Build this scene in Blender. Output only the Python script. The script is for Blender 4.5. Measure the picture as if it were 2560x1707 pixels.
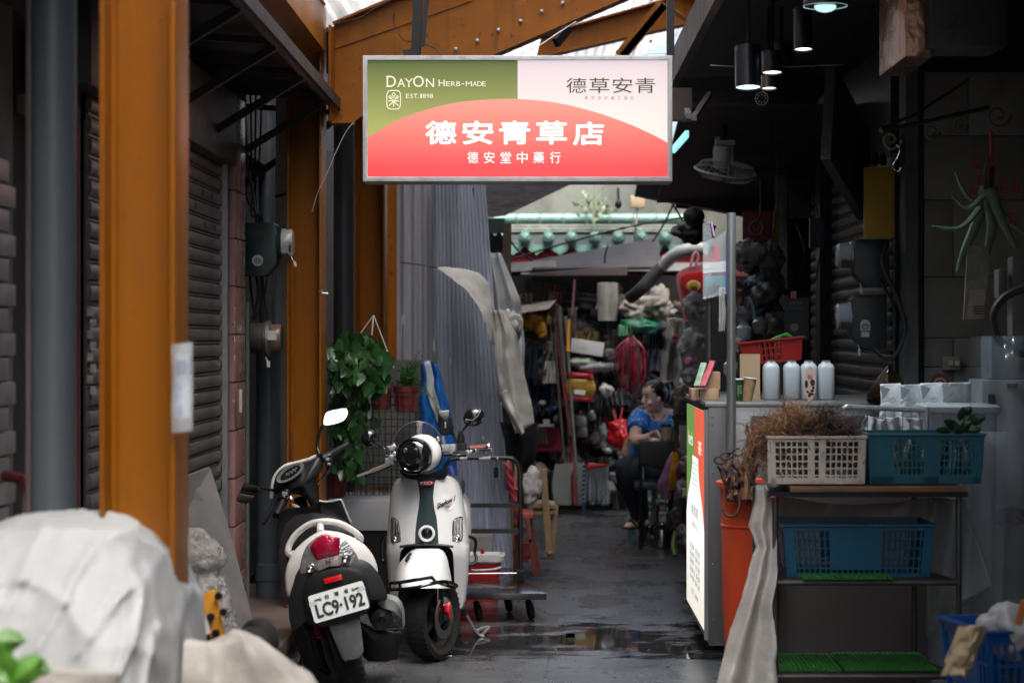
import bpy,bmesh,math,random
from mathutils import Vector,Matrix,noise
scene=bpy.context.scene
for o in list(bpy.data.objects):
 bpy.data.objects.remove(o)
R=math.radians
V=Vector
# camera, sky, sun, exposure
EYE=1.55
cam_data=bpy.data.cameras.new('camera')
cam=bpy.data.objects.new('camera',cam_data)
scene.collection.objects.link(cam)
cam.location=(0,0,EYE)
cam.rotation_euler=(R(90),0,0)
cam_data.sensor_width=36
cam_data.lens=70
cam_data.shift_x=-74/2560
cam_data.shift_y=-13.5/2560
cam_data.clip_start=0.1
cam_data.clip_end=400
cam_data.dof.use_dof=True
cam_data.dof.focus_distance=9.8
cam_data.dof.aperture_fstop=2.8
scene.camera=cam
EXPO=1.6
SUN_EL,SUN_AZ=62,165
world=bpy.data.worlds.new("World")
scene.world=world
world.use_nodes=True
wn=world.node_tree
sky=wn.nodes.new('ShaderNodeTexSky')
sky.sky_type='NISHITA'
sky.sun_disc=False
sky.sun_elevation=R(SUN_EL)
sky.sun_rotation=R(SUN_AZ)
sky.dust_density=6
sky.air_density=1.0
sky.ozone_density=1.0
wn.links.new(sky.outputs[0],wn.nodes['Background'].inputs[0])
wn.nodes['Background'].inputs[1].default_value=0.15
sun_data=bpy.data.lights.new('sun','SUN')
sun_data.energy=1.3
sun_data.angle=R(40)
sun_data.color=(1,.995,.985)
sun=bpy.data.objects.new('sun',sun_data)
scene.collection.objects.link(sun)
sun.rotation_euler=(R(90-SUN_EL),0,R(180-SUN_AZ))
vs=scene.view_settings
vs.view_transform='Standard'
vs.look='None'
vs.gamma=1
vs.use_curve_mapping=False
vs.exposure=EXPO
scene.cycles.use_denoising=True
scene.cycles.max_bounces=7
scene.cycles.diffuse_bounces=4
scene.cycles.transparent_max_bounces=12
scene.cycles.sample_clamp_indirect=8
scene.cycles.caustics_reflective=False
scene.cycles.caustics_refractive=False
# helpers
FP,CX,CY=2560*70/36,1354,840
def P(px,py,Y):
 return V(((px-CX)/FP*Y,Y,EYE-(py-CY)/FP*Y))
def XX(px,Y):return(px-CX)/FP*Y
def ZZ(py,Y):return EYE-(py-CY)/FP*Y
def GY(py):return EYE*FP/(py-CY)
rnd=random.Random(11)
def fb(v,s=1.0,o=4):
 return noise.fractal(V(v)*s,1.0,2.0,o)
def interp(tab,v):
 for(a,x),(b,y)in zip(tab,tab[1:]):
  if a<=v<=b:return x+(y-x)*(v-a)/(b-a)
 return tab[-1][1]
class MB:
 def __init__(s):
  s.v=[];s.f=[];s.m=0
 def add(s,vs,fs):
  o=len(s.v)
  s.v+=[V(a)for a in vs]
  s.f+=[tuple(i+o for i in f)for f in fs]
  return s
 def mark(s):
  s.m=len(s.v);return s
 def xf(s,M):
  for i in range(s.m,len(s.v)):s.v[i]=M@s.v[i]
  return s
 def box(s,c,size,M=None):
  x,y,z=(a/2 for a in size)
  vs=[V((sx*x,sy*y,sz*z))for sx in(-1,1)for sy in(-1,1)for sz in(-1,1)]
  if M is not None:vs=[M@a for a in vs]
  c=V(c)
  return s.add([a+c for a in vs],[(0,1,3,2),(4,6,7,5),(0,4,5,1),(2,3,7,6),(0,2,6,4),(1,5,7,3)])
 def bb(s,x0,x1,y0,y1,z0,z1):
  return s.box(((x0+x1)/2,(y0+y1)/2,(z0+z1)/2),(abs(x1-x0),abs(y1-y0),abs(z1-z0)))
 def bar(s,a,b,w,h,up=(0,0,1)):
  a,b=V(a),V(b)
  d=(b-a).normalized();u=V(up)
  if abs(d.dot(u))>.98:u=V((0,1,0))
  sd=d.cross(u).normalized();u=sd.cross(d)
  sd=sd*w/2;u=u*h/2
  vs=[p+i*sd+j*u for p in(a,b)for i,j in((-1,-1),(1,-1),(1,1),(-1,1))]
  return s.add(vs,[(3,2,1,0),(4,5,6,7),(0,1,5,4),(1,2,6,5),(2,3,7,6),(3,0,4,7)])
 def loft(s,rings,cap=True,closed=False):
  n=len(rings[0]);o=[]
  for r in rings:o+=list(r)
  fs=[]
  m=len(rings)
  for k in range(m if closed else m-1):
   a,b=k*n,((k+1)%m)*n
   for i in range(n):
    j=(i+1)%n
    fs.append((a+i,a+j,b+j,b+i))
  if cap and not closed:
   fs.append(tuple(range(n-1,-1,-1)))
   fs.append(tuple(range((m-1)*n,m*n)))
  return s.add(o,fs)
 def tube(s,pts,r,n=8,closed=False,cap=True,flat=1.0):
  pts=[V(p)for p in pts]
  m=len(pts)
  rs=r if isinstance(r,(list,tuple))else[r]*m
  rings=[]
  ref=None
  for k,p in enumerate(pts):
   if closed:d=pts[(k+1)%m]-pts[k-1]
   else:d=pts[min(k+1,m-1)]-pts[max(k-1,0)]
   if d.length<1e-9:d=V((0,0,1))
   d.normalize()
   if ref is None:
    ref=V((0,0,1))if abs(d.z)<.9 else V((0,1,0))
   sd=d.cross(ref)
   if sd.length<1e-4:sd=d.orthogonal()
   sd.normalize();up=sd.cross(d).normalized();ref=up
   rings.append([p+sd*(rs[k]*math.cos(t))+up*(rs[k]*flat*math.sin(t))for t in[2*math.pi*i/n for i in range(n)]])
  return s.loft(rings,cap,closed)
 def lathe(s,prof,n=16,M=None,cap=True):
  rings=[[V((r*math.cos(2*math.pi*i/n),r*math.sin(2*math.pi*i/n),z))for i in range(n)]for r,z in prof]
  if M is not None:rings=[[M@p for p in r]for r in rings]
  return s.loft(rings,cap)
 def ell(s,c,r,M=None,nu=16,nv=10,fn=None):
  c=V(c);rings=[]
  for k in range(nv+1):
   a=math.pi*(k+.02 if k==0 else k-.02 if k==nv else k)/nv
   ring=[]
   for i in range(nu):
    t=2*math.pi*i/nu
    q=V((math.sin(a)*math.cos(t),math.sin(a)*math.sin(t),-math.cos(a)))
    k2=fn(q)if fn else 1
    q=V((q.x*r[0],q.y*r[1],q.z*r[2]))*k2
    if M is not None:q=M@q
    ring.append(q+c)
   rings.append(ring)
  return s.loft(rings)
 def grid(s,fn,nu,nv):
  vs=[V(fn(i/nu,j/nv))for j in range(nv+1)for i in range(nu+1)]
  w=nu+1
  return s.add(vs,[(j*w+i,j*w+i+1,(j+1)*w+i+1,(j+1)*w+i)for j in range(nv)for i in range(nu)])
 def slab(s,fn,nu,nv,th):
  th=V(th)
  top=[V(fn(i/nu,j/nv))for j in range(nv+1)for i in range(nu+1)]
  n=len(top);w=nu+1
  q=[(j*w+i,j*w+i+1,(j+1)*w+i+1,(j+1)*w+i)for j in range(nv)for i in range(nu)]
  fs=q+[tuple(a+n for a in reversed(f))for f in q]
  edge=[i for i in range(w)]+[j*w+nu for j in range(1,nv+1)]+[nv*w+i for i in range(nu-1,-1,-1)]+[j*w for j in range(nv-1,0,-1)]
  for a,b in zip(edge,edge[1:]+edge[:1]):
   fs.append((b,a,a+n,b+n))
  return s.add(top+[p+th for p in top],fs)
 def prism(s,poly,th,M=None,z0=0):
  n=len(poly)
  vs=[V((p[0],p[1],z0))for p in poly]+[V((p[0],p[1],z0+th))for p in poly]
  if M is not None:vs=[M@a for a in vs]
  fs=[tuple(range(n-1,-1,-1)),tuple(range(n,2*n))]
  fs+=[(i,(i+1)%n,n+(i+1)%n,n+i)for i in range(n)]
  return s.add(vs,fs)
 def merge(s,o,M=None):
  return s.add([M@a for a in o.v]if M is not None else o.v,o.f)
def Mt(loc=(0,0,0),rot=(0,0,0),sc=(1,1,1)):
 from mathutils import Euler
 return Matrix.Translation(V(loc))@Euler([R(a)for a in rot]).to_matrix().to_4x4()@Matrix.Diagonal((*sc,1))
def Mfront(loc):
 return Matrix.Translation(V(loc))@Matrix(((1,0,0,0),(0,0,-1,0),(0,1,0,0),(0,0,0,1)))
def rrect(w,h,r,n=4):
 pts=[]
 for cx,cy,a0 in((w/2-r,h/2-r,0),(-w/2+r,h/2-r,90),(-w/2+r,-h/2+r,180),(w/2-r,-h/2+r,270)):
  for k in range(n+1):
   a=R(a0+90*k/n)
   pts.append((cx+r*math.cos(a),cy+r*math.sin(a)))
 return pts
def disc(r,n=20,ry=None):return[(r*math.cos(2*math.pi*i/n),(ry or r)*math.sin(2*math.pi*i/n))for i in range(n)]
def bez(pts,n=10):
 pts=[V(p)for p in pts];out=[]
 for k in range(len(pts)-1):
  p0=pts[max(k-1,0)];p1=pts[k];p2=pts[k+1];p3=pts[min(k+2,len(pts)-1)]
  for i in range(n):
   t=i/n
   out.append(.5*((2*p1)+(p2-p0)*t+(2*p0-5*p1+4*p2-p3)*t*t+(3*p1-p0-3*p2+p3)*t**3))
 out.append(pts[-1])
 return out
BASE={}
def mesh_of(name,mb,mat,base=(0,0,0),smooth=38,bev=0,seg=2):
 me=bpy.data.meshes.new(name)
 base=V(base)
 me.from_pydata([v-base for v in mb.v],[],mb.f)
 bm=bmesh.new();bm.from_mesh(me)
 bmesh.ops.recalc_face_normals(bm,faces=bm.faces)
 if bev:
  es=[e for e in bm.edges if len(e.link_faces)==2 and e.calc_face_angle(0)>R(35)]
  bmesh.ops.bevel(bm,geom=es,offset=bev,segments=seg,affect='EDGES',profile=.6,clamp_overlap=True)
 bm.to_mesh(me);bm.free()
 if smooth:
  me.shade_smooth()
  me.set_sharp_from_angle(angle=R(smooth))
 if mat:me.materials.append(mat)
 return me
def link(o):scene.collection.objects.link(o)
def thing(name,label,cat,base,group=None):
 o=bpy.data.objects.new(name,None)
 o.empty_display_size=.1
 o.location=base;link(o)
 o['label']=label;o['category']=cat
 if group:o['group']=group
 BASE[o]=V(base)
 return o
def part(name,mb,mat,parent,smooth=38,bev=0,seg=2,label=None,kind=None):
 b=BASE[parent]
 o=bpy.data.objects.new(name,mesh_of(name,mb,mat,b,smooth,bev,seg))
 link(o);o.parent=parent
 if label:o['label']=label
 if kind:o['kind']=kind
 BASE[o]=b
 return o
def solo(name,label,cat,mb,mat,group=None,smooth=38,bev=0,kind=None,seg=2):
 xs=[v.x for v in mb.v];ys=[v.y for v in mb.v];zs=[v.z for v in mb.v]
 b=V(((min(xs)+max(xs))/2,(min(ys)+max(ys))/2,min(zs)))
 o=bpy.data.objects.new(name,mesh_of(name,mb,mat,b,smooth,bev,seg))
 o.location=b;link(o);BASE[o]=b
 if label:o['label']=label
 if cat:o['category']=cat
 if group:o['group']=group
 if kind:o['kind']=kind
 return o
def struct(name,mb,mat,**k):return solo(name,None,None,mb,mat,kind='structure',**k)
def inst(name,mesh,parent,M,mat=None):
 o=bpy.data.objects.new(name,mesh)
 link(o);o.parent=parent
 o.matrix_local=M
 return o
def kids(o):return[c for c in bpy.data.objects if c.parent==o]
def dup(o,parent=None,label=None,loc=None,rot=None,group=None,ch=None):
 ch=ch if ch is not None else{}
 if not ch:
  for q in bpy.data.objects:
   if q.parent:ch.setdefault(q.parent,[]).append(q)
  ch.setdefault(None,[])
 c=o.copy();link(c)
 if parent:c.parent=parent
 if label:c['label']=label
 if group:c['group']=group
 if loc is not None:c.location=loc
 if rot is not None:c.rotation_euler=rot
 for k in ch.get(o,[]):dup(k,c,ch=ch)
 return c
 # materials
def lin(r,g,b):return tuple(((c/255)/12.92 if c/255<.04045 else((c/255+.055)/1.055)**2.4)for c in(r,g,b))
MC={}
def pm(name,col,rough=.5,metal=0,var=.15,vs=6,bump=0,bs=60,dirt=0,dcol=(.045,.04,.035),ds=3,streak=1.0,rvar=.1,coat=0,alpha=1,trans=0,spec=.5,sub=0,sheen=0,stretch=None):
 if name in MC:return MC[name]
 m=bpy.data.materials.new(name);MC[name]=m
 m.use_nodes=True
 nt=m.node_tree;N=nt.nodes;L=nt.links
 b=N['Principled BSDF']
 tc=N.new('ShaderNodeTexCoord')
 mp=N.new('ShaderNodeMapping');L.new(tc.outputs['Object'],mp.inputs[0])
 mp.inputs['Scale'].default_value=stretch or(1,1,streak)
 n1=N.new('ShaderNodeTexNoise');n1.inputs['Scale'].default_value=vs;n1.inputs['Detail'].default_value=6
 L.new(mp.outputs[0],n1.inputs['Vector'])
 r1=N.new('ShaderNodeValToRGB')
 r1.color_ramp.elements[0].position=.3;r1.color_ramp.elements[1].position=.7
 r1.color_ramp.elements[0].color=(*[c*(1-var)for c in col],1)
 r1.color_ramp.elements[1].color=(*[min(1,c*(1+var))for c in col],1)
 L.new(n1.outputs[0],r1.inputs[0])
 out=r1.outputs[0]
 if dirt:
  n2=N.new('ShaderNodeTexNoise');n2.inputs['Scale'].default_value=ds;n2.inputs['Detail'].default_value=9;n2.inputs['Roughness'].default_value=.65
  L.new(mp.outputs[0],n2.inputs['Vector'])
  r2=N.new('ShaderNodeValToRGB')
  r2.color_ramp.elements[0].position=.62-.3*dirt;r2.color_ramp.elements[1].position=.78-.2*dirt
  L.new(n2.outputs[0],r2.inputs[0])
  mx=N.new('ShaderNodeMixRGB');mx.inputs[2].default_value=(*dcol,1)
  mu=N.new('ShaderNodeMath');mu.operation='MULTIPLY';mu.inputs[1].default_value=min(1,.35+dirt*.6)
  L.new(r2.outputs[0],mu.inputs[0]);L.new(mu.outputs[0],mx.inputs[0]);L.new(out,mx.inputs[1])
  out=mx.outputs[0]
 L.new(out,b.inputs['Base Color'])
 if rvar:
  mr=N.new('ShaderNodeMapRange')
  mr.inputs['To Min'].default_value=max(0,rough-rvar);mr.inputs['To Max'].default_value=min(1,rough+rvar)
  n3=N.new('ShaderNodeTexNoise');n3.inputs['Scale'].default_value=vs*2.3;n3.inputs['Detail'].default_value=5
  L.new(mp.outputs[0],n3.inputs['Vector']);L.new(n3.outputs[0],mr.inputs[0]);L.new(mr.outputs[0],b.inputs['Roughness'])
 else:b.inputs['Roughness'].default_value=rough
 b.inputs['Metallic'].default_value=metal
 b.inputs['Specular IOR Level'].default_value=spec
 b.inputs['Coat Weight'].default_value=coat
 b.inputs['Coat Roughness'].default_value=.06
 b.inputs['Alpha'].default_value=alpha
 b.inputs['Transmission Weight'].default_value=trans
 if sub:
  b.inputs['Subsurface Weight'].default_value=sub;b.inputs['Subsurface Radius'].default_value=(.02,.01,.008)
 if bump:
  n4=N.new('ShaderNodeTexNoise');n4.inputs['Scale'].default_value=bs;n4.inputs['Detail'].default_value=6
  L.new(mp.outputs[0],n4.inputs['Vector'])
  bp=N.new('ShaderNodeBump');bp.inputs['Strength'].default_value=bump;bp.inputs['Distance'].default_value=.01
  L.new(n4.outputs[0],bp.inputs['Height']);L.new(bp.outputs[0],b.inputs['Normal'])
 return m
def crumple(m,sc=9,k=.5):
 nt=m.node_tree;N=nt.nodes;L=nt.links;b=N['Principled BSDF']
 tc=N.new('ShaderNodeTexCoord');nz=N.new('ShaderNodeTexNoise');nz.inputs['Scale'].default_value=sc*.6;L.new(tc.outputs['Object'],nz.inputs[0])
 mx=N.new('ShaderNodeMixRGB');mx.inputs[0].default_value=.25;L.new(tc.outputs['Object'],mx.inputs[1]);L.new(nz.outputs[1],mx.inputs[2])
 h=None
 for s_ in(sc,sc*2.7):
  v=N.new('ShaderNodeTexVoronoi');v.inputs['Scale'].default_value=s_;L.new(mx.outputs[0],v.inputs[0])
  if h is None:h=v.outputs['Distance']
  else:
   a=N.new('ShaderNodeMath');a.operation='MULTIPLY_ADD';a.inputs[1].default_value=.4;L.new(v.outputs['Distance'],a.inputs[0]);L.new(h,a.inputs[2]);h=a.outputs[0]
 bp=N.new('ShaderNodeBump');bp.inputs['Strength'].default_value=k;bp.inputs['Distance'].default_value=.35/sc;L.new(h,bp.inputs['Height'])
 L.new(bp.outputs[0],b.inputs['Normal']);return m
def em(name,rgb,k=1.0,rgb2=None,axis='Z',lo=0,hi=1,tube=None):
 m=bpy.data.materials.new(name);m.use_nodes=True
 nt=m.node_tree;N=nt.nodes;L=nt.links
 b=N['Principled BSDF']
 b.inputs['Roughness'].default_value=.35
 c1=lin(*rgb)
 b.inputs['Base Color'].default_value=(*[c*.12 for c in c1],1)
 b.inputs['Emission Strength'].default_value=k/2**EXPO
 if rgb2:
  tc=N.new('ShaderNodeTexCoord');sp=N.new('ShaderNodeSeparateXYZ');L.new(tc.outputs['Object'],sp.inputs[0])
  mr=N.new('ShaderNodeMapRange');mr.inputs['From Min'].default_value=lo;mr.inputs['From Max'].default_value=hi
  L.new(sp.outputs[axis],mr.inputs[0])
  mx=N.new('ShaderNodeMixRGB');mx.inputs[1].default_value=(*c1,1);mx.inputs[2].default_value=(*lin(*rgb2),1)
  L.new(mr.outputs[0],mx.inputs[0]);L.new(mx.outputs[0],b.inputs['Emission Color'])
 else:b.inputs['Emission Color'].default_value=(*c1,1)
 return m
TXC={}
def TX(s,bold=0,res=3):
 if s in TXC:return TXC[s]
 cu=bpy.data.curves.new('t','FONT');cu.body=s;cu.size=1;cu.offset=bold;cu.resolution_u=res;cu.fill_mode='BOTH'
 o=bpy.data.objects.new('t',cu);link(o)
 me=bpy.data.meshes.new_from_object(o)
 vs=[v.co.copy()for v in me.vertices];fs=[tuple(p.vertices)for p in me.polygons]
 bpy.data.objects.remove(o);bpy.data.curves.remove(cu);bpy.data.meshes.remove(me)
 x0=min(v.x for v in vs);x1=max(v.x for v in vs);y0=min(v.y for v in vs);y1=max(v.y for v in vs)
 mb=MB();mb.add([V(((v.x-(x0+x1)/2),(v.y-(y0+y1)/2),0))for v in vs],fs)
 mb.w=x1-x0;mb.h=y1-y0;TXC[s]=mb
 return mb
def put_text(mb,s,cx,cy,w,h,M,z=0,bold=0,rot=0,slant=0):
 """text centred at (cx, cy) in the plane M, scaled to w x h (either may be None)"""
 t=TX(s)
 sx=w/t.w if w else h/t.h
 sy=h/t.h if h else sx
 ca,sa=math.cos(R(rot)),math.sin(R(rot))
 b=bold*sy
 for k in range(9 if bold else 1):
  bx,by=(b*math.cos(k*.785),b*math.sin(k*.785))if k<8 and bold else(0,0)
  o=[]
  for v in t.v:
   x,y=v.x*(sx-2*b/t.w)+v.y*sy*slant+bx,v.y*(sy-2*b/t.h)+by
   o.append(M@V((cx+x*ca-y*sa,cy+x*sa+y*ca,z+.00012*k)))
  mb.add(o,t.f)
 return mb
ORANGE=pm('orange_paint',(.235,.076,.003),.38,spec=.22,var=.12,vs=5,bump=.05,bs=25,dirt=.4,dcol=(.13,.05,.015),ds=5,streak=.4)
ORANGE2=pm('orange_paint_weathered',(.31,.102,.006),.45,spec=.25,var=.15,vs=5,bump=.12,bs=30,dirt=.35,dcol=(.2,.09,.03),ds=6)
def chips(m,col,sc=38,th=.66,streaks=True):
 nt=m.node_tree;N=nt.nodes;L=nt.links;b=N['Principled BSDF'];src=b.inputs['Base Color'].links[0].from_socket
 tc=N.new('ShaderNodeTexCoord')
 for s_,st,a,w,k in((sc,(1,1,.6),th,.03,.85),(16,(1,1,.045),.56,.2,.5))[:2 if streaks else 1]:
  mp=N.new('ShaderNodeMapping');mp.inputs['Scale'].default_value=st;L.new(tc.outputs['Object'],mp.inputs[0])
  n=N.new('ShaderNodeTexNoise');n.inputs['Scale'].default_value=s_;n.inputs['Detail'].default_value=4;L.new(mp.outputs[0],n.inputs[0])
  r=N.new('ShaderNodeMapRange');r.inputs['From Min'].default_value=a;r.inputs['From Max'].default_value=a+w;r.inputs['To Max'].default_value=k;L.new(n.outputs[0],r.inputs[0])
  x=N.new('ShaderNodeMixRGB');x.inputs[2].default_value=(*col,1);L.new(r.outputs[0],x.inputs[0]);L.new(src,x.inputs[1]);src=x.outputs[0]
 L.new(src,b.inputs['Base Color'])
chips(ORANGE,(.13,.045,.008),60,.7);chips(ORANGE2,(.12,.045,.015),30,.64)
BLACK=pm('black_plastic',(.006,.006,.007),.42,spec=.35,var=.2,vs=10)
DARKPL=pm('charcoal_plastic',(.009,.0105,.012),.46,spec=.35,var=.2,vs=14,bump=.02,bs=200)
RUBBER=pm('rubber',(.009,.009,.009),.8,spec=.3,var=.3,vs=12,dirt=.2,dcol=(.05,.047,.04),ds=9)
STEEL=pm('brushed_steel',(.34,.35,.35),.36,metal=.75,var=.1,vs=4,dirt=.15,dcol=(.1,.1,.1),ds=6,streak=.25)
CHROME=pm('chrome',(.7,.71,.72),.12,metal=1,var=.05)
ALU=pm('aluminium',(.42,.43,.44),.4,metal=.8,var=.12,vs=8,dirt=.15,dcol=(.12,.12,.12),ds=8)
DARKMET=pm('dark_steel',(.03,.03,.032),.45,metal=.4,var=.3,vs=9,dirt=.3,dcol=(.06,.045,.035),ds=7)
PVC=pm('grey_pvc',(.078,.092,.105),.42,var=.1,vs=4,dirt=.15,dcol=(.05,.055,.06),ds=4,streak=.2)
DARKPVC=pm('dark_pvc',(.03,.033,.038),.38,var=.15,vs=4,dirt=.15,ds=4,streak=.2)
CONC=pm('stained_concrete',(.2,.2,.19),.85,var=.25,vs=3,bump=.3,bs=25,dirt=.5,dcol=(.06,.062,.055),ds=2.5)
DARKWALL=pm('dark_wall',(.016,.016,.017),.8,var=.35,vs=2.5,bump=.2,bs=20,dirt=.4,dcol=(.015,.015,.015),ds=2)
WOODDARK=pm('dark_wood',(.05,.036,.026),.65,var=.4,vs=9,bump=.2,bs=40,stretch=(1,8,8))
WHITEPL=pm('white_plastic',(.7,.71,.7),.4,var=.06,vs=6)
REDPL=pm('red_plastic',(.42,.018,.02),.38,var=.15,vs=6,dirt=.1,ds=8)
# ground
def ground_mat():
 m=bpy.data.materials.new('wet_floor');m.use_nodes=True
 nt=m.node_tree;N=nt.nodes;L=nt.links;b=N['Principled BSDF']
 tc=N.new('ShaderNodeTexCoord')
 def noi(sc,det=8,st=(1,1,1),rough=.6):
  mp=N.new('ShaderNodeMapping');mp.inputs['Scale'].default_value=st
  L.new(tc.outputs['Object'],mp.inputs[0])
  n=N.new('ShaderNodeTexNoise');n.inputs['Scale'].default_value=sc;n.inputs['Detail'].default_value=det;n.inputs['Roughness'].default_value=rough
  L.new(mp.outputs[0],n.inputs['Vector']);return n.outputs[0]
 def ramp(i,a,c):
  r=N.new('ShaderNodeMapRange');r.inputs['From Min'].default_value=a;r.inputs['From Max'].default_value=c;L.new(i,r.inputs[0]);return r.outputs[0]
 def math_(op,a,c):
  n=N.new('ShaderNodeMath');n.operation=op
  for k,q in enumerate((a,c)):
   if isinstance(q,(int,float)):n.inputs[k].default_value=q
   else:L.new(q,n.inputs[k])
  return n.outputs[0]
 sp=N.new('ShaderNodeSeparateXYZ');L.new(tc.outputs['Object'],sp.inputs[0])
 y=sp.outputs['Y']
 dip=math_('SUBTRACT',1,math_('MULTIPLY',math_('ABSOLUTE',math_('SUBTRACT',y,10.15),0),0.9))
 rim=math_('ADD',dip,math_('MULTIPLY',math_('SUBTRACT',noi(2.2,9,(1,1.9,1),.68),.5),3.2))
 wet=ramp(rim,.42,.66)
 c1=N.new('ShaderNodeValToRGB')
 c1.color_ramp.elements[0].position=.3;c1.color_ramp.elements[0].color=(.042,.044,.046,1)
 c1.color_ramp.elements[1].position=.72;c1.color_ramp.elements[1].color=(.095,.098,.102,1)
 L.new(noi(1.3,9),c1.inputs[0])
 c2=N.new('ShaderNodeMixRGB');c2.inputs[2].default_value=(.03,.031,.034,1)
 L.new(math_('MULTIPLY',ramp(noi(7,9,(1,.35,1),.7),.58,.72),.5),c2.inputs[0]);L.new(c1.outputs[0],c2.inputs[1])
 c3=N.new('ShaderNodeMixRGB');c3.inputs[2].default_value=(.012,.012,.013,1)
 L.new(math_('MULTIPLY',wet,.85),c3.inputs[0]);L.new(c2.outputs[0],c3.inputs[1])
 jn=N.new('ShaderNodeTexBrick');jn.inputs['Scale'].default_value=1;jn.inputs['Mortar Size'].default_value=.006;jn.inputs['Brick Width'].default_value=.95;jn.inputs['Row Height'].default_value=.62;jn.inputs['Mortar Smooth'].default_value=.3
 jm=N.new('ShaderNodeMapping');jm.inputs['Location'].default_value=(.3,.25,0);jm.inputs['Rotation'].default_value=(0,0,R(2));L.new(tc.outputs['Object'],jm.inputs[0]);L.new(jm.outputs[0],jn.inputs[0])
 near=N.new('ShaderNodeMapRange');near.inputs['From Min'].default_value=10.2;near.inputs['From Max'].default_value=9.5;L.new(y,near.inputs[0])
 c4=N.new('ShaderNodeMixRGB');c4.inputs[2].default_value=(.018,.018,.018,1);L.new(math_('MULTIPLY',jn.outputs['Fac'],math_('MULTIPLY',near.outputs[0],.75)),c4.inputs[0]);L.new(c3.outputs[0],c4.inputs[1])
 L.new(c4.outputs[0],b.inputs['Base Color'])
 dry=ramp(noi(3,7,(1,.5,1)),.3,.75)
 dr=N.new('ShaderNodeMapRange');dr.inputs['To Min'].default_value=.16;dr.inputs['To Max'].default_value=.46;L.new(dry,dr.inputs[0])
 mr=N.new('ShaderNodeMixRGB');mr.inputs[2].default_value=(.03,.03,.03,1);L.new(wet,mr.inputs[0]);L.new(dr.outputs[0],mr.inputs[1])
 L.new(mr.outputs[0],b.inputs['Roughness'])
 hb=math_('ADD',math_('MULTIPLY',noi(60,5),.25),math_('MULTIPLY',noi(9,6),.8))
 hb=math_('MULTIPLY',hb,math_('SUBTRACT',1,math_('MULTIPLY',wet,.96)))
 bp=N.new('ShaderNodeBump');bp.inputs['Strength'].default_value=.35;bp.inputs['Distance'].default_value=.008
 L.new(hb,bp.inputs['Height']);L.new(bp.outputs[0],b.inputs['Normal'])
 return m
g=MB();g.add([(-80,-60,0),(80,-60,0),(80,120,0),(-80,120,0)],[(0,1,2,3)])
go=bpy.data.objects.new('ground',mesh_of('ground',g,ground_mat()));link(go);go['kind']='structure'
q=MB();q.slab(lambda u,v:P(1415+u*22,1600-9*v-4*math.sin(u*3),GY(1597))+V((0,0,.012)),3,3,(0,0,-.003));solo('fallen_leaf','yellow-orange fallen leaf at the edge of the puddle','leaf',q,pm('dead_leaf',(.4,.2,.03),.6))
q=MB();q.tube([V((XX(1112,9.6),9.6,.006)),V((XX(1128,9.6),9.62,.006))],.005,6);solo('cigarette_end','white cigarette end on the floor by the front wheel','litter',q,pm('paper_white',(.7,.7,.68),.8))
q=MB()
for k in range(60):
 x,y=rnd.uniform(-.9,.75),rnd.uniform(8.9,14);q.box((x,y,.003),(rnd.uniform(.003,.014),rnd.uniform(.004,.02),.004),Matrix.Rotation(rnd.uniform(0,3),3,'Z'))
solo('floor_grit','scattered grit and scraps on the lane floor','grit',q,pm('grit',(.14,.13,.12),.8,var=.8,vs=40),kind='stuff',smooth=0)
s=MB();s.bb(-3.2,-1.24,4.0,11.9,0,.075)
struct('kerb',s,pm('kerb_stone',(.12,.085,.07),.6,var=.25,vs=5,bump=.15,bs=40,dirt=.4,ds=4),bev=.01)
# left shop house
hl=thing('shop_house','dark old shop house behind the grey roller shutter, with tiled pilaster and grey pipes','building',(-3,9,0))
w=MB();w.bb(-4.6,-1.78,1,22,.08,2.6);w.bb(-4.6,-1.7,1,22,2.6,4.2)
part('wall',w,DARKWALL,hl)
w=MB();w.bb(-1.9,-1.56,6.9,10.2,2.42,2.78)
part('shutter_box',w,DARKMET,hl,bev=.01)
TILE=pm('maroon_tile',(.17,.075,.07),.3,var=.25,vs=5,dirt=.35,dcol=(.06,.04,.04),ds=5,streak=.4)
TILE_LIT=pm('maroon_tile_lit',(.26,.15,.14),.28,var=.2,vs=5,dirt=.3,dcol=(.08,.05,.05),ds=6,streak=.4)  # lane side and corner: same maroon tile, painted lighter as if lit
core=MB();core.bb(-1.78,-1.585,10.215,10.55,.075,2.75)
part('pilaster',core,pm('mortar',(.12,.11,.1),.9),hl)
ta=MB();ta.bb(-.1,.0,-.012,0,.004,.242);ta_m=mesh_of('tile',ta,TILE,bev=.003)
tb=MB();tb.bb(0,.012,0,.33,.004,.242);tb_m=mesh_of('tile_side',tb,TILE_LIT,bev=.003)
tc_=MB();tc_.lathe([(.022,.004),(.022,.242)],12);tc_m=mesh_of('tile_corner',tc_,TILE_LIT)
for k in range(11):
 z=.08+k*.2465
 inst('tile',ta_m,hl,Matrix.Translation(V((-1.605,10.213,z))-BASE[hl]))
 inst('tile',tb_m,hl,Matrix.Translation(V((-1.583,10.225,z))-BASE[hl]))
 inst('corner_tile',tc_m,hl,Matrix.Translation(V((-1.594,10.224,z))-BASE[hl]))
core=MB();core.bb(-1.9,-1.70,4.9,6.4,.075,2.6);part('pilaster',core,pm('mortar',(.12,.11,.1)),hl)
GT=pm('grey_wall_tile',(.22,.21,.2),.35,var=.25,vs=4,dirt=.4,dcol=(.1,.095,.09),ds=6)
gt=MB();gt.bb(0,.025,.004,.33,.004,.073);gt_m=mesh_of('tile',gt,GT,bev=.004)
for k in range(26):
 for j in range(4):
  inst('tile',gt_m,hl,Matrix.Translation(V((-1.70,4.98+j*.345-(k%2)*.08,.09+k*.0775))-BASE[hl]))
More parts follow.
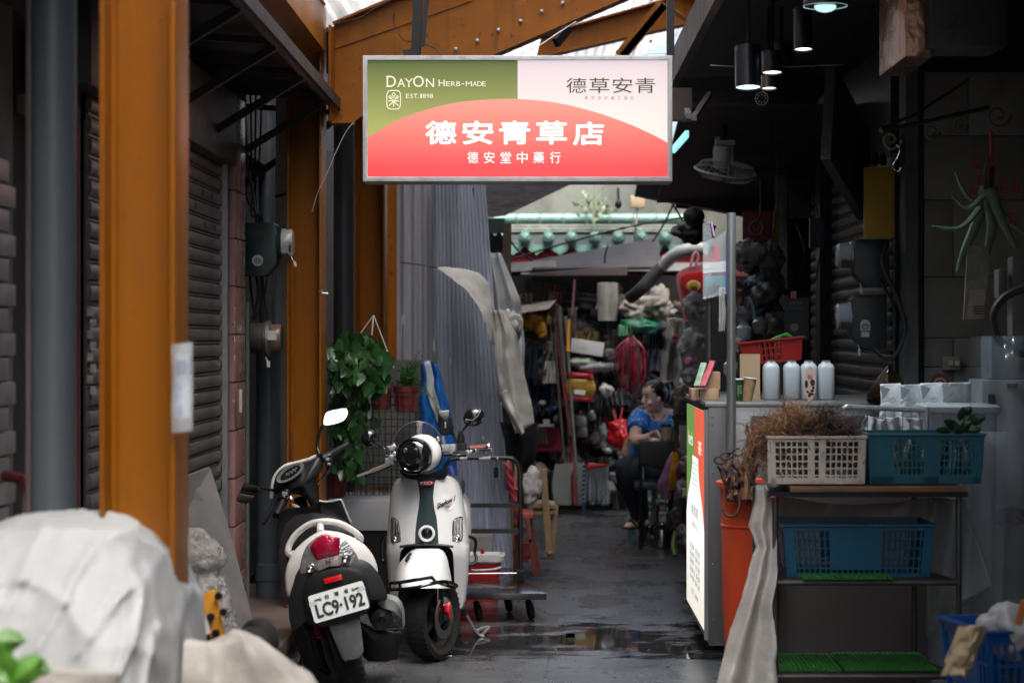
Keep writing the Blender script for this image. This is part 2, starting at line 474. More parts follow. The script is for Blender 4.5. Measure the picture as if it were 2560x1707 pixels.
w=MB();w.bb(-1.78,-1.66,7.14,7.17,.075,2.5);part('door_post',w,pm('red_brown_paint',(.12,.03,.03),.5,dirt=.3),hl)
w=MB();w.bb(-1.78,-1.68,6.75,7.14,2.31,2.37);part('lintel',w,pm('cream_paint',(.3,.26,.18),.6),hl)
sh=thing('roller_shutter','closed dusty grey metal roller shutter of the left shop house','shutter',(-1.65,8.68,.075))
sm=pm('shutter_metal',(.13,.125,.118),.42,metal=.3,var=.22,vs=3,dirt=.62,dcol=(.045,.042,.04),ds=5,stretch=(1,.6,3))
def slat_mesh(L_,mat):
 pr=[(0,0),(.016,.006),(.022,.02),(.022,.045),(.016,.057),(.004,.060),(.002,.064),(.010,.067),(.010,.074),(0,.0755)]
 q=MB();q.loft([[V((x,yy,z))for x,z in pr]for yy in(-L_/2,L_/2)])
 return mesh_of('slat',q,mat,smooth=30)
slm=slat_mesh(2.96,sm)
for k in range(31):
 inst('slat',slm,sh,Matrix.Translation((rnd.uniform(-.002,.002),0,k*.0762)))
gd=MB();gd.bb(-1.67,-1.605,10.15,10.205,.075,2.45);gd.bb(-1.625,-1.6,10.13,10.16,.075,2.45);part('guide_rail',gd,ALU,sh)
ho=MB()
for(yy,k)in((9.55,28),(9.8,28),(9.35,27),(9.6,26),(9.9,26)):
 z=.075+k*.0762+.03;ho.bb(-1.63,-1.626,yy,yy+.04,z-.014,z+.016)
part('slot',ho,BLACK,sh)
# orange steel portal frames
def column(X0,X1,Y0,dep,top,label,mat):
 t=thing('steel_column',label,'column',((X0+X1)/2,Y0+dep/2,0),'orange steel columns along the lane')
 a=MB();a.bb(X0+.012,X1-.012,Y0+dep/2-.005,Y0+dep/2+.005,0,top);part('web',a,mat,t)
 a=MB();a.bb(X0,X0+.012,Y0,Y0+dep,0,top);part('flange',a,mat,t,bev=.002)
 a=MB();a.bb(X1-.012,X1,Y0,Y0+dep,0,top);part('flange',a,mat,t,bev=.002)
 a=MB()
 for xx in(X0+.012,X1-.012):
  sg=1 if xx==X0+.012 else-1
  a.tube([(xx+sg*.006,Y0+dep/2-.011,0),(xx+sg*.006,Y0+dep/2-.011,top)],.011,6)
 part('fillet',a,mat,t)
 a=MB();a.bb(X0-.05,X1+.05,Y0-.04,Y0+dep+.04,0.0,.016);part('base_plate',a,mat,t)
 return t
c1=column(-1.115,-.925,5.02,.2,4.2,'orange steel column with a plastic sleeved notice, beside the fat grey pipe',ORANGE)
c2=column(XX(716,10.8),XX(803,10.8),10.8,.26,3.4,'orange steel column behind the mirrors of the charcoal scooter',ORANGE)
c3=column(XX(885,13.2),XX(962,13.2),13.2,.22,3.6,'orange steel column above the white wire triangle, right of the black downpipe',ORANGE)
c4=column(XX(958,15),XX(1004,15),15.0,.2,3.6,'narrow far orange steel column touching the corrugated sheet',ORANGE2)
m=MB();m.tube([P(728,1080,10.82),P(736,1200,10.81),P(737,1260,10.8)],.006,5);part('scrap_rod',m,pm('rust',(.1,.04,.02),.8),c2)
m=MB()
m.tube([(-1.208,10.82,ZZ(733,10.8)),(-1.16,10.82,ZZ(734,10.8))],.007,6);m.tube([(-1.2,10.8,ZZ(728,10.8)),(-1.2,10.84,ZZ(728,10.8))],.01,6)
part('clamp',m,ALU,c2)
def rafter(name,label,Y,top,bot,mat,bolts=(),seam=None,flw=.16):
 """top / bot: photo polylines of the two edges"""
 T=[P(x,y,Y)for x,y in top];B=[P(x,y,Y)for x,y in bot]
 c=sum(T+B,V())/len(T+B)
 t=thing(name,label,'beam',(c.x,Y,min(p.z for p in B)),'orange roof beams')
 a=MB();poly=[(p.x,p.z)for p in B]+[(p.x,p.z)for p in reversed(T)]
 a.prism(poly,.012,Matrix(((1,0,0,0),(0,0,1,Y),(0,1,0,0),(0,0,0,1))))
 part('web',a,mat,t,smooth=0)
 for nm,pl,o in(('top_flange',T,1),('bottom_flange',B,-1)):
  a=MB()
  for p,q in zip(pl,pl[1:]):
   if abs(q.x-p.x)>.05:a.bar(p+V((0,0,o*.006)),q+V((0,0,o*.006)),flw,.012)
  part(nm,a,mat,t)
 if seam:
  a=MB();a.bar(P(*seam[0],Y-.006),P(*seam[1],Y-.006),.012,.012);part('weld_seam',a,mat,t)
 for bx,by in bolts:
  a=MB();p=P(bx,by,Y-.012);a.lathe([(.0,-.0),(.012,0),(.012,.012),(.006,.016),(0,.016)],6,Mfront(p));part('bolt',a,ALU,t)
 return t
r1=rafter('roof_beam','big orange tapered roof beam with a row of bolts rising above the lit sign',11.0,[(824,78),(835,66),(1000,-4),(1500,-215),(1900,-385)],[(824,306),(884,306),(905,290),(960,268),(1232,138),(1552,0),(1900,-150)],ORANGE2,[(1139,124),(1193,103),(1246,77),(1301,54),(1354,30),(1407,9)],((832,122),(1180,0)))
a=MB();a.bar(P(824,95,10.93),P(824,306,10.93),.03,.012,(1,0,0));a.bar(P(829,70,10.9),P(829,308,10.9),.012,.2,(0,1,0));part('end_plate',a,ORANGE2,r1)
a=MB()
for k in range(7):a.lathe([(0,0),(.013,0),(.013,.014),(0,.014)],6,Mfront(P(826,120+k*26,10.915)))
part('bolt_row',a,ORANGE2,r1,kind='stuff')
rafter('roof_beam','orange roof beam further back whose diagonal brace meets the right sign hanger',14.2,[(1352,97),(1427,72),(1655,8),(1900,-60)],[(1340,145),(1900,-3+20)],ORANGE2,[(1627,104),(1584,122),(1540,139)])
a=MB();a.bar(P(1556,142,13.9),P(1664,12,13.9),.05,.05);a.bar(P(1550,142,13.88),P(1658,12,13.88),.01,.09)
solo('diagonal_brace','slim orange diagonal brace behind the right hanger of the sign','brace',a,ORANGE2)
rafter('roof_beam','orange roof beam at the top right corner of the open roof',12.4,[(1676,-20),(1745,6),(1900,70)],[(1676,20),(1735,60),(1900,130)],ORANGE2)
pu=thing('roof_purlin','orange roof beam running over the left awning towards the street','beam',(-1.3,7,3.1),'orange roof beams')
a=MB();a.bb(-1.19,-1.18,2,10.8,3.1,3.34);part('web',a,ORANGE2,pu)
a=MB();a.bb(-1.3,-1.17,2,10.8,3.087,3.1);part('bottom_flange',a,ORANGE2,pu)
a=MB();a.bb(-1.3,-1.17,2,10.8,3.34,3.353);part('top_flange',a,ORANGE2,pu)
a=MB();a.bb(-1.42,-1.31,6,10.9,3.35,3.5)
solo('timber_batten','dark timber batten above the orange purlin','batten',a,WOODDARK)
def sheet_mat(name,col,tr):
 m=bpy.data.materials.new(name);m.use_nodes=True
 nt=m.node_tree;N=nt.nodes;L=nt.links;N.remove(N['Principled BSDF'])
 a=N.new('ShaderNodeBsdfTranslucent');a.inputs[0].default_value=(*col,1)
 d=N.new('ShaderNodeBsdfDiffuse');d.inputs[0].default_value=(*[c*.9 for c in col],1)
 t=N.new('ShaderNodeBsdfTransparent')
 x=N.new('ShaderNodeMixShader');x.inputs[0].default_value=.35;L.new(a.outputs[0],x.inputs[1]);L.new(d.outputs[0],x.inputs[2])
 y=N.new('ShaderNodeMixShader');y.inputs[0].default_value=tr;L.new(x.outputs[0],y.inputs[1]);L.new(t.outputs[0],y.inputs[2])
 tc=N.new('ShaderNodeTexCoord');n=N.new('ShaderNodeTexNoise');n.inputs['Scale'].default_value=3;n.inputs['Detail'].default_value=8
 mp=N.new('ShaderNodeMapping');mp.inputs['Scale'].default_value=(1,.3,1);L.new(tc.outputs['Object'],mp.inputs[0]);L.new(mp.outputs[0],n.inputs[0])
 r=N.new('ShaderNodeValToRGB');r.color_ramp.elements[0].position=.35;r.color_ramp.elements[0].color=(*[c*.55 for c in col],1);r.color_ramp.elements[1].color=(*col,1);r.color_ramp.elements[1].position=.6
 L.new(n.outputs[0],r.inputs[0]);L.new(r.outputs[0],a.inputs[0])
 L.new(y.outputs[0],N['Material Output'].inputs[0]);return m
ROOFS=sheet_mat('translucent_roofing',(.86,.88,.88),.3)
ROOFC=sheet_mat('clear_roofing',(.86,.9,.92),.8)
def corr(fn,nu,nv):pass
for k in range(4):
 x0=-1.3+k*.72
 q=MB();q.slab(lambda u,v:(x0+u*.76,10.2+v*9.2,3.3+(x0+u*.76+1.3)*.43+.018*math.sin(u*2*math.pi*9)+.01*k),72,4,(0,0,.003))
 solo('roof_sheet',['dirty translucent corrugated roof sheet beside the left column head','translucent corrugated roof sheet over the left sign hanger','translucent corrugated roof sheet behind the bolted beam','translucent corrugated roof sheet beside the dark eave'][k],'roof sheet',q,ROOFS,'translucent roof sheets')
for k in range(8):
 x0=-1.3+(k%4)*.72;y0=-1.5 if k<4 else 4.3
 q=MB();q.slab(lambda u,v:(x0+u*.76,y0+v*5.84,3.5+(x0+u*.76+1.3)*.43+.018*math.sin(u*2*math.pi*9)+.01*(k%4)),72,2,(0,0,.003))
 solo('roof_sheet','translucent roof sheet over the '+['street end','parked scooters'][k//4]+[' on the awning side',', second from the awning',', third from the awning',' on the stall side'][k%4],'roof sheet',q,ROOFC,'translucent roof sheets')
q=MB();q.bb(-1.4,-.9,11.2,13.2,3.26,3.285);solo('roof_board','dark rotten board under the roof at the left column head','board',q,WOODDARK)
# left awning
aw=thing('awning','dark sagging metal awning on struts above the roller shutter','awning',(-1.4,9,2.8))
AWM=pm('old_awning_metal',(.035,.033,.034),.6,var=.3,vs=6,dirt=.4,dcol=(.09,.07,.065),ds=6)
q=MB();q.slab(lambda u,v:(-1.72+u*.57,4.6+v*6.8,2.93-u*.08+.012*math.sin(v*90)),4,120,(0,0,.006));part('sheet',q,AWM,aw)
q=MB();q.bb(-1.165,-1.145,4.6,11.45,2.80,2.875);part('front_edge',q,pm('faded_red_trim',(.11,.05,.05),.6,var=.3,dirt=.5,dcol=(.12,.11,.1),ds=9),aw,bev=.003)
q=MB();q.bb(-1.13,-1.11,4.6,11.5,2.80,2.86);part('gutter',q,AWM,aw)
for yy in(7.6,8.6,9.6,10.6,11.35):
 q=MB();q.bar((-1.72,yy,2.45-(yy>11)*.05),(-1.15,yy,2.80),.035,.035);part('strut',q,DARKMET,aw)
 q=MB();q.bar((-1.72,yy,2.86),(-1.15,yy,2.82),.03,.03);part('rib',q,DARKMET,aw)
UP=pm('upper_facade',(.12,.12,.115),.85,var=.2,vs=2,bump=.15,dirt=.5,dcol=(.05,.05,.05),ds=1.5)
q=MB();q.bb(-5,-1.8,-16,1,0,6.2);solo('fill_block_building','unseen building behind the viewpoint on the awning side, added to cut fill light','building',q,UP)  # unseen block added behind the camera to reduce side fill light
q=MB();q.bb(2.9,6,-16,1,0,6.0);solo('fill_block_building','unseen building behind the viewpoint on the stall side, added to cut fill light','building',q,UP)  # unseen as well, added against fill from the stall side
q=MB();q.bb(-5,-2.3,1,24,4.25,6.2);solo('upper_storey','stained grey upper storey above the left awning','building',q,UP)
# hanging lit sign
SY=10.0
x0,x1,z1,z0=XX(907,SY),XX(1681,SY),ZZ(139,SY),ZZ(454,SY)
sg=thing('shop_sign','backlit shop sign in green, pink and red hanging from the roof over the lane','sign',((x0+x1)/2,SY+.09,z0))
q=MB();q.bb(x0+.012,x1-.012,SY+.012,SY+.2,z0+.012,z1-.012);part('cabinet',q,pm('sign_cabinet',(.05,.052,.055),.5),sg)
fr=MB();fw=.024
fr.loft([[V(a)for a in((x0,SY,z0),(x0,SY+.22,z0),(x0+fw,SY+.22,z0+fw),(x0+fw,SY,z0+fw))],[V(a)for a in((x1,SY,z0),(x1,SY+.22,z0),(x1-fw,SY+.22,z0+fw),(x1-fw,SY,z0+fw))],[V(a)for a in((x1,SY,z1),(x1,SY+.22,z1),(x1-fw,SY+.22,z1-fw),(x1-fw,SY,z1-fw))],[V(a)for a in((x0,SY,z1),(x0,SY+.22,z1),(x0+fw,SY+.22,z1-fw),(x0+fw,SY,z1-fw))]],closed=True)
part('frame',fr,pm('sign_frame',(.36,.37,.38),.45,metal=.25,var=.12,vs=8,dirt=.3,dcol=(.08,.08,.08),ds=10),sg,bev=.003)
ix0,ix1,iz0,iz1=x0+fw,x1-fw,z0+fw,z1-fw
W,Hh=ix1-ix0,iz1-iz0
def sp(px,py):return(XX(px,SY),ZZ(py,SY))
PF=Mfront((0,SY+.011,0))
def Ms(z):return Matrix(((1,0,0,0),(0,0,-1,SY+.011-z),(0,1,0,0),(0,0,0,1)))
hgt=iz1-z0
split=XX(1294,SY)
q=MB();q.prism([(ix0,iz0),(split,iz0),(split,iz1),(ix0,iz1)],.001,Ms(0));part('green_panel',q,em('sign_green',(168,172,98),1.0,(62,84,32),'Z',.28,hgt),sg)  # panel gradients put the inner tubes' uneven glow into the emission colour
q=MB();q.prism([(split,iz0),(ix1,iz0),(ix1,iz1),(split,iz1)],.001,Ms(0));part('pink_panel',q,em('sign_pink',(253,236,228),.97,(222,205,214),'Z',.3,hgt),sg)
arc=[sp(917,344)]
pts=[(917,344),(985,305),(1060,276),(1140,257),(1220,249),(1300,248),(1390,257),(1480,278),(1570,309),(1640,341),(1669,357)]
arcw=[sp(*p)for p in pts];arcw[0]=(ix0,arcw[0][1]);arcw[-1]=(ix1,arcw[-1][1])
sm_=[(p.x,p.y)for p in bez([(a,b,0)for a,b in arcw],6)]
q=MB();q.prism([(ix0,iz0),(ix1,iz0)]+list(reversed(sm_)),.0015,Ms(.002));part('red_panel',q,em('sign_red',(247,80,84),.92,(255,168,148),'Z',.07,.40),sg)
WHT=em('sign_white',(255,246,240),1.15);CRM=em('sign_cream',(246,240,214),1.0);OLV=pm('sign_olive_print',(.03,.035,.012),.5)
def sign_text(name,s,px,py,w,h,mat,bold=0,slant=0):
 q=MB();cx_,cy_=sp(px,py)
 put_text(q,s,cx_,cy_,w*SY/FP,h*SY/FP,Ms(.0075),0,bold,slant=slant)
 return part(name,q,mat,sg,smooth=0)
for k,ch_ in enumerate('德安青草店'):
 sign_text('large_character',ch_,1102+k*92.3,332+(k==4)*2,78,60,WHT,.03)
for k,ch_ in enumerate('德安堂中藥行'):
 sign_text('small_character',ch_,1182+k*41.2,394,27,29,WHT,.008)
for k,ch_ in enumerate('德草安青'):
 sign_text('brush_character',ch_,1441+k*57.5,214,50,38,OLV,.0)
for k,ch_ in enumerate('青草世家養生膳飲'):
 sign_text('tiny_character',ch_,1466+k*16.4,245,9.5,9,pm('sign_grey_print',(.3,.27,.25),.5),.0)
def serif_text(name,items,mat):
 q=MB()
 for ch_,px,base,w,h in items:
  cx_,cy_=sp(px,base-h/2)
  put_text(q,ch_,cx_,cy_,w*SY/FP,h*SY/FP,Ms(.0075),0,.0)
  feet={'A':(0,1),'H':(0,1),'N':(0,),'Y':(.5,),'M':(0,1),'R':(0,1),'D':(0,),'E':(0,),'B':(0,),'T':(.5,),'1':(.5,)}.get(ch_,())
  heads={'H':(0,1),'N':(0,1),'Y':(0,1),'D':(0,),'E':(0,),'B':(0,),'R':(0,),'M':(0,1)}.get(ch_,())
  t=h*.07
  for fx,yy in[(f,base-t/2)for f in feet]+[(f,base-h+t/2)for f in heads]:
   cx2,cy2=sp(px-w/2+fx*w*.86+w*.07,yy)
   hw=max(w*.24,2)*SY/FP/2*1.1;hh=t*SY/FP/2
   q.add([Ms(.0078)@V(a)for a in((cx2-hw,cy2-hh,0),(cx2+hw,cy2-hh,0),(cx2+hw,cy2+hh,0),(cx2-hw,cy2+hh,0))],[(0,1,2,3)])
 return part(name,q,mat,sg,smooth=0)
b0=218
serif_text('latin_lettering',[('D',978,b0,23,28),('A',1003,b0,19,21),('Y',1022,b0,19,21),('O',1046,b0,27,28),('N',1075,b0,20,21)],CRM)
serif_text('latin_lettering',[('H',1104,b0-2,15,16),('E',1120,b0-2,10,12),('R',1133,b0-2,11,12),('B',1146,b0-2,10,12),('-',1157,b0-7,7,2),('M',1172,b0-2,15,12),('A',1187,b0-2,12,12),('D',1199,b0-2,11,12),('E',1210,b0-2,9,12)],CRM)
serif_text('latin_lettering',[('E',1019,246,8,11),('S',1029,246,7,11),('T',1039,246,9,11),('.',1046,246,2.5,2.5),('1',1053,246,4,11),('8',1061,246,7,11),('9',1070,246,7,11),('8',1079,246,7,11)],CRM)
q=MB();ex,ez=sp(984,250);u=SY/FP
def eln(pts,r=1.0,closed=False):q.tube([Ms(.0085)@V((ex+x*u,ez+y*u,0))for x,y in pts],r*u,5,closed)
o_=[]
for k in range(32):
 a=2*math.pi*k/32
 rr=1+.05*math.cos(4*a+math.pi)
 o_.append((18*rr*math.copysign(abs(math.cos(a))**.75,math.cos(a)),24.5*rr*math.copysign(abs(math.sin(a))**.75,math.sin(a))))
eln(o_,1.2,True)
eln([(0,-17),(0,2)],1.3);eln([(-13,-3),(13,-3)],1.2);eln([(0,-4),(-12,-15)],1.2);eln([(0,-4),(12,-15)],1.2)
for cx_,cy_,rr in((0,13,4),(-9,7,3),(9,7,3)):
 eln([(cx_+rr*math.cos(a),cy_+rr*math.sin(a))for a in[k*math.pi/4 for k in range(8)]],1.1,True)
eln([(-4,3),(0,9),(4,3)],1.0);eln([(-9,3),(-3,1)],1.0);eln([(9,3),(3,1)],1.0)
part('emblem',q,CRM,sg)
q=MB();q.bar(P(1040,137,SY+.1),P(1048,-60,SY+.1),.05,.03,(0,1,0));part('hanger',q,BLACK,sg)
q=MB();q.bar(P(1057,118,SY+.06),P(1072,-60,SY+.06),.022,.012,(0,1,0));part('hanger',q,BLACK,sg)
q=MB();q.bb(XX(1006,SY),XX(1045,SY),SY+.05,SY+.14,z1,ZZ(121,SY));part('bracket',q,BLACK,sg)
q=MB();q.bar(P(1676,139,SY+.1),P(1676,-60,SY+.1),.038,.04,(0,1,0));part('hanger',q,BLACK,sg)
CABLE=pm('black_cable',(.012,.012,.013),.55)
CABLEW=pm('pale_cable',(.45,.43,.4),.6)
def cable(name,label,pts,r,mat,n=8,group=None):
 q=MB();q.tube(bez(pts,n),r,5);return solo(name,label,'cable',q,mat,group)
cable('cable','dry black vine-like cable looped over the left sign hanger',[P(985,35,10.8),P(985,62,10.8),P(1000,90,10.7),P(1015,103,10.6),P(1045,104,10.5),P(1090,122,10.4),P(1103,137,10.3)],.004,CABLE)
cable('cable','pale wire running down the orange beam behind the sign',[P(1440,55,10.6),P(1400,80,10.5),P(1350,113,10.4),P(1300,137,10.3)],.003,CABLEW)
cable('cable','white wire lying on the right end of the sign',[P(1585,141,10.1),P(1600,140,10.1),P(1635,134,10.1),P(1660,134,10.1),P(1668,139,10.1)],.003,CABLEW)
cable('cable','thin stiff wire bowing in front of the second column',[P(885,305,10.6),P(865,330,10.6),P(840,380,10.6),P(815,440,10.6),P(795,480,10.6),P(780,530,10.6)],.0016,CABLEW)
cable('cable','drooping black wires over the left roof beam',[P(980,0,10.6),P(930,25,10.6),P(900,45,10.6),P(840,60,10.6)],.004,CABLE)
q=MB();q.bar(P(1420,70,10.7),P(1390,108,10.6),.03,.05);solo('beam_clamp','small black clamp hanging under the bolted orange beam','clamp',q,BLACK)
# pipes on the left
def vpipe(name,label,px,Y,wpx,py0,py1,mat,coll=(),cat='pipe',group=None):
 r=wpx/2*Y/FP;x=XX(px,Y)
 t=thing(name,label,cat,(x,Y,ZZ(py1,Y)),group)
 q=MB();q.lathe([(r,ZZ(py1,Y)),(r,ZZ(py0,Y))],20,Mt((x,Y,0)));part('pipe',q,mat,t)
 for c in coll:
  z=ZZ(c,Y);q=MB();q.lathe([(r*1.0,z-.05),(r*1.1,z-.045),(r*1.1,z+.045),(r,z+.05)],20,Mt((x,Y,0)));part('collar',q,mat,t)
 return t
vpipe('drain_pipe','fat blurred grey pipe in front of the near tiled pilaster',135,5.35,110,-300,2278,PVC,cat='pipe')
vpipe('drain_pipe','thin pinkish conduit between the grey wall tiles and the fat grey pipe',71,5.6,13,-200,2180,pm('pink_pvc',(.2,.15,.15),.5,dirt=.3),(870,1180))
vpipe('drain_pipe','grey drain pipe with a taped joint behind the charcoal scooter',671,11.25,62,880,1500,PVC,(1428,))
vpipe('drain_pipe','slim grey conduit running up beside the maroon tiles',617,10.7,13,755,1530,pm('conduit_grey',(.09,.1,.1),.45,dirt=.2))
vpipe('drain_pipe','black downpipe between two orange columns',860,12.2,52,250,1460,DARKPVC)
vpipe('drain_pipe','dark navy pipe rising behind the meter boxes',668,12.4,40,250,1400,pm('navy_pvc',(.018,.022,.03),.45))
vpipe('drain_pipe','thin dark conduit by the doorway behind the near orange column',212,7.1,9,300,1900,DARKPVC)
q=MB();q.bb(XX(690,11.3),XX(718,11.3),11.3,11.34,.075,ZZ(225,11.3));q.bb(XX(690,11.3),XX(694,11.3),11.28,11.3,.075,ZZ(225,11.3))
solo('steel_post','flaking pale galvanised post left of the second orange column','post',q,pm('flaked_post',(.36,.35,.33),.6,var=.2,vs=6,dirt=.55,dcol=(.07,.075,.075),ds=6,streak=.3))
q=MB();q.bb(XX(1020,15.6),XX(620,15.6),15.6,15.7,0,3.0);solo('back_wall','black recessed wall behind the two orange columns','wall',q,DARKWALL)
def meter_box(label,px0,px1,py0,py1,Y,dep,mat):
 t=thing('meter_box',label,'meter box',(XX((px0+px1)/2,Y),Y+dep/2,ZZ(py1,Y)))
 k=Y/FP
 X0,X1,Z0,Z1=XX(px0,Y),XX(px1,Y),ZZ(py1,Y),ZZ(py0,Y)
 q=MB();c=(X1-X0)*.3
 q.prism([(X0,Z0+.0),(X1-c,Z0),(X1,Z0+c*1.2),(X1,Z1-.02),(X1-.02,Z1),(X0,Z1)],dep,Matrix(((1,0,0,0),(0,0,1,Y),(0,1,0,0),(0,0,0,1))))
 part('housing',q,mat,t,bev=.008)
 return t,X0,X1,Z0,Z1
GREENM=pm('dark_green_enamel',(.012,.035,.035),.35,var=.2,vs=5,dirt=.3,dcol=(.03,.03,.028),ds=5)
GLASSM=pm('meter_glass',(.5,.52,.5),.15,var=.15,vs=12,dirt=.3,dcol=(.2,.17,.14),ds=8)
t,X0,X1,Z0,Z1=meter_box('dark green meter box with a round white sticker and projecting meter',604,692,556,690,10.75,.16,GREENM)
q=MB();Mx=Matrix.Translation(V((X1,10.83,ZZ(604,10.75))))@Matrix.Rotation(R(90),4,'Y')
q.lathe([(.085,-.005),(.085,.014),(.078,.016),(.078,.02)],24,Mx);part('meter_collar',q,GREENM,t)
q=MB();q.lathe([(.074,.02),(.072,.065),(.064,.078),(0,.08)],24,Mx);part('meter_glass',q,GLASSM,t)
q=MB();q.box((X1+.05,10.75,ZZ(622,10.75)),(.055,.01,.04));q.box((X1+.075,10.76,ZZ(622,10.75)),(.02,.03,.07));part('seal_bracket',q,ALU,t)
q=MB();q.tube(bez([P(727,640,10.7),P(731,648,10.7),P(735,655,10.7)],4),.003,5);q.box(P(738,660,10.7),(.012,.01,.028),Matrix.Rotation(R(-12),3,'Y'));part('lead_seal',q,WHITEPL,t)
def round_sticker(t,px,py,Y,rpx,lines,mat,tm):
 q=MB();q.prism(disc(rpx*Y/FP,24),.001,Mfront(P(px,py,Y-.002)));f=part('round_sticker',q,mat,t,smooth=0)
 q=MB()
 for s_,dy,w_ in lines:put_text(q,s_,0,dy*Y/FP,w_*Y/FP,None,Mfront(P(px,py,Y-.0045)))
 part('print',q,tm,f,smooth=0)
STK=pm('sticker_white',(.55,.55,.53),.5,dirt=.2,ds=20);INK=pm('dark_print',(.02,.02,.02),.6);WINK=pm('white_print',(.6,.6,.58),.6);RINK=pm('red_print',(.5,.02,.02),.6)
round_sticker(t,644,651,10.75,14,[('檢查',5,12),('電表',-1,20),('合格',-7,12)],STK,INK)
q=MB()
for k in range(4):q.box(P(646,576+k*5,10.749),(.1-.02*(k%2),.001,.004))
part('worn_plate',q,pm('worn_plate',(.09,.07,.06),.6),t)
q=MB()
for k,(a,b)in enumerate(((625,640),(640,632),(655,670))):
 q.tube(bez([P(a,690,10.85),P(a+4,740,10.86),P(b,800,10.86)],6),.007,5)
q.tube(bez([P(672,685,10.8),P(668,700,10.8),P(660,740,10.85),P(642,790,10.85)],6),.005,5)
part('wire',q,CABLE,t,kind='stuff')
t=thing('electric_meter','round rusty glass electricity meter below the dark green meter box','meter',P(665,890,10.8))
Mx=Matrix.Translation(P(626,845,10.85))@Matrix.Rotation(R(90),4,'Y')
q=MB();q.lathe([(.075,0),(.082,.01),(.082,.07),(.09,.075),(.09,.095),(.08,.1)],26,Mx);part('can',q,pm('meter_can',(.13,.13,.12),.4,metal=.5,dirt=.5,dcol=(.06,.045,.035),ds=8),t)
q=MB();q.lathe([(.092,.088),(.096,.092),(.096,.108),(.09,.112)],26,Mx);part('clamp_ring',q,ALU,t)
q=MB();q.lathe([(.076,.1),(.076,.155),(.068,.17),(0,.172)],26,Mx);part('glass_dome',q,pm('rusty_glass',(.2,.13,.09),.2,var=.4,vs=9,dirt=.5,dcol=(.18,.07,.03),ds=6),t)
q=MB();q.box(P(680,838,10.72),(.05,.01,.05));part('register',q,STK,t)
q=MB();q.tube([P(664,892,10.8),P(669,903,10.8)],.004,5);q.box(P(671,910,10.8),(.018,.01,.035));part('lead_seal',q,WHITEPL,t)
for k in range(4):
 cable('cable',['black wire sagging into the top of the dark green meter box','black wire hanging behind the dark green meter box','thin grey wire looping high above the dark green meter box','black cable dropping from the awning to the meter boxes'][k],[P(612+k*14,230,11.4),P(618+k*10,400,11.3),P(630+k*6-20*(k%2),470+20*k,11.1),P(640+5*k,540,10.95),P(640+5*k,562,10.9)],.006,CABLE)
cable('cable','black tie strap round the flaking galvanised post',[P(688,492,11.25),P(710,486,11.22),P(724,477,11.22)],.008,CABLE)
for k,(py,s_)in enumerate(((775,'租 屋'),(810,'通水管'),(847,'修理 水電'),(895,'搬家'),(1003,'FC-6'))):
 q=MB();q.bb(XX(566,10.2),XX(587,10.2),10.2095,10.2115,ZZ(py+6,10.2),ZZ(py-6,10.2))
 t=solo('advert_label',['topmost small printed label on the maroon tiles','second small printed label on the maroon tiles','third small printed label on the maroon tiles','small printed label on the maroon tiles with an orange band','lowest worn chalky mark on the maroon tiles'][k],'label',q,STK if k<4 else pm('worn_label',(.3,.24,.23),.7,dirt=.5,ds=30),'adverts on the pilaster')
 q=MB();put_text(q,s_,0,0,18*10.2/FP,8*10.2/FP,Mfront(P(576.5,py,10.2065)),bold=.02);part('print',q,INK if k<4 else STK,t,smooth=0)
q=MB();q.bb(XX(599,10.2),XX(606,10.2),10.17,10.2,ZZ(1030,10.2),ZZ(973,10.2));solo('cable_cover','short cream cable cover on the edge of the maroon pilaster','cover',q,pm('cream_plastic',(.5,.46,.38),.5),bev=.003)
q=MB();q.slab(lambda u,v:(-.928+u*.052,5.0-.012*math.sin(u*3.1)-.004*math.sin(v*9),ZZ(1082,5.0)+v*.222+.006*u),8,10,(0,-.003,0))
t=solo('plastic_sleeve','clear plastic sleeve with a blue and white notice taped to the near orange column','notice',q,pm('sleeve_film',(.6,.65,.7),.15,var=.1,alpha=.35))
q=MB();q.bb(-.918,-.885,4.995,5.0,ZZ(1045,5),ZZ(885,5));part('paper',q,pm('notice_paper',(.55,.57,.6),.6),t);q=MB();q.bb(-.914,-.889,4.992,4.995,ZZ(935,5),ZZ(900,5));put_text(q,'公',0,.0,.02,.024,Mfront(P(448,965,4.992)));put_text(q,'告',0,.0,.02,.024,Mfront(P(448,995,4.992)));q.bb(-.914,-.9,4.992,4.995,ZZ(1040,5),ZZ(1012,5));part('print',q,pm('blue_print',(.03,.09,.3),.6),t)
q=MB()
for k in range(8):
 x=XX(219+(k%2)*8,7.2)
 q.bb(x,x+.02,7.19,7.2,ZZ(790+k*28,7.2),ZZ(770+k*28,7.2))
t=solo('sticker_column','column of small faded stickers behind the near orange column','stickers',q,pm('faded_stickers',(.3,.3,.28),.6,var=.6,vs=30,dirt=.5,dcol=(.3,.18,.03),ds=25),kind='stuff')
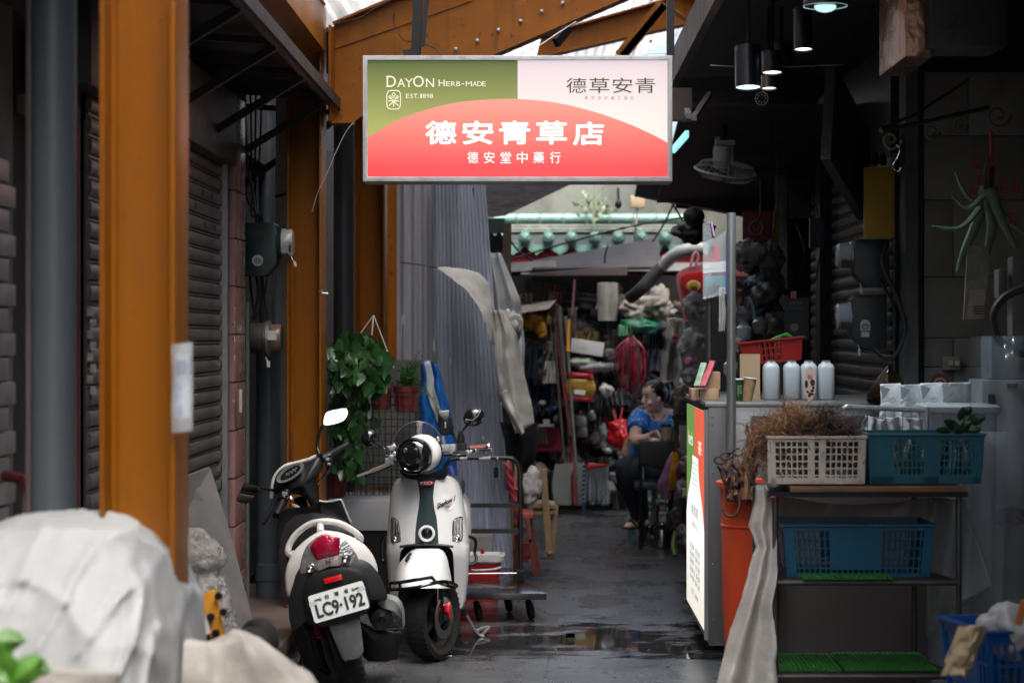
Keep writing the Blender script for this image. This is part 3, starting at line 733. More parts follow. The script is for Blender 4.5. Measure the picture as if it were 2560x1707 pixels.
# foreground load
def blob(c,r,amp,fr,seed,nu=36,nv=24,flat=None,ridge=0):
 q=MB();sd=V((seed*3.1,seed*1.7,seed*.9))
 def fn(p):
  a=amp*fb(V((p.x*r[0],p.y*r[1],p.z*r[2]))*fr+sd,1,5)
  if ridge:a-=ridge*(1-abs(noise.noise(V((p.x*r[0],p.y*r[1],p.z*r[2]))*fr*1.7+sd)))**6
  return 1+a
 q.ell(c,r,None,nu,nv,fn)
 if flat is not None:
  for v in q.v:v.z=max(v.z,flat)
 return q
CANV=pm('white_tarp',(.33,.345,.35),.6,var=.1,vs=5,bump=.12,bs=40,dirt=.22,dcol=(.38,.38,.36),ds=5)
BEIGE=pm('beige_sacking',(.32,.3,.275),.8,var=.15,vs=8,bump=.3,bs=90,dirt=.25,dcol=(.25,.22,.19),ds=5)
def tarp_top(u,v):
 x=-1.72+u*.88
 x=interp([(0,-1.75),(.3,-1.3),(.6,-1.0),(.8,-.925),(1,-.885)],u)
 top=interp([(-1.75,.94),(-1.5,1.04),(-1.32,1.085),(-1.16,1.09),(-1.05,1.07),(-1.0,1.04),(-.955,.99),(-.925,.88),(-.905,.62),(-.885,.02)],x)
 a=.02+v*math.pi*.74
 yy,zz=5.05-.55*math.copysign(abs(math.cos(a))**.8,math.cos(a)),top*math.sin(a)**.55
 p=V((x,yy,max(zz,0.0)))
 w_=.25*noise.noise(p*2.5);d=.022*fb(p,1.9,2)+.024*(1-abs(noise.noise(V((p.x*1.6+p.z*5+w_*4,p.y*2,p.z*2.2-p.x*1.2))+V((3,1,7)))))**9+.022*(1-abs(noise.noise(V((p.x*7-p.z*2.5+w_*5,p.y*3+4,p.z*1.5)))))**9+.006*fb(V((p.x*2,p.y*2,p.z*.8)),9,4)
 return p+V((d*.5,-d*(1.0 if a<1.1 else .3),d*(.25 if a<1.1 else .75)))
q=MB();q.grid(tarp_top,90,110)
solo('tarpaulin','bulging crumpled white tarpaulin over a load at the near lane edge','tarpaulin',q,CANV,smooth=180)
q=MB()
def lowsack(u,v):
 a=u*math.pi
 p=V((-1.5+.26*(1-math.cos(a))*1.05,4.38+.1*v-.1*math.sin(a),(.93-.1*u)*min(1,v*1.03)**.5*(1 if v<.9 else 1-(v-.9)*.6)))
 d=.03*fb(p,4,5)-.045*(1-abs(noise.noise(V((p.x*5,1,p.z*1.6)))))**5
 return p+V((0,-d,d*.4))
q.grid(lowsack,60,40)
solo('sacking','grubby beige cloth bundle in front of the white tarpaulin','cloth',q,BEIGE,smooth=180)
def beig(u,v):
 x=-.9+u*.36
 top=interp([(-.9,.75),(-.8,.775),(-.72,.745),(-.655,.71),(-.6,.67),(-.54,.56)],x)
 p=V((x,4.9+.3*v,top*min(1,v*2.2)**.6))
 d=.025*fb(p,5,5)+.02*(1-abs(noise.noise(V((p.x*9+2*p.z,p.y*6,p.z*4)))))**4+.02*math.sin(x*32+3*noise.noise(p*3))
 return p+V((0,-d,d*.8*(v>.2)))
q=MB();q.grid(beig,50,40)
solo('sacking','beige sacking spread below the yellow hand truck','cloth',q,BEIGE,smooth=180)
t=thing('hand_truck','yellow hand truck with two black rubber wheels tipped on its back','hand truck',(-.95,6.2,0))
YEL=pm('yellow_steel',(.55,.24,.02),.4,var=.15,vs=8,dirt=.25,dcol=(.15,.08,.03),ds=8)
Yh=6.1
q=MB();q.prism([(p.x,p.z)for p in(P(492,1620,Yh),P(560,1605,Yh),P(548,1530,Yh),P(533,1474,Yh),P(500,1490,Yh))],.05,Matrix(((1,0,0,0),(0,0,1,Yh),(0,1,0,0),(0,0,0,1))))
part('bracket',q,YEL,t,bev=.006)
q=MB();q.bar(P(515,1610,Yh+.02),P(512,2300,Yh+.3),.05,.05);q.bar(P(550,1600,Yh+.3),P(560,2150,Yh+.5),.05,.05);part('frame',q,YEL,t)
q=MB();q.tube([P(485,1500,Yh-.05),P(512,1585,Yh-.05)],.02,10);part('grey_tube',q,pm('grey_tube',(.45,.45,.44),.4),t)
q=MB();q.tube([P(512,1585,Yh-.05),P(522,1618,Yh-.05)],.014,8);part('tube_end',q,BLACK,t)
for k,(a,b)in enumerate(((485,1487),(548,1488),(560,1528),(528,1540),(541,1580))):
 q=MB();q.lathe([(.0,0),(.012,0),(.012,.02),(0,.02)],8,Mfront(P(a,b,Yh)));part('bolt',q,BLACK,t)
q=MB();q.tube([P(500,1600,Yh+.1),P(560,1590,Yh+.1),P(640,1597,Yh+.1)],.014,8);part('axle',q,DARKMET,t)
for k,(a,b,yy)in enumerate(((648,1602,Yh),(628,1625,Yh-.25))):
 Mx=Matrix.Translation(P(a,b,yy))@Matrix.Rotation(R(62),4,'Z')@Matrix.Rotation(R(90),4,'Y')@Matrix.Rotation(R(10),4,'X')
 q=MB();q.lathe([(.03,-.028),(.055,-.03),(.067,-.02),(.07,0),(.067,.02),(.055,.03),(.03,.028)],24,Mx);w_=part('wheel',q,RUBBER,t)
 q=MB();q.lathe([(0,-.032),(.028,-.03),(.028,.03),(0,.032)],16,Mx);part('hub',q,DARKMET,w_)
LEAFB=pm('bright_leaf',(.07,.2,.02),.4,var=.3,vs=8)
t=thing('leafy_greens','blurred bright green leaves at the near lane edge','plant',(-1.18,4.05,.6))
rl=random.Random(3)
for k in range(12):
 q=MB();c=P(rl.uniform(-30,42),rl.uniform(1600,1720),4.05+rl.uniform(0,.1));a=rl.uniform(0,6.28);Ml=Matrix.Translation(c)@Matrix.Rotation(a,4,'Y')@Matrix.Rotation(rl.uniform(-.6,.6),4,'X')
 q.slab(lambda u,v:Ml@V(((u-.5)*.05*math.sin(math.pi*min(1,v*.96+.04)),.012*abs(u-.5)*2,v*.075)),4,6,(0,.0015,0));part('leaf',q,LEAFB,t)
q=MB();q.tube([P(0,1720,4.1),P(5,1640,4.1)],.004,5);q.tube([P(20,2330,4.2),P(0,1720,4.1)],.006,5);part('stem',q,LEAFB,t)
q=MB();q.bb(-1.6,-.98,4.0,4.2,.0,.66);solo('carton','carton of greens hidden at the near lane edge','box',q,BEIGE)
q=MB();Yw=9.0
pl=[P(470,1190,8.95),P(526,1168,9.3),P(575,1330,9.25),P(638,1570,9.15),P(470,1630,8.7),P(455,1300,8.85)]
q.add([p for p in pl]+[p+V((-.02,.03,0))for p in pl],[(0,1,2,3,4,5),(11,10,9,8,7,6)]+[(i,(i+1)%6,6+(i+1)%6,6+i)for i in range(6)])
GREYBOARD=pm('grey_wrapped_board',(.17,.165,.16),.4,var=.2,vs=5,dirt=.3,dcol=(.12,.11,.1),ds=4)
solo('board','tall grey board in plastic leaning on the roller shutter','board',q,GREYBOARD,smooth=0)
FILM=pm('dusty_film',(.4,.39,.37),.16,var=.3,vs=7,bump=.8,bs=22,alpha=.6,dirt=.3,dcol=(.2,.18,.16),ds=6)
crumple(FILM,22,.8)
def bundle(u,v):
 c=P(500,1430,8.85);a=u*2*math.pi
 rr=[.05,.16,.1,.19,.27,.3,.3][min(6,int((1-v)*6.99))]
 rr=(.045+.3*((1-v)**.7))*(1+.35*math.exp(-((v-.82)/.09)**2))-.05*math.exp(-((v-.66)/.05)**2)
 p=V((c.x-.02+rr*math.cos(a)*.62,c.y+rr*math.sin(a)*.5,.08+v*.62))
 d=.014*fb(p,7,5)+.02*(1-abs(noise.noise(V((p.x*14+p.z*3,p.y*14,p.z*5)))))**5+.012*(1-abs(noise.noise(V((p.x*30,p.y*30,p.z*17)))))**4
 return p+V((math.cos(a)*d,math.sin(a)*d,d*.5))
q=MB();q.grid(bundle,60,50);solo('wrapped_bundle','crumpled clear plastic bundle tied at the neck in front of the grey board','bundle',q,FILM,smooth=180)
q=MB();q.bar(P(412,1210,6.3),P(402,1420,6.0),.045,.03);q.bar(P(402,1420,6.0),P(395,1960,5.9),.04,.03);solo('umbrella','furled maroon umbrella leaning inside the near orange column','umbrella',q,pm('maroon_cloth',(.06,.006,.012),.6),bev=.008)
t=thing('standpipe','dark red tap handle on a pipe by the grey wall tiles','tap',P(45,1230,5.9))
q=MB();q.tube([P(15,1190,5.9),P(40,1192,5.85),P(75,1205,5.8)],.018,8);q.tube([P(60,1185,5.8),P(78,1215,5.8)],.025,8);part('handle',q,pm('dark_red_iron',(.09,.01,.015),.5),t)
q=MB();q.tube([P(62,1210,5.85),P(66,1320,5.85),P(66,2110,5.85)],.012,6);part('pipe',q,pm('pink_pvc',(.2,.15,.15)),t)
# plants on the wire grid
t=thing('wire_grid','black wire grid panel behind the scooters holding the flower pots','grid panel',P(935,1250,11.9))
Yg=11.9
for k in range(16):
 px=826+k*15.2
 if px>1050:break
 q=MB();q.tube([P(px,955,Yg),P(px,1246,Yg)],.0022,4);part('wire',q,BLACK,t)
for k in range(17):
 py=958+k*18
 q=MB();q.tube([P(824,py,Yg-.004),P(1050,py,Yg-.004)],.0022,4);part('wire',q,BLACK,t)
for k in range(40):
 a=826+rl.random()*220;b=1165+rl.random()*80
 q=MB();q.tube([P(a,b,Yg-.02),P(a+rl.uniform(-25,25),b+rl.uniform(-12,12),Yg-.03)],.0018,4)if k>20 else q.tube([P(826+k*11,1150,Yg-.02),P(826+k*11,1246,Yg-.02)],.0015,4);
 part('wire',q,BLACK,t)
q=MB();q.bb(XX(826,12.2),XX(1052,12.2),12.2,12.24,0.62,ZZ(900,12.2));solo('backing_board','grey board behind the black wire grid','board',q,pm('dull_board',(.11,.115,.11),.7,dirt=.5,dcol=(.03,.03,.03),ds=4))
q=MB();q.bb(XX(820,11.6),XX(1062,11.6),11.6,12.3,ZZ(1326,11.6),ZZ(1248,11.6));q2=q
solo('metal_chest','pale grey metal chest behind the two scooters','chest',q,pm('grey_enamel',(.28,.29,.31),.4,var=.08,vs=3,dirt=.15,dcol=(.12,.12,.12),ds=5),bev=.008)
q=MB();q.bb(XX(822,11.65),XX(1060,11.65),11.62,12.3,0,ZZ(1327,11.6));solo('chest_stand','black stand under the pale grey metal chest','stand',q,BLACK)
LEAF=pm('pothos_leaf',(.03,.1,.026),.22,var=.45,vs=20,spec=.6);LEAFP=pm('pothos_leaf_pale',(.05,.12,.045),.25,var=.4,vs=20)
def heart(mat,name='leaf'):
 q=MB();pts=[(0,-.12),(.3,-.2),(.52,.05),(.48,.35),(.3,.65),(.12,.9),(0,1.08)]
 vs_=[];
 for x,y in pts:vs_.append((x,.16*x+.18*(y-.3)**2*-1,y))
 for x,y in pts:vs_.append((0,-.18*(y-.3)**2,y if(x,y)!=pts[1]and(x,y)!=pts[0]else-.05 if y==-.12 else 0))
 for x,y in pts:vs_.append((-x,.16*x-.18*(y-.3)**2,y))
 fs=[]
 for i in range(6):
  fs.append((i,i+1,7+i+1,7+i));fs.append((7+i,7+i+1,14+i+1,14+i))
 q.add(vs_,fs)
 me=mesh_of(name,q,mat,smooth=60);return me
hm,hm2=heart(LEAF),heart(LEAFP)
poth=thing('hanging_plant','glossy heart leaved trailing plant in a hanging pot left of the fern','plant',P(890,860,11.55))
rp=random.Random(5)
def leafM(c,s,ang,tilt,yaw):return Matrix.Translation(c-BASE[poth])@Matrix.Rotation(yaw,4,'Z')@Matrix.Rotation(ang,4,'Y')@Matrix.Rotation(tilt,4,'X')@Matrix.Scale(s,4)
n=0
outline=[(840,860),(930,870)]
while n<300:
 if n<200:
  a=rp.uniform(0,6.28);rr=rp.random()**.6
  px,py=890+90*rr*math.cos(a)*(1 if math.cos(a)<0 else .95),915+82*rr*math.sin(a)
  Yl=11.5-.22*math.sqrt(max(0,1-rr*rr))+rp.uniform(-.06,.1)
 else:
  k=rp.choice((0,0,1,1,2));v_=rp.random()
  px=(840,885,915)[k]+rp.gauss(0,16)+30*v_*(k==0);py=985+v_*(215,190,120)[k];Yl=11.5+rp.uniform(-.1,.12)
 if px<824:px=826+rp.random()*20
 o=inst('leaf',hm if rp.random()<.8 else hm2,poth,leafM(P(px,py,Yl),rp.uniform(.045,.082),math.pi+rp.gauss(0,.55)+(px-890)/170,rp.uniform(-.1,.9)-.5,rp.gauss(0,.6)))
 n+=1
for k in range(9):
 q=MB();a=832+k*14
 q.tube(bez([P(890+rp.uniform(-30,30),890,11.55),P(a,1000,11.5),P(a+rp.uniform(-12,12),1090,11.52),P(a+rp.uniform(-8,20),1180,11.55)],6),.003,4);part('vine',q,LEAF,poth)
q=MB();q.lathe([(.07,ZZ(950,11.6)),(.1,ZZ(905,11.6)),(.105,ZZ(898,11.6)),(.09,ZZ(900,11.6))],16,Mt((XX(888,11.6),11.6,0)));part('pot',q,REDPL,poth)
hw=MB();top=P(934,788,11.5)
for a,b,r_ in((927,862,.0045),(896,840,.0025),(985,920,.003)):hw.tube([top,P(a,b,11.5)],r_,5)
solo('hanger','white wire triangle hanger above the trailing plant','hanger',hw,WHITEPL)
POT=pm('red_brown_pot',(.13,.022,.02),.5,var=.2,vs=6,dirt=.3,dcol=(.06,.035,.03),ds=9)
def flowerpot(label,px,pt,pb,wt,wb,Y):
 x=XX(px,Y);k=Y/FP
 t=thing('flower_pot',label,'flower pot',(x,Y,ZZ(pb,Y)),'flower pots on the wire grid');q=MB();M_=Mt((x,Y,0));zt,zb=ZZ(pt,Y),ZZ(pb,Y)
 q.lathe([(wb/2*k,zb),(wt/2*k*.95,zt-.035),(wt/2*k,zt-.033),(wt/2*k*1.02,zt),(wt/2*k*.93,zt),(wt/2*k*.9,zt-.03)],20,M_,cap=True)
 for i in range(12):
  a=i*math.pi/6;r0,r1=wb/2*k+.001,wt/2*k*.95+.001
  q.bar(M_@V((r0*math.cos(a),r0*math.sin(a),zb+.005)),M_@V((r1*math.cos(a),r1*math.sin(a),zt-.04)),.012,.006)
 part('pot',q,POT,t);return t
flowerpot('red-brown ribbed pot of the small fern, right of its twin',1014,965,1028,62,46,11.7)
flowerpot('red-brown ribbed pot half under the trailing leaves',953,968,1024,50,40,11.75)
flowerpot('dim red pot low behind the charcoal scooter',840,1165,1240,56,42,11.75)
for k,(px,py,wd)in enumerate(((1014,990,40),(953,990,32))):
 q=MB();x=XX(px,11.7);r_=wd*11.7/FP
 for z in(ZZ(py,11.7),ZZ(py+22,11.7)):q.tube([(x+r_*math.cos(a),11.72+r_*math.sin(a),z)for a in[i*.3927 for i in range(16)]],.0025,4,True)
 solo('pot_ring',['black wire ring round the fern pot','black wire ring round the pot under the trailing leaves'][k],'wire ring',q,BLACK,'wire rings holding the pots')
fern=thing('fern','feathery bright green asparagus fern in the right red-brown pot','plant',P(1014,965,11.7))
FERN=pm('fern_green',(.06,.17,.035),.5,var=.35,vs=25)
rf=random.Random(9)
def frond(base,tip,w,n=16):
 q=MB();pts=bez([base,base.lerp(tip,.55)+V((0,0,.02)),tip],6);q.tube(pts,.0015,3)
 for i in range(n*3):
  f=rf.uniform(.1,1);c=base.lerp(tip,f)+V((0,0,.02*math.sin(f*3)));ww=w*(1.1-f*.75)
  d=V((rf.gauss(0,1),rf.gauss(0,1),rf.gauss(.5,.6))).normalized();e=d.cross(V((rf.random(),rf.random(),rf.random()))).normalized()
  L_=rf.uniform(.4,1)*ww
  q.add([c,c+d*L_*.5+e*L_*.13,c+d*L_,c+d*L_*.5-e*L_*.13],[(0,1,2,3)])
 return q
for k in range(26):
 bx=1014+rf.gauss(0,9)
 tx,ty=(rf.uniform(985,1052),rf.uniform(905,950))if k>4 else[(1050,878),(1056,886),(1044,905),(1036,915),(1000,912)][k]
 part('frond',frond(P(bx,966,11.7),P(tx,ty,11.7+rf.uniform(-.12,.12)),.045),FERN,fern,smooth=0)
spr=thing('sprig','thin yellow-green sprig trailing down over the blue tarp','plant',P(1100,1035,11.6))
for k in range(5):
 part('frond',frond(P(1045+k*3,975,11.6),P(1072+k*12,985+k*17,11.5),.03,9),pm('sprig_green',(.12,.2,.03),.5),spr,smooth=0)
BT=pm('blue_tarp',(.012,.12,.42),.35,var=.25,vs=8,bump=.4,bs=25,dirt=.2,dcol=(.006,.04,.12),ds=6)
def tarpb(u,v):
 xl=1052-2*v;xr=1092+52*(1-(1-v)**2)
 p=P(xl+(xr-xl)*u,912+v*300-10*math.sin(u*3.14)*(1-v),12.1)
 return p+V((0,-.03*math.sin(u*9+v*1.5)-.04*math.sin(math.pi*u)-.05*math.exp(-(v/.1)**2)*0,0))+V((.012*fb(p,6),.02*fb(p,7),0))
q=MB();q.slab(tarpb,30,30,(0,.006,0));t=solo('blue_tarpaulin','folded blue tarpaulin hanging between the fern and the corrugated sheet','tarpaulin',q,BT,smooth=180)
q=MB();q.slab(lambda u,v:tarpb(.25+.3*u+.22*v**1.5,v*.5)+V((0,-.02,.002)),8,14,(0,.004,0));part('grey_band',q,pm('grey_cloth',(.4,.45,.5),.7,var=.15,vs=10),t,smooth=180)
q=MB();q.tube([P(1126,1165,11.9),P(1143,1225,11.9),P(1165,1440,11.9)],.014,10);solo('purple_pole','short purple pole leaning behind the white scooter','pole',q,pm('purple_plastic',(.16,.12,.45),.4))
# corrugated sheets
CORR=pm('corrugated_grey',(.58,.62,.72),.45,metal=.25,var=.35,vs=3.5,dirt=.35,dcol=(.1,.085,.08),ds=5,streak=.12)
CORRW=pm('corrugated_soft',(.55,.56,.62),.4,metal=.2,var=.4,vs=4,dirt=.35,dcol=(.13,.1,.09),ds=4,streak=.1)
q=MB()
q.slab(lambda u,v:V((XX(992,13.3)+u*(XX(1108,13.3)-XX(992,13.3)),13.3+u*.05+.02*math.sin(u*2*math.pi*4.5),.0+v*3.1)),54,1,(0,.002,0))
solo('corrugated_sheet','upright corrugated sheet with wide flutes beside the far orange column','metal sheet',q,CORRW,smooth=60)
def sheetB(u,v):
 xt,xb=XX(1086+u*122,13.4),XX(1088+u*196,13.2)
 yy=13.22+u*.5*v+u*.12
 return V((xb+(xt-xb)*v,yy+.022*math.sin(u*2*math.pi*15),v*ZZ(440,13.4)))
q=MB();q.slab(sheetB,220,6,(0,.002,0));t=solo('corrugated_sheet','large fluted blue-grey corrugated sheet flaring towards its foot','metal sheet',q,CORR,smooth=60)
q=MB();q.prism(rrect(.03,.07,.012),.02,Mfront(P(1240,1180,13.1)));part('handle',q,BLACK,t)
q=MB();put_text(q,'化',0,0,.035,.13,Mfront(P(1228,968,13.25)));part('paint_mark',q,WINK,t,smooth=0)
for k,(a,b,h_)in enumerate(((1082,845,36),(1124,895,12),(1202,890,12),(1206,1088,10),(1005,785,26))):
 q=MB();q.bb(XX(a,13.1),XX(a+4,13.1),13.13,13.14,ZZ(b+h_,13.1),ZZ(b,13.1));part('paint_drip',q,WINK,t)
q=MB();q.tube(bez([P(1004,790,13.1),P(1002,850,13.1),P(1002,920,13.1)],5),.004,4);part('paint_drip',q,WINK,t)
CAN=pm('pale_canvas',(.6,.585,.55),.85,var=.14,vs=9,bump=.35,bs=120,dirt=.2,dcol=(.25,.24,.22),ds=5)
def flap(u,v):
 py=668+v*190
 l=interp([(0,1092),(.1,1116),(.3,1165),(.55,1200),(.8,1219),(1,1228)],v);r_=interp([(0,1140),(.08,1200),(.2,1222),(.5,1234),(1,1250)],v)
 p=P(l+(r_-l)*u,py+6*math.sin(u*3)*v,12.92+.2*u)
 return p+V((0,.012*fb(p,9)-.02*math.sin(u*math.pi),.006*fb(p,11)))
q=MB();q.slab(flap,24,26,(0,.01,.002));solo('canvas_flap','pale canvas flap pulled over the top corner of the fluted sheet','canvas',q,CAN,smooth=180)
cable('string','thin cord tying the pale canvas to the orange column',[P(1000,656,13.0),P(1050,662,12.95),P(1094,670,12.95)],.004,pm('brown_cord',(.08,.06,.05),.8))
q=blob(P(1278,815,13.15),(.075,.1,.12),.3,8,4,40,30,ridge=.4);solo('cloth_bundle','wrinkled grey canvas bundle between the flap and the hanging length','canvas',q,CAN,smooth=180)
def hang(u,v):
 py=775+v*283
 l=interp([(0,1226),(.35,1238),(.55,1246),(.8,1266),(1,1290)],v);r_=interp([(0,1258),(.2,1290),(.5,1308),(.8,1328),(1,1336)],v)
 p=P(l+(r_-l)*u,py+26*(1-u)*v,12.9+.1*u)
 return p+V((.006*fb(p,5),-.035*math.sin(u*3.1)+.02*math.sin(u*7+v*2)+.045*max(0,.5-v)*math.sin(u*17+v*9)+.02*fb(p,9),0))
q=MB();q.slab(hang,30,30,(0,.012,0));t=solo('canvas_cloth','long pale canvas hanging beside the foot of the white sheeting','canvas',q,CAN,smooth=180)
q=MB();q.slab(lambda u,v:P(1240+v*62+u*26*(1-v*.6),985+v*105-u*12,12.8)+V((0,-.04*math.sin(u*3.1)+.02*math.sin(v*9),0)),8,20,(0,.01,0));part('curled_hem',q,CAN,t,smooth=180)
def shw(u,v):
 py=632+v*380
 l=interp([(0,1212),(1,1255)],v);r_=interp([(0,1252),(.3,1300),(.6,1312),(.8,1310),(1,1318)],v)
 p=P(l+(r_-l)*u,py,13.9)
 return p+V((0,.03*math.sin(u*14+3*v)+.03*fb(p,6),0))
q=MB();q.slab(shw,40,30,(0,.005,0));solo('plastic_sheeting','whitish plastic sheeting hanging behind the pale canvas','plastic sheet',q,pm('white_sheeting',(.6,.63,.64),.3,var=.15,vs=6,bump=.3,bs=20,alpha=.9),smooth=180)
q=MB()
def dcl(u,v):
 l=interp([(0,1250),(.4,1262),(1,1282)],v);r_=interp([(0,1330),(.3,1344),(.7,1342),(1,1300)],v)
 p=P(l+(r_-l)*u,1055+v*130,13.3);return p+V((0,.03*math.sin(u*8),0))
q.slab(dcl,20,14,(0,.008,0));solo('dark_cloth','black cloth hanging under the pale canvas','cloth',q,pm('black_cloth',(.008,.011,.016),.8),smooth=180)
q=MB();q.bar(P(1285,1060,13.6),P(1285,1460,13.6),.05,.05);q.bar(P(1180,470,13.7),P(1205,700,13.8),.04,.04);q.bar(P(1268,560,14),P(1262,1450,14),.06,.06)
solo('timber_post','dark timber post standing behind the pale canvas','post',q,WOODDARK)
# scooters
def smooth_poly(pts,n=4):
 m=len(pts);out=[]
 for k in range(m):
  p0,p1,p2,p3=(V((*pts[(k+d)%m],0))for d in(-1,0,1,2))
  for i in range(n):
   t=i/n
   q=.5*((2*p1)+(p2-p0)*t+(2*p0-5*p1+4*p2-p3)*t*t+(3*p1-p0-3*p2+p3)*t**3)
   out.append((q.x,q.y))
 return out
def pdome(mb,pts,Y,th,bulge=0.0,sm=3,tilt=(0,0),shrink=.94):
 """solid whose front outline is given in photo points; tilt = depth per metre in x and z"""
 if sm>1:pts=smooth_poly(pts,sm)
 cx=sum(p[0]for p in pts)/len(pts);cy=sum(p[1]for p in pts)/len(pts)
 c=P(cx,cy,Y)
 def pt(x,y,dy):
  q=P(x,y,Y);d=tilt[0]*(q.x-c.x)+tilt[1]*(q.z-c.z)+dy
  return P(x,y,Y+d)
 rings=[[pt(cx+(x-cx)*shrink,cy+(y-cy)*shrink,th)for x,y in pts],[pt(x,y,.0)for x,y in pts]]
 for s in(.96,.8,.55,.25,.03):
  rings.append([pt(cx+(x-cx)*s,cy+(y-cy)*s,-bulge*(1-s*s)-.0015)for x,y in pts])
 return mb.loft(rings)
def strip(mb,rows,dyf,Y0,n=8,lip=.05):
 """panel from photo rows (py, px_inner, px_outer); dyf(px, py) = depth"""
 vs_=[];w=n+3
 for py,a,b in rows:
  row=[P(a,py,Y0+dyf(a,py)+lip*.6)]
  for i in range(n+1):
   x=a+(b-a)*i/n
   e=max(0,i/n-.72)/.28
   row.append(P(x,py,Y0+dyf(x,py)+.03*e*e))
  row.append(P(b-(b-a)*.05/1,py,Y0+dyf(b,py)+lip+.03))
  vs_+=row
 fs=[(j*w+i,j*w+i+1,(j+1)*w+i+1,(j+1)*w+i)for j in range(len(rows)-1)for i in range(w-1)]
 return mb.add(vs_,fs)
def resample(rows,n):
 out=[]
 for k in range(n+1):
  t=k/n;py=rows[0][0]+(rows[-1][0]-rows[0][0])*t
  out.append((py,interp([(r[0],r[1])for r in rows],py),interp([(r[0],r[2])for r in rows],py)))
 return out
PEARL=pm('pearl_white_paint',(.66,.675,.68),.24,var=.03,vs=3,coat=.7,rvar=.06,dirt=.12,dcol=(.4,.4,.39),ds=6)
OFFW=pm('white_scooter_paint',(.55,.545,.52),.32,var=.05,vs=5,coat=.4,dirt=.25,dcol=(.3,.28,.25),ds=8)
GLOSSBLK=pm('gloss_black',(.006,.006,.008),.08,var=.1,coat=.5,rvar=.03)
CARBON=pm('carbon_stripe',(.012,.022,.024),.2,var=.2,vs=3,coat=.6)
def carbon():
 m=CARBON;nt=m.node_tree;N=nt.nodes;L=nt.links
 tc=N.new('ShaderNodeTexCoord');mp=N.new('ShaderNodeMapping');mp.inputs['Rotation'].default_value=(0,R(38),0);L.new(tc.outputs['Object'],mp.inputs[0])
 wv=N.new('ShaderNodeTexWave');wv.inputs['Scale'].default_value=58;wv.bands_direction='Z';L.new(mp.outputs[0],wv.inputs[0])
 r=N.new('ShaderNodeValToRGB');r.color_ramp.elements[0].color=(.006,.009,.01,1);r.color_ramp.elements[1].color=(.05,.085,.085,1);L.new(wv.outputs[0],r.inputs[0])
 L.new(r.outputs[0],N['Principled BSDF'].inputs['Base Color'])
carbon()
def facet_mat(name,col,sc=70,metal=.8,rough=.12):
 m=pm(name,col,rough,metal=metal,var=.3,vs=30,coat=.6)
 nt=m.node_tree;N=nt.nodes;L=nt.links
 tc=N.new('ShaderNodeTexCoord');v=N.new('ShaderNodeTexVoronoi');v.inputs['Scale'].default_value=sc;L.new(tc.outputs['Object'],v.inputs[0])
 bp=N.new('ShaderNodeBump');bp.inputs['Strength'].default_value=.28;bp.inputs['Distance'].default_value=.01;L.new(v.outputs[0],bp.inputs['Height']);L.new(bp.outputs[0],N['Principled BSDF'].inputs['Normal'])
 return m
LENS=facet_mat('faceted_clear_lens',(.42,.42,.41),90,.7,.22)
LENSR=facet_mat('faceted_red_lens',(.3,.002,.03),95,.15,.15)
def wheel(parent,M_,r,w,rimr,tread=True,spokes=5,rimmat=None):
 """axis along local x"""
 A=M_@Matrix.Rotation(R(90),4,'Y')
 q=MB();h=w/2
 prof=[(rimr,-h*.62),(rimr+.012,-h*.8),(r*.86,-h),(r*.95,-h*.86),(r,-h*.45),(r,h*.45),(r*.95,h*.86),(r*.86,h),(rimr+.012,h*.8),(rimr,h*.62),(rimr,-h*.62)]
 q.lathe(prof,48,A,cap=False)
 t_=part('tyre',q,RUBBER,parent)
 q=MB()
 for i in range(40):
  a=2*math.pi*i/40
  for sgn in(-1,1):
   c_,s_=math.cos(a),math.sin(a);a2=a+.07
   p1=A@V((r*1.003*c_,r*1.003*s_,sgn*h*.08));p2=A@V((r*.955*math.cos(a2),r*.955*math.sin(a2),sgn*h*.9))
   q.bar(p1,p2,.007,.005,(A@V((c_,s_,0))-A@V((0,0,0))))
 part('tread',q,RUBBER,t_,kind='stuff')
 q=MB();q.lathe([(rimr*.98,-h*.6),(rimr,-h*.62),(rimr,h*.62),(rimr*.98,h*.6),(rimr*.86,h*.4),(rimr*.84,0),(rimr*.86,-h*.4),(rimr*.98,-h*.6)],40,A,cap=False)
 q.lathe([(0,-h*.7),(.035,-h*.7),(.04,0),(.035,h*.7),(0,h*.7)],20,A)
 for i in range(spokes):
  a=2*math.pi*i/spokes
  q.bar(A@V((.03*math.cos(a),.03*math.sin(a),h*.2)),A@V((rimr*.9*math.cos(a+.2),rimr*.9*math.sin(a+.2),h*.15)),.03,.02,A.to_3x3()@V((0,0,1)))
 part('rim',q,rimmat or DARKMET,parent)
 return t_
WS=9.53
ws=thing('scooter','white retro scooter facing the street with a carbon centre stripe and round black headlamp','scooter',(XX(1078,WS),WS,0),'parked scooters')
def wdy(px,py):
 u_=(px-1067)/100
 return .09+.15*u_*u_+max(0,(1363-py))/170*.06+max(0,py-1385)/140*.10
left_rows=[(1189,1038,1012),(1192,1039,1001),(1198,1041,992),(1206,1044,986),(1218,1047,981),(1241,1049,976),(1266,1047,973),(1296,1042,971),(1330,1038,968),(1358,1038,966),(1363,1037,966),(1365,1018,966),(1369,1008,966),(1380,1001,965),(1397,999,966),(1420,998,968),(1450,997,971),(1478,996,973),(1498,994,977),(1510,990,983)]
right_rows=[(1189,1093,1120),(1192,1092,1131),(1198,1090,1140),(1206,1087,1147),(1218,1085,1152),(1241,1083,1157),(1266,1085,1161),(1296,1092,1165),(1330,1095,1170),(1358,1096,1173),(1363,1097,1173),(1365,1116,1174),(1369,1126,1174),(1380,1132,1174),(1397,1134,1174),(1420,1135,1172),(1450,1136,1170),(1478,1138,1167),(1498,1141,1165),(1511,1145,1161),(1520,1150,1155)]
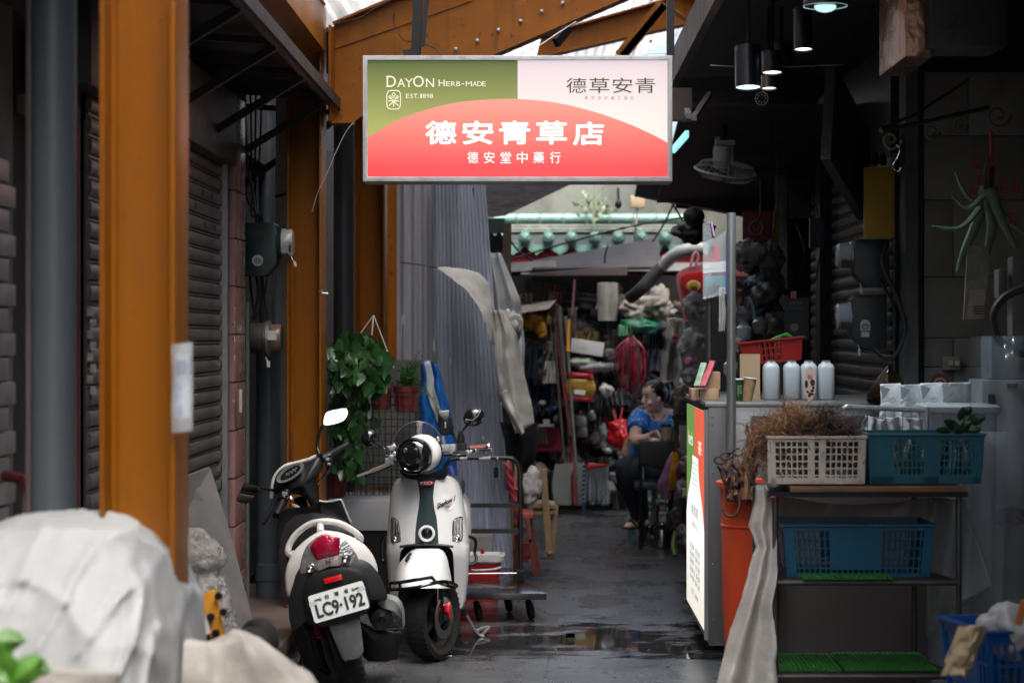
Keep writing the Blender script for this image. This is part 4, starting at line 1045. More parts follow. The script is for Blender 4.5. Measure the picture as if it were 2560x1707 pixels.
q=MB();strip(q,left_rows,wdy,WS,10);strip(q,right_rows,wdy,WS,10)
part('leg_shield',q,PEARL,ws,smooth=50)
q=MB()
pdome(q,[(985,1350),(1150,1350),(1160,1500),(1120,1560),(1010,1560),(985,1500)],WS+.33,.1,0,1)
pdome(q,[(1000,1200),(1135,1200),(1160,1330),(1165,1400),(975,1400),(980,1300)],WS+.32,.05,0,2)
part('inner_cover',q,BLACK,ws)
q=MB()
for rows,s_ in((left_rows,1),(right_rows,-1)):
 pts=[P(a+s_*2,py,WS+wdy(a,py)+.012)for py,a,b in rows if 1362<py<1512]
 q.tube(pts,.006,6)
q.tube([P(1000,1366,WS+.12),P(1036,1361,WS+.1),P(1097,1361,WS+.1),P(1133,1366,WS+.12)],.007,6)
part('arch_trim',q,BLACK,ws)
rows=[(py,a,b)for(py,a,_),(_,b,_)in zip(left_rows[:11],right_rows[:11])]
q=MB()
vs_=[]
for py,a,b in resample(rows,24):
 for k in range(9):
  x=a+(b-a)*k/8;vs_.append(P(x,py,WS+wdy(x,py)-.004-.012*(1-abs(k-4)/4)))
q.add(vs_,[(j*9+i,j*9+i+1,(j+1)*9+i+1,(j+1)*9+i)for j in range(24)for i in range(8)])
part('centre_stripe',q,CARBON,ws,smooth=0)
q=MB();pdome(q,disc_px:=[(1066+20*math.cos(a),1207+6.2*math.sin(a))for a in[i*math.pi/10 for i in range(20)]],WS+.115,.03,.006,1);bd=part('badge',q,pm('badge_red',(.5,.01,.03),.2,var=.1,coat=.8),ws)
q=MB();put_text(q,'FSO',0,0,.058,.013,Mfront(P(1066,1207,WS+.106)),bold=.02);part('badge_letters',q,pm('badge_silver',(.75,.7,.7),.25,metal=.5),bd,smooth=0)
Mx=Mfront(P(1067,1333,WS+.08))
q=MB();q.lathe([(.040,-.01),(.0405,.006),(.036,.012),(.029,.011),(.027,.004),(.04,-.01)],32,Mx,cap=False);em_=part('round_emblem',q,PEARL,ws)
q=MB();q.lathe([(.028,.002),(.02,.006),(0,.008)],28,Mx);part('emblem_lens',q,GLOSSBLK,em_)
q=MB();q.prism([(0,-.002),(-.010,.022),(0,.025),(.004,.022)],.002,Mx,.008);part('emblem_shine',q,CHROME,em_)  # bright triangle stands in for the shine inside the dark lens
for pts in([(978,1294),(986,1294),(997,1304),(1001,1330),(1005,1352),(1000,1361),(983,1358),(977,1350),(976,1320)],[(1156,1291),(1142,1294),(1133,1301),(1130,1330),(1128,1353),(1132,1358),(1151,1354),(1157,1343),(1157,1310)]):
 cx_=sum(p[0]for p in pts)/len(pts);dd=WS+wdy(cx_,1325)-.004;tl=1.0*(1 if cx_>1067 else-1)
 q=MB();pdome(q,pts,dd,.04,.004,3,(tl,0));i_=part('indicator',q,GLOSSBLK,ws)
 ins=[(cx_+(x-cx_)*.86,1326+(y-1326)*.92)for x,y in pts]
 q=MB();pdome(q,ins,dd-.006,.01,.006,3,(tl,0));l_=part('lens',q,LENS,i_)
 q=MB()
 for k in range(3):
  xx=cx_-7+k*7;q.tube([P(xx,1302,dd-.013+(xx-cx_)/525*tl),P(xx,1335,dd-.013+(xx-cx_)/525*tl)],.0035,5)
 part('reflector_rib',q,CHROME,l_,kind='stuff')
 q=MB();q.lathe([(.018,0),(.014,.004),(.006,.002),(0,.006)],16,Mfront(P(cx_,1345,dd-.010)));part('bulb',q,CHROME,l_)
q=MB();put_text(q,'Shadow',0,0,.094,.026,Mfront(P(1112,1256,WS+wdy(1112,1256)-.006))@Matrix.Rotation(R(36),4,'Y'),0,.035,20,.35);part('script_lettering',q,INK,ws,smooth=0)
q=MB();put_text(q,'S',0,0,.012,.026,Mfront(P(1136,1244,WS+wdy(1136,1244)-.006))@Matrix.Rotation(R(44),4,'Y'),0,.02,12,.5);part('script_initial',q,RINK,ws,smooth=0)
q=MB();Mb=Mfront(P(1119,1265,WS+wdy(1119,1265)-.007))@Matrix.Rotation(R(39),4,'Y');put_text(q,'ABS',0,0,.034,.010,Mb,0,.01,6);part('abs_lettering',q,INK,ws,smooth=0)
q=MB();wing=[(-.032,-.002),(-.018,.006),(0,.010),(.02,.010),(.034,.012),(.026,-.006),(.006,-.018),(-.008,-.012)]
q.tube([Mb@V((x,y,.001))for x,y in wing],.0012,4,True);part('wing_badge',q,ALU,ws)
fr_rows=[(1371,1040,1098),(1374,1030,1106),(1382,1020,1112),(1392,1011,1117),(1404,1001,1120),(1418,993,1123),(1434,988,1126),(1450,985,1129),(1464,983,1130),(1470,984,1129)]
def fdy(u,py):
 t=(py-1371)/99
 return .05-.27*t**.75+(.04+.2*t**.6)*abs(u)**2.4
q=MB();vs_=[]
for py,a,b in resample(fr_rows,20):
 for k in range(21):
  u_=-1+k/10;x=(a+b)/2+(b-a)/2*math.copysign(1-(1-abs(u_))**1.25,u_);vs_.append(P(x,py,WS+fdy(u_+.12*(1-u_*u_),py)))
q.add(vs_,[(j*21+i,j*21+i+1,(j+1)*21+i+1,(j+1)*21+i)for j in range(20)for i in range(20)])
top=[P(1042+k*2.7,1371,WS+.05)for k in range(21)];q.slab(lambda u,v:P(1040+58*u,1371-3*v,WS+.05+.2*v+.04*abs(2*u-1)**2),10,3,(0,0,-.004))
fd=part('front_fender',q,PEARL,ws,smooth=60)
q=MB();q.tube([P(1027,1382,WS-.02),P(1021,1390,WS-.03),P(1015,1402,WS-.045)],[.006,.008,.008],8);part('fender_slot',q,BLACK,fd)
def tubes(name,lists,r,mat,parent,n=7):
 q=MB()
 for l in lists:q.tube(bez(l,5),r,n)
 return part(name,q,mat,parent)
def z4(x,y,d):return P(920+x/4.126,1300+y/4.126,WS+d)
tubes('bumper_bar',[[z4(225,700,-.1),z4(232,650,-.14),z4(330,640,-.24),z4(500,612,-.27),z4(640,590,-.25),z4(672,605,-.23),z4(688,635,-.22)],[z4(225,715,-.1),z4(360,708,-.24),z4(500,690,-.28),z4(640,655,-.27),z4(760,632,-.22),z4(840,640,-.14),z4(915,672,-.04),z4(890,690,-.02)],[z4(330,645,-.24),z4(332,705,-.24)],[z4(690,632,-.22),z4(780,660,-.2),z4(880,690,-.06)]],.0085,GLOSSBLK,ws)
Mw=Matrix.Translation(P(1082,1543,WS))@Matrix.Rotation(R(-25),4,'Z')
Mw=Mw@Matrix.Rotation(R(-2),4,'Y')
fwz=(Mw@V((0,0,0))).z
wheel(ws,Mw,fwz-.004,.115,.135,rimmat=DARKMET)
q=MB();A=Mw@Matrix.Rotation(R(90),4,'Y');q.lathe([(.095,.062),(.1,.06),(.1,.064),(.095,.066)],36,A,cap=False);q.lathe([(.06,.06),(.1,.06),(.1,.064),(.06,.064)],36,A,cap=False)
part('brake_disc',q,pm('disc_steel',(.3,.3,.3),.3,metal=1,dirt=.3,ds=12),ws)
q=MB();q.tube([P(1095,1440,WS-.05),P(1094,1553,WS-.05)],.009,10);part('fork_tube',q,CHROME,ws)
q=MB();q.tube([P(1101,1440,WS-.045),P(1101,1553,WS-.045)],.016,10);q.tube([P(1045,1440,WS+.06),P(1050,1545,WS+.05)],.016,10);q.tube([P(1050,1545,WS+.06),P(1108,1549,WS-.05)],.012,8);part('fork_leg',q,BLACK,ws)
q=MB()
pdome(q,[(1112,1512),(1124,1508),(1128,1520),(1124,1530),(1129,1545),(1124,1549),(1119,1535),(1110,1530)],WS-.05,.03,.01,2)
q.tube([P(1108,1513,WS-.05),P(1126,1506,WS-.04)],.005,6)
part('brake_caliper',q,pm('caliper_red',(.65,.01,.025),.3,coat=.5),ws)
hx=P(1032,1141,WS+.02)
ax=V((-.27,-1,-.04)).normalized()
Mh=Matrix.Translation(hx)@ax.to_track_quat('Z','Y').to_matrix().to_4x4()
q=MB();q.lathe([(.078,.0),(.084,.006),(.0875,.0),(.09,-.02),(.089,-.05),(.078,-.05)],44,Mh,cap=False);hb_=part('headlamp_bezel',q,GLOSSBLK,ws)
q=MB();q.lathe([(.079,.0),(.068,.012),(.045,.02),(.02,.0235),(0,.024)],40,Mh);part('headlamp_glass',q,GLOSSBLK,hb_)
q=MB()
for x,y,r_ in((-.03,.03,.013),(.02,.032,.012),(-.014,-.028,.015),(.026,-.02,.010)):q.lathe([(r_,.0185),(r_*.8,.0215),(0,.0205)],14,Mh@Mt((x,y,0)))
part('lamp_lens',q,pm('lamp_lens_grey',(.1,.11,.12),.1,metal=.4,coat=1),hb_)
q=MB();q.tube([Mh@V((.07*math.cos(a),.07*math.sin(a),.0125))for a in[R(50+8*i)for i in range(9)]],.0016,4);q.tube([Mh@V((.068*math.cos(a),.068*math.sin(a),.0135))for a in[R(235+8*i)for i in range(8)]],.0016,4);part('light_ring',q,CHROME,hb_)
q=MB();q.lathe([(.078,-.03),(.088,-.045),(.0925,-.075),(.091,-.12),(.08,-.17),(.05,-.21),(0,-.22)],40,Mh@Mt((.018,.008,0)));part('headlamp_shell',q,PEARL,ws)
q=MB();q.lathe([(.086,-.105),(.096,-.108),(.096,-.118),(.086,-.12)],36,Mh@Mt((.018,.008,0)),cap=False);part('shell_trim',q,GLOSSBLK,ws)
q=MB();pdome(q,[(1000,1172),(1060,1186),(1100,1182),(1118,1168),(1112,1196),(1070,1200),(1018,1196)],WS+.16,.16,.02,3);q.tube([P(1065,1180,WS+.25),P(1068,1260,WS+.33)],.045,12);part('steering_neck',q,BLACK,ws)
SCR=pm('smoked_screen',(.025,.025,.028),.06,var=.1,alpha=.42,rvar=.02,coat=.3)
def scr(u,v):
 a=(u*2-1)
 hw=66*(1-max(0,v)**2.3)**.5
 x=1042+a*max(hw,2)+3*v;y=1142-89*v
 return P(x,y,WS+.05+.10*(a*hw/66)**2+.07*v)
q=MB();q.slab(scr,30,24,(0,.003,0));part('windscreen',q,SCR,ws,smooth=60)
q=MB();rim_=[scr(0,k/30)for k in range(31)]+[scr(1,1-k/30)for k in range(31)];q.tube(rim_,.0022,4);part('screen_edge',q,pm('screen_edge',(.12,.12,.125),.2),ws)
for(a,b)in((1094,1098),(1095,1121),(984,1117),(986,1135)):
 q=MB();q.lathe([(.0135,-.006),(.0135,.004),(.009,.009),(0,.0095)],16,Mfront(P(a,b,WS+.1)));part('screen_bolt',q,CHROME if a>1000 else ALU,ws)
def z3(x,y,d):return P(900+x/4.356,1000+y/4.356,WS+d)
q=MB();q.tube([z3(330,660,.22),z3(600,660,.25),z3(900,590,.25),z3(1110,570,.25)],.012,8);part('handlebar',q,DARKMET,ws)
q=MB();q.box(z3(950,520,.16),(.062,.045,.034));q.box(z3(1010,530,.15),(.03,.05,.046));q.box(z3(985,500,.15),(.014,.03,.014));part('master_cylinder',q,ALU,ws,bev=.004)
q=MB();q.box(z3(1110,540,.2),(.045,.05,.068));q.lathe([(.018,0),(.018,.03),(.01,.05),(.012,.06),(0,.062)],12,Mt(z3(1100,470,.2)));part('switch_box',q,BLACK,ws,bev=.006)
q=MB();q.tube([z3(1180,522,.2),z3(1405,503,.2)],.0155,12);part('grip',q,BLACK,ws)
q=MB();q.bar(z3(1195,512,.183),z3(1365,497,.183),.004,.014);part('grip_stripe',q,pm('grip_stripe',(.35,.12,.12),.5,var=.5,vs=60),ws)
q=MB();q.tube([z3(1395,503,.2),z3(1412,502,.2)],.0175,12);part('bar_end',q,CHROME,ws)
q=MB();q.bar(z3(1010,580,.13),z3(1190,565,.12),.01,.02);q.bar(z3(1190,568,.12),z3(1260,548,.1),.008,.02);q.bar(z3(1260,548,.1),z3(1432,540,.12),.008,.013);q.box(z3(1430,543,.12),(.008,.01,.02));part('brake_lever',q,CHROME,ws,bev=.002)
q=MB();q.tube(bez([z3(1095,480,.22),z3(1092,400,.23),z3(1120,330,.23),z3(1175,265,.22)],5),.0055,8);part('mirror_stalk',q,BLACK,ws)
def mirror(parent,c,rx,rz,tilt,face,mat_back,yaw=0,name='mirror'):
 Mm=Matrix.Translation(c)@Matrix.Rotation(R(yaw),4,'Z')@Matrix.Rotation(R(tilt),4,'Y')
 q=MB();q.ell((0,0,0),(rx,.028,rz),None,26,14,lambda p:1)
 for v in q.v:v.y=min(v.y,.006)
 q.v=[Mm@v for v in q.v]
 m_=part(name,q,mat_back,parent)
 return m_,Mm
mr_,Mm=mirror(ws,z3(1240,187,.22),.054,.044,-22,0,GLOSSBLK)
q=MB();q.tube([Mm@V((-.04,-.021,.006)),Mm@V((-.012,-.027,-.01)),Mm@V((.02,-.027,-.002)),Mm@V((.044,-.017,.022))],.0025,5);part('mirror_crease',q,pm('grey_plastic',(.14,.14,.14),.3),mr_)
mr_,Mm=mirror(ws,z3(98,412,.3),.042,.042,0,0,GLOSSBLK)
q=MB();q.tube(bez([z3(290,600,.22),z3(275,550,.23),z3(240,512,.25),z3(140,445,.29)],5),.005,6);part('mirror_stalk',q,CHROME,ws)
q=MB();q.box(z3(340,520,.1),(.022,.03,.022));q.tube([z3(370,465,.1),z3(372,570,.1)],.005,6);q.tube([z3(395,520,.12),z3(300,510,.12)],.006,6);q.lathe([(.014,0),(.014,.012),(0,.013)],12,Mfront(z3(340,620,.08)));q.box(z3(320,665,.1),(.04,.03,.03));part('clutter_clamp',q,ALU,ws,bev=.003)
q=MB();q.bar(z3(330,690,.05),z3(120,775,-.02),.012,.016);q.bar(z3(125,772,-.02),z3(-32,832,-.05),.011,.012);part('brake_lever',q,pm('worn_lever',(.4,.38,.35),.35,metal=.8,dirt=.3,ds=20),ws,bev=.002)
q=MB();q.tube([z3(330,700,.12),z3(60,812,.03)],.0145,10);part('grip',q,BLACK,ws)
q=MB();q.box(z3(160,742,.0),(.016,.02,.008));part('lever_knob',q,RINK,ws)
q=MB();q.box(z3(930,280,.24),(.035,.02,.055),Matrix.Rotation(R(5),3,'Y'));q.v=q.v;q2=MB();pdome(q2,[(1095,1040),(1100,1034),(1121,1033),(1127,1042),(1133,1066),(1130,1084),(1102,1086)],WS+.24,.03,.012,2);q2.tube([z3(1000,310,.27),z3(1010,370,.27),z3(1055,470,.26)],.007,6);q2.tube([z3(990,300,.26),z3(1020,290,.26)],.008,6);part('phone_mount',q2,BLACK,ws)
q=MB();q.box(z3(915,128,.25),(.05,.02,.014),Matrix.Rotation(R(-5),3,'Y'));q.box(z3(930,270,.215),(.008,.004,.03));q.tube([z3(905,385,.25),z3(915,480,.25)],.008,8);part('mount_clip',q,ALU,ws,bev=.002)
q=MB();rings=[]
for dy,hw,z0_,z1_ in((.42,.13,.24,.32),(.6,.14,.22,.33),(.72,.17,.24,.62),(.95,.19,.3,.7),(1.3,.18,.4,.72),(1.55,.1,.5,.7)):
 rings.append([V((ws.location.x-.03+hw*math.copysign(abs(math.cos(a))**.6,math.cos(a)),WS+dy,(z0_+z1_)/2+(z1_-z0_)/2*math.copysign(abs(math.sin(a))**.6,math.sin(a))))for a in[i*math.pi/8 for i in range(16)]])
q.loft(rings);part('rear_body',q,PEARL,ws)
q=MB();rings=[]
for dy,hw,z0_,z1_ in((.66,.1,.64,.7),(.75,.14,.64,.76),(1.0,.15,.68,.78),(1.35,.14,.7,.8),(1.5,.08,.7,.77)):
 rings.append([V((ws.location.x-.03+hw*math.cos(a),WS+dy,(z0_+z1_)/2+(z1_-z0_)/2*math.sin(a)))for a in[i*math.pi/8 for i in range(16)]])
q.loft(rings);part('seat',q,BLACK,ws)
q=MB();q.bb(ws.location.x-.15,ws.location.x+.12,WS+.38,WS+.75,.22,.27);q.bb(ws.location.x-.1,ws.location.x+.12,WS+.7,WS+1.3,.14,.4);part('floorboard',q,BLACK,ws,bev=.02)
wheel(ws,Matrix.Translation(V((ws.location.x-.03,WS+1.25,.212))),.21,.11,.13)
tubes('crash_bar',[[z4(1040,165,.3),z4(1095,190,.32),z4(1112,250,.34),z4(1100,320,.36),z4(1118,400,.34),z4(1085,450,.32),z4(1020,465,.3)],[z4(175,165,.35),z4(140,210,.36),z4(140,400,.36),z4(180,430,.35)]],.0085,BLACK,ws)
tubes('side_stand',[[z4(985,915,.68),z4(1020,985,.7),z4(1070,1080,.72),z4(1115,1150,.735),z4(1160,1185,.74),z4(1200,1198,.735)],[z4(1120,1142,.735),z4(1180,1112,.8),z4(1235,1100,.85),z4(1245,1110,.85),z4(1180,1178,.76)]],.008,ALU,ws)
q=MB();q.tube([z4(975,900,.66),z4(1005,965,.69)],.013,8);part('stand_pivot',q,DARKMET,ws)
# charcoal scooter seen from behind
GS=8.6
gs=thing('scooter','leaning charcoal and white scooter seen from behind with its number plate','scooter',(XX(893,GS),GS,0),'parked scooters')
def z2(x,y):return(680+x/3.508,1260+y/3.508)
def Z2(x,y,d):return P(*z2(x,y),GS+d)
def zp(l):return[z2(*p)for p in l]
LEAN=15
Mr=Matrix.Translation(P(862,1612,GS))@Matrix.Rotation(R(8),4,'Z')@Matrix.Rotation(R(-LEAN),4,'Y')
rz=(P(862,1612,GS)).z
wheel(gs,Matrix.Translation(V((XX(893,GS)-.055,GS,.213)))@Matrix.Rotation(R(8),4,'Z')@Matrix.Rotation(R(-LEAN),4,'Y'),.212,.115,.13)
ang=16.3
Mp=Matrix.Translation(P(847,1504,GS-.27))@Matrix(((1,0,0,0),(0,0,-1,0),(0,1,0,0),(0,0,0,1)))@Matrix.Rotation(R(ang),4,'Z')@Matrix.Rotation(R(-8),4,'X')
k_=(GS-.27)/FP
pw,ph=143*k_,70*k_
q=MB();q.prism(rrect(pw,ph,.011,5),.0025,Mp);pl_=part('number_plate',q,pm('plate_white',(.62,.68,.68),.3,var=.04,dirt=.1,dcol=(.35,.36,.35),ds=14),gs)
q=MB();put_text(q,'LC9·192',.002,-.0135,pw*.87,ph*.50,Mp,.0045,.028);part('plate_number',q,INK,pl_,smooth=0)
for k,c_ in enumerate('台灣省'):q=MB();put_text(q,c_,-.042+.042*k,.036,.02,.019,Mp,.0045,.02);part('plate_character',q,INK,pl_,smooth=0)
for sx in(-1,1):
 q=MB();q.lathe([(.0075,.0025),(.0075,.005),(.003,.007),(0,.007)],10,Mp@Mt((sx*.072,.034,0)));b_=part('plate_bolt',q,pm('rusty_bolt',(.35,.2,.12),.4,metal=.6),pl_)
 q=MB();q.box((0,0,0),(.018,.006,.003));q.v=[Mp@Mt((sx*.088,.034,.004))@v for v in q.v];part('plate_slot',q,INK,pl_)
 q=MB();q.prism(rrect(.034,.02,.006),.0006,Mp@Mt((sx*.105,.028-.006*(sx<0),0)),.003);part('plate_sticker',q,pm('faded_sticker',(.48,.52,.52),.4),pl_)
q=MB();pdome(q,zp([(448,655),(608,612),(618,660),(460,702)]),GS-.262,.02,.004,1);part('rear_reflector',q,pm('reflector_red',(.6,.006,.012),.15,coat=.8),gs,bev=.0)
q=MB()
pdome(q,zp([(240,560),(400,520),(560,500),(700,490),(780,480),(860,520),(930,600),(990,720),(1012,820),(960,850),(880,800),(800,900),(560,1020),(330,1060),(240,1000),(190,1120),(150,1000),(150,830),(185,700)]),GS-.2,.4,.03,2)
part('undertail',q,DARKPL,gs)
q=MB();pdome(q,zp([(300,660),(560,560),(760,580),(830,660),(860,900),(760,990),(420,1080),(290,900)]),GS-.235,.1,.008,2);part('plate_carrier',q,BLACK,gs)
q=MB()
def body_ring(pts,Y):return[P(*z2(x,y),Y)for x,y in pts]
outl=[(440,232),(350,275),(265,340),(190,420),(145,510),(122,600),(122,700),(150,810),(250,640),(420,560),(600,500),(760,480),(850,510),(918,600),(895,480),(820,370),(720,298),(600,250),(520,236)]
pdome(q,zp(outl),GS-.13,.3,.055,3,shrink=1.02)
part('tail_fairing',q,OFFW,gs,smooth=60)
q=MB();pdome(q,zp([(430,266),(320,345),(270,440),(245,560),(255,612),(330,625),(410,592),(520,556),(640,545),(725,540),(758,478),(695,372),(615,290),(520,258)]),GS-.205,.08,.02,3);cl=part('lamp_cluster',q,LENS,gs,smooth=60)
q=MB();pdome(q,zp([(335,362),(430,280),(520,266),(590,292),(592,370),(585,440),(490,465),(392,486),(360,425)]),GS-.226,.03,.014,3);part('tail_light',q,LENSR,cl,smooth=60)
q=MB();pdome(q,zp([(395,492),(490,470),(588,447),(602,535),(500,552),(402,588)]),GS-.224,.02,.006,2);part('lamp_strip',q,pm('smoky_lens',(.3,.27,.27),.2,metal=.3,var=.3,vs=20,coat=.6),cl)
q=MB();put_text(q,'H',0,0,.02,.02,Mfront(P(*z2(492,502),GS-.24))@Matrix.Rotation(R(14),4,'Z'),bold=.03);part('lamp_badge',q,INK,cl,smooth=0)
for(x,y)in((340,560),(650,470)):
 q=MB();q.lathe([(.02,0),(.017,.006),(.006,.002),(0,.008)],16,Mfront(P(*z2(x,y),GS-.226)));part('bulb',q,CHROME,cl)
q=MB();q.tube(bez([Z2(165,440,.0),Z2(140,415,-.02),Z2(160,340,-.02),Z2(230,245,-.03),Z2(340,170,-.05),Z2(470,148,-.06),Z2(600,170,-.05),Z2(710,230,-.03),Z2(772,285,-.01),Z2(765,315,.02),Z2(735,290,.08)],6),[.0135]*61,12,flat=1.25)
q.tube([Z2(428,250,-.12),Z2(424,205,-.08),Z2(424,175,-.05)],.016,10);q.tube([Z2(165,445,0),Z2(200,420,.08)],.014,8)
part('grab_rail',q,OFFW,gs,smooth=60)
q=MB();pdome(q,zp([(170,430),(240,330),(400,240),(560,215),(700,250),(745,310),(600,300),(440,300)]),GS+.05,.4,0,2);part('seat',q,BLACK,gs)
q=MB();pdome(q,zp([(490,1050),(640,1000),(770,968),(790,1150),(805,1290),(765,1350),(640,1376),(610,1345)]),GS-.25,.012,.006,1,(0,.25));part('mud_flap',q,pm('mud_flap',(.026,.029,.034),.6,var=.2,vs=9,dirt=.25,dcol=(.1,.1,.1),ds=12),gs,smooth=25)
q=MB();pdome(q,zp([(200,900),(330,1050),(480,1060),(600,1380),(640,1560),(420,1600),(280,1400),(170,1100)]),GS+.02,.3,.02,2);pdome(q,zp([(700,1000),(900,1100),(1080,1120),(1100,1350),(900,1380),(800,1330)]),GS+.1,.35,.01,2);q.tube([Z2(360,1100,0),Z2(440,1420,0),Z2(560,1520,.05)],.022,8);part('engine_case',q,BLACK,gs)
q=MB()
for k in range(7):q.lathe([(.017,0),(.02,.004),(.017,.008)],14,Matrix.Translation(Z2(395+k*4,1070+k*16,-.06)),cap=False)
part('shock_spring',q,pm('spring_red',(.2,.01,.015),.4),gs)
Mx=Matrix.Translation(Z2(965,1005,-.1))@Matrix.Rotation(R(90),4,'X')@Matrix.Rotation(R(8),4,'Y')
q=MB();q.lathe([(.0,.0),(.012,.0),(.014,.012),(.046,.0),(.05,-.012),(.052,-.4),(.03,-.45),(0,-.45)],28,Mx);ex_=part('muffler',q,pm('muffler_grey',(.03,.03,.033),.4,metal=.6,var=.2,dirt=.3,ds=8),gs)
q=MB();q.lathe([(.014,.012),(.010,.02),(.009,.002),(0,.0)],12,Mx);part('exhaust_tip',q,BLACK,ex_)
q=MB();vs_=[]
for k,(ax0,ay0,ax1,ay1,d)in enumerate(((925,850,925,870,-.12),(965,825,960,905,-.14),(1020,825,1010,920,-.14),(1080,850,1060,935,-.13),(1120,900,1100,965,-.12),(1142,965,1132,1000,-.11),(1148,1090,1140,1095,-.09))):
 for j in range(4):
  f=j/3;vs_.append(Z2(ax0+(ax1-ax0)*f,ay0+(ay1-ay0)*f,d+.02*f))
q.add(vs_,[(i*4+j,i*4+j+1,i*4+j+5,i*4+j+4)for i in range(6)for j in range(3)])
q.add([v+V((0,.14,0))for v in vs_],[(i*4+j,i*4+j+1,i*4+j+5,i*4+j+4)for i in range(6)for j in range(3)])
n0=0
q.add(vs_[0::4]+[v+V((0,.14,0))for v in vs_[0::4]],[(i,i+1,7+i+1,7+i)for i in range(6)])
part('heat_shield',q,pm('heat_shield',(.4,.42,.42),.35,metal=.7,var=.15,dirt=.45,dcol=(.08,.075,.07),ds=14),ex_,smooth=50)
cx0=XX(800,GS)
q=MB();rings=[]
for dy,px,hw,za,zb in((.05,800,.15,.5,.72),(.3,790,.165,.42,.74),(.55,785,.16,.3,.74),(.7,785,.15,.25,.6)):
 c_=XX(px,GS+dy);rings.append([V((c_+hw*math.copysign(abs(math.cos(a))**.7,math.cos(a)),GS+dy,(za+zb)/2+(zb-za)/2*math.copysign(abs(math.sin(a))**.7,math.sin(a))))for a in[i*math.pi/8 for i in range(16)]])
q.loft(rings);part('body',q,BLACK,gs)
def Z1(x,y,d):return P(580+x/4.126,980+y/4.126,GS+d)
def zq(l):return[(580+x/4.126,980+y/4.126)for x,y in l]
FB=1.02
q=MB();pdome(q,zq([(490,1260),(620,1190),(800,1180),(900,1125),(1000,1128),(1115,1110),(1140,1140),(1225,1340),(1260,1600),(1200,1900),(700,1950),(480,1600)]),GS+FB-.1,.06,-.02,2);part('leg_shield',q,BLACK,gs)
q=MB();pts=[Z1(x,y,FB-.115)for x,y in((900,1122),(1000,1130),(1110,1108),(1140,1140),(1180,1240),(1225,1345))];q.tube(bez(pts,5),.006,6);part('shield_rim',q,pm('pale_rim',(.25,.27,.28),.35),gs)
q=MB();pdome(q,zq([(920,1160),(1100,1140),(1160,1260),(1190,1340),(1000,1330),(930,1280)]),GS+FB-.11,.02,-.01,2);part('glove_box',q,DARKPL,gs)
q=MB();pdome(q,zq([(428,960),(470,835),(570,765),(690,735),(760,730),(880,668),(925,700),(940,790),(880,870),(868,960),(890,1080),(912,1190),(885,1240),(840,1230),(780,1120),(700,1060),(600,1052),(520,1040),(440,1050)]),GS+FB,.16,.06,3);cw=part('headset_cowl',q,DARKPL,gs,smooth=60)
q=MB();q.tube(bez([Z1(405,1090,FB+.03),Z1(415,1000,FB+.02),Z1(430,900,FB+.02),Z1(480,815,FB+.02),Z1(560,755,FB+.02),Z1(690,722,FB+.03),Z1(800,690,FB+.03),Z1(875,655,FB+.03)],5),.009,8);part('cowl_front',q,OFFW,gs)
Md=Matrix.Translation(Z1(605,838,FB-.055))@Matrix.Rotation(R(-32),4,'Y')@Matrix.Rotation(R(90),4,'X')
Md=Md@Matrix.Rotation(R(-18),4,'X')
q=MB();q.prism(disc(.072,30,.03),.012,Md);q.tube([Md@V((.072*math.cos(a),.03*math.sin(a),.012))for a in[i*math.pi/14 for i in range(28)]],.004,6,True);ds_=part('dashboard',q,pm('dash_ring',(.2,.21,.22),.3,metal=.3),cw)
q=MB();q.prism([(x+.004,y)for x,y in disc(.056,26,.021)],.003,Md,.0125);part('dial_glass',q,GLOSSBLK,ds_)
q=MB()
for k in range(9):q.box((0,0,0),(.005,.002+.004*(k%2),.002));q.mark()
q=MB()
for k in range(11):
 o_=MB();o_.box((-.02+k*.006,.004*math.sin(k*2.1),.0165),(.003,.006+.004*(k%3),.001));q.merge(o_,Md)
part('dial_marks',q,pm('dial_grey',(.2,.2,.2),.5),ds_,kind='stuff')
q=MB();q.tube([Z1(985,655,FB+.02),Z1(1192,540,FB+.12)],.015,12);part('grip',q,DARKPL,gs)
q=MB();q.tube([Z1(925,690,FB),Z1(1000,655,FB+.03)],.022,12);q.box(Z1(985,730,FB-.02),(.02,.03,.03));part('switch_box',q,GLOSSBLK,gs)
q=MB();q.box(Z1(985,690,FB-.03),(.018,.012,.014));q.box(Z1(1003,740,FB-.04),(.016,.012,.011));part('switch',q,ALU,gs,bev=.002)
q=MB();q.tube(bez([Z1(905,640,FB),Z1(880,560,FB+.02),Z1(905,420,FB+.02),Z1(935,345,FB+.02)],5),.008,8);part('mirror_stalk',q,BLACK,gs)
MIRR=pm('mirror_glass',(.9,.92,.93),.02,metal=1,var=.01,rvar=0)
def vmirror(pts,d,tilt,name):
 q=MB();pdome(q,zq(pts),GS+d,.03,.004,2,tilt);m_=part(name,q,GLOSSBLK,gs)
 cx_=sum(p[0]for p in pts)/len(pts);cy_=sum(p[1]for p in pts)/len(pts)
 q=MB();s2=smooth_poly(zq([(cx_+(x-cx_)*.93,cy_+(y-cy_)*.9)for x,y in pts]),2)
 c_=P(580+cx_/4.126,980+cy_/4.126,GS+d)
 vv=[]
 for x,y in s2:
  p=P(x,y,GS+d);vv.append(P(x,y,GS+d-.0065+tilt[0]*(p.x-c_.x)+tilt[1]*(p.z-c_.z)))
 q.add(vv,[tuple(range(len(vv)))]);part('mirror_glass',q,MIRR,m_,smooth=0);return m_
mR=vmirror([(955,225),(1000,190),(1080,172),(1185,166),(1204,220),(1160,295),(1060,335),(962,350),(935,325)],FB+.01,(.1,.09),'mirror')
vmirror([(135,938),(220,948),(285,975),(288,1000),(235,1080),(180,1142),(110,1144),(58,1128),(48,1100),(90,1010)],FB-.1,(-.35,.1),'mirror')
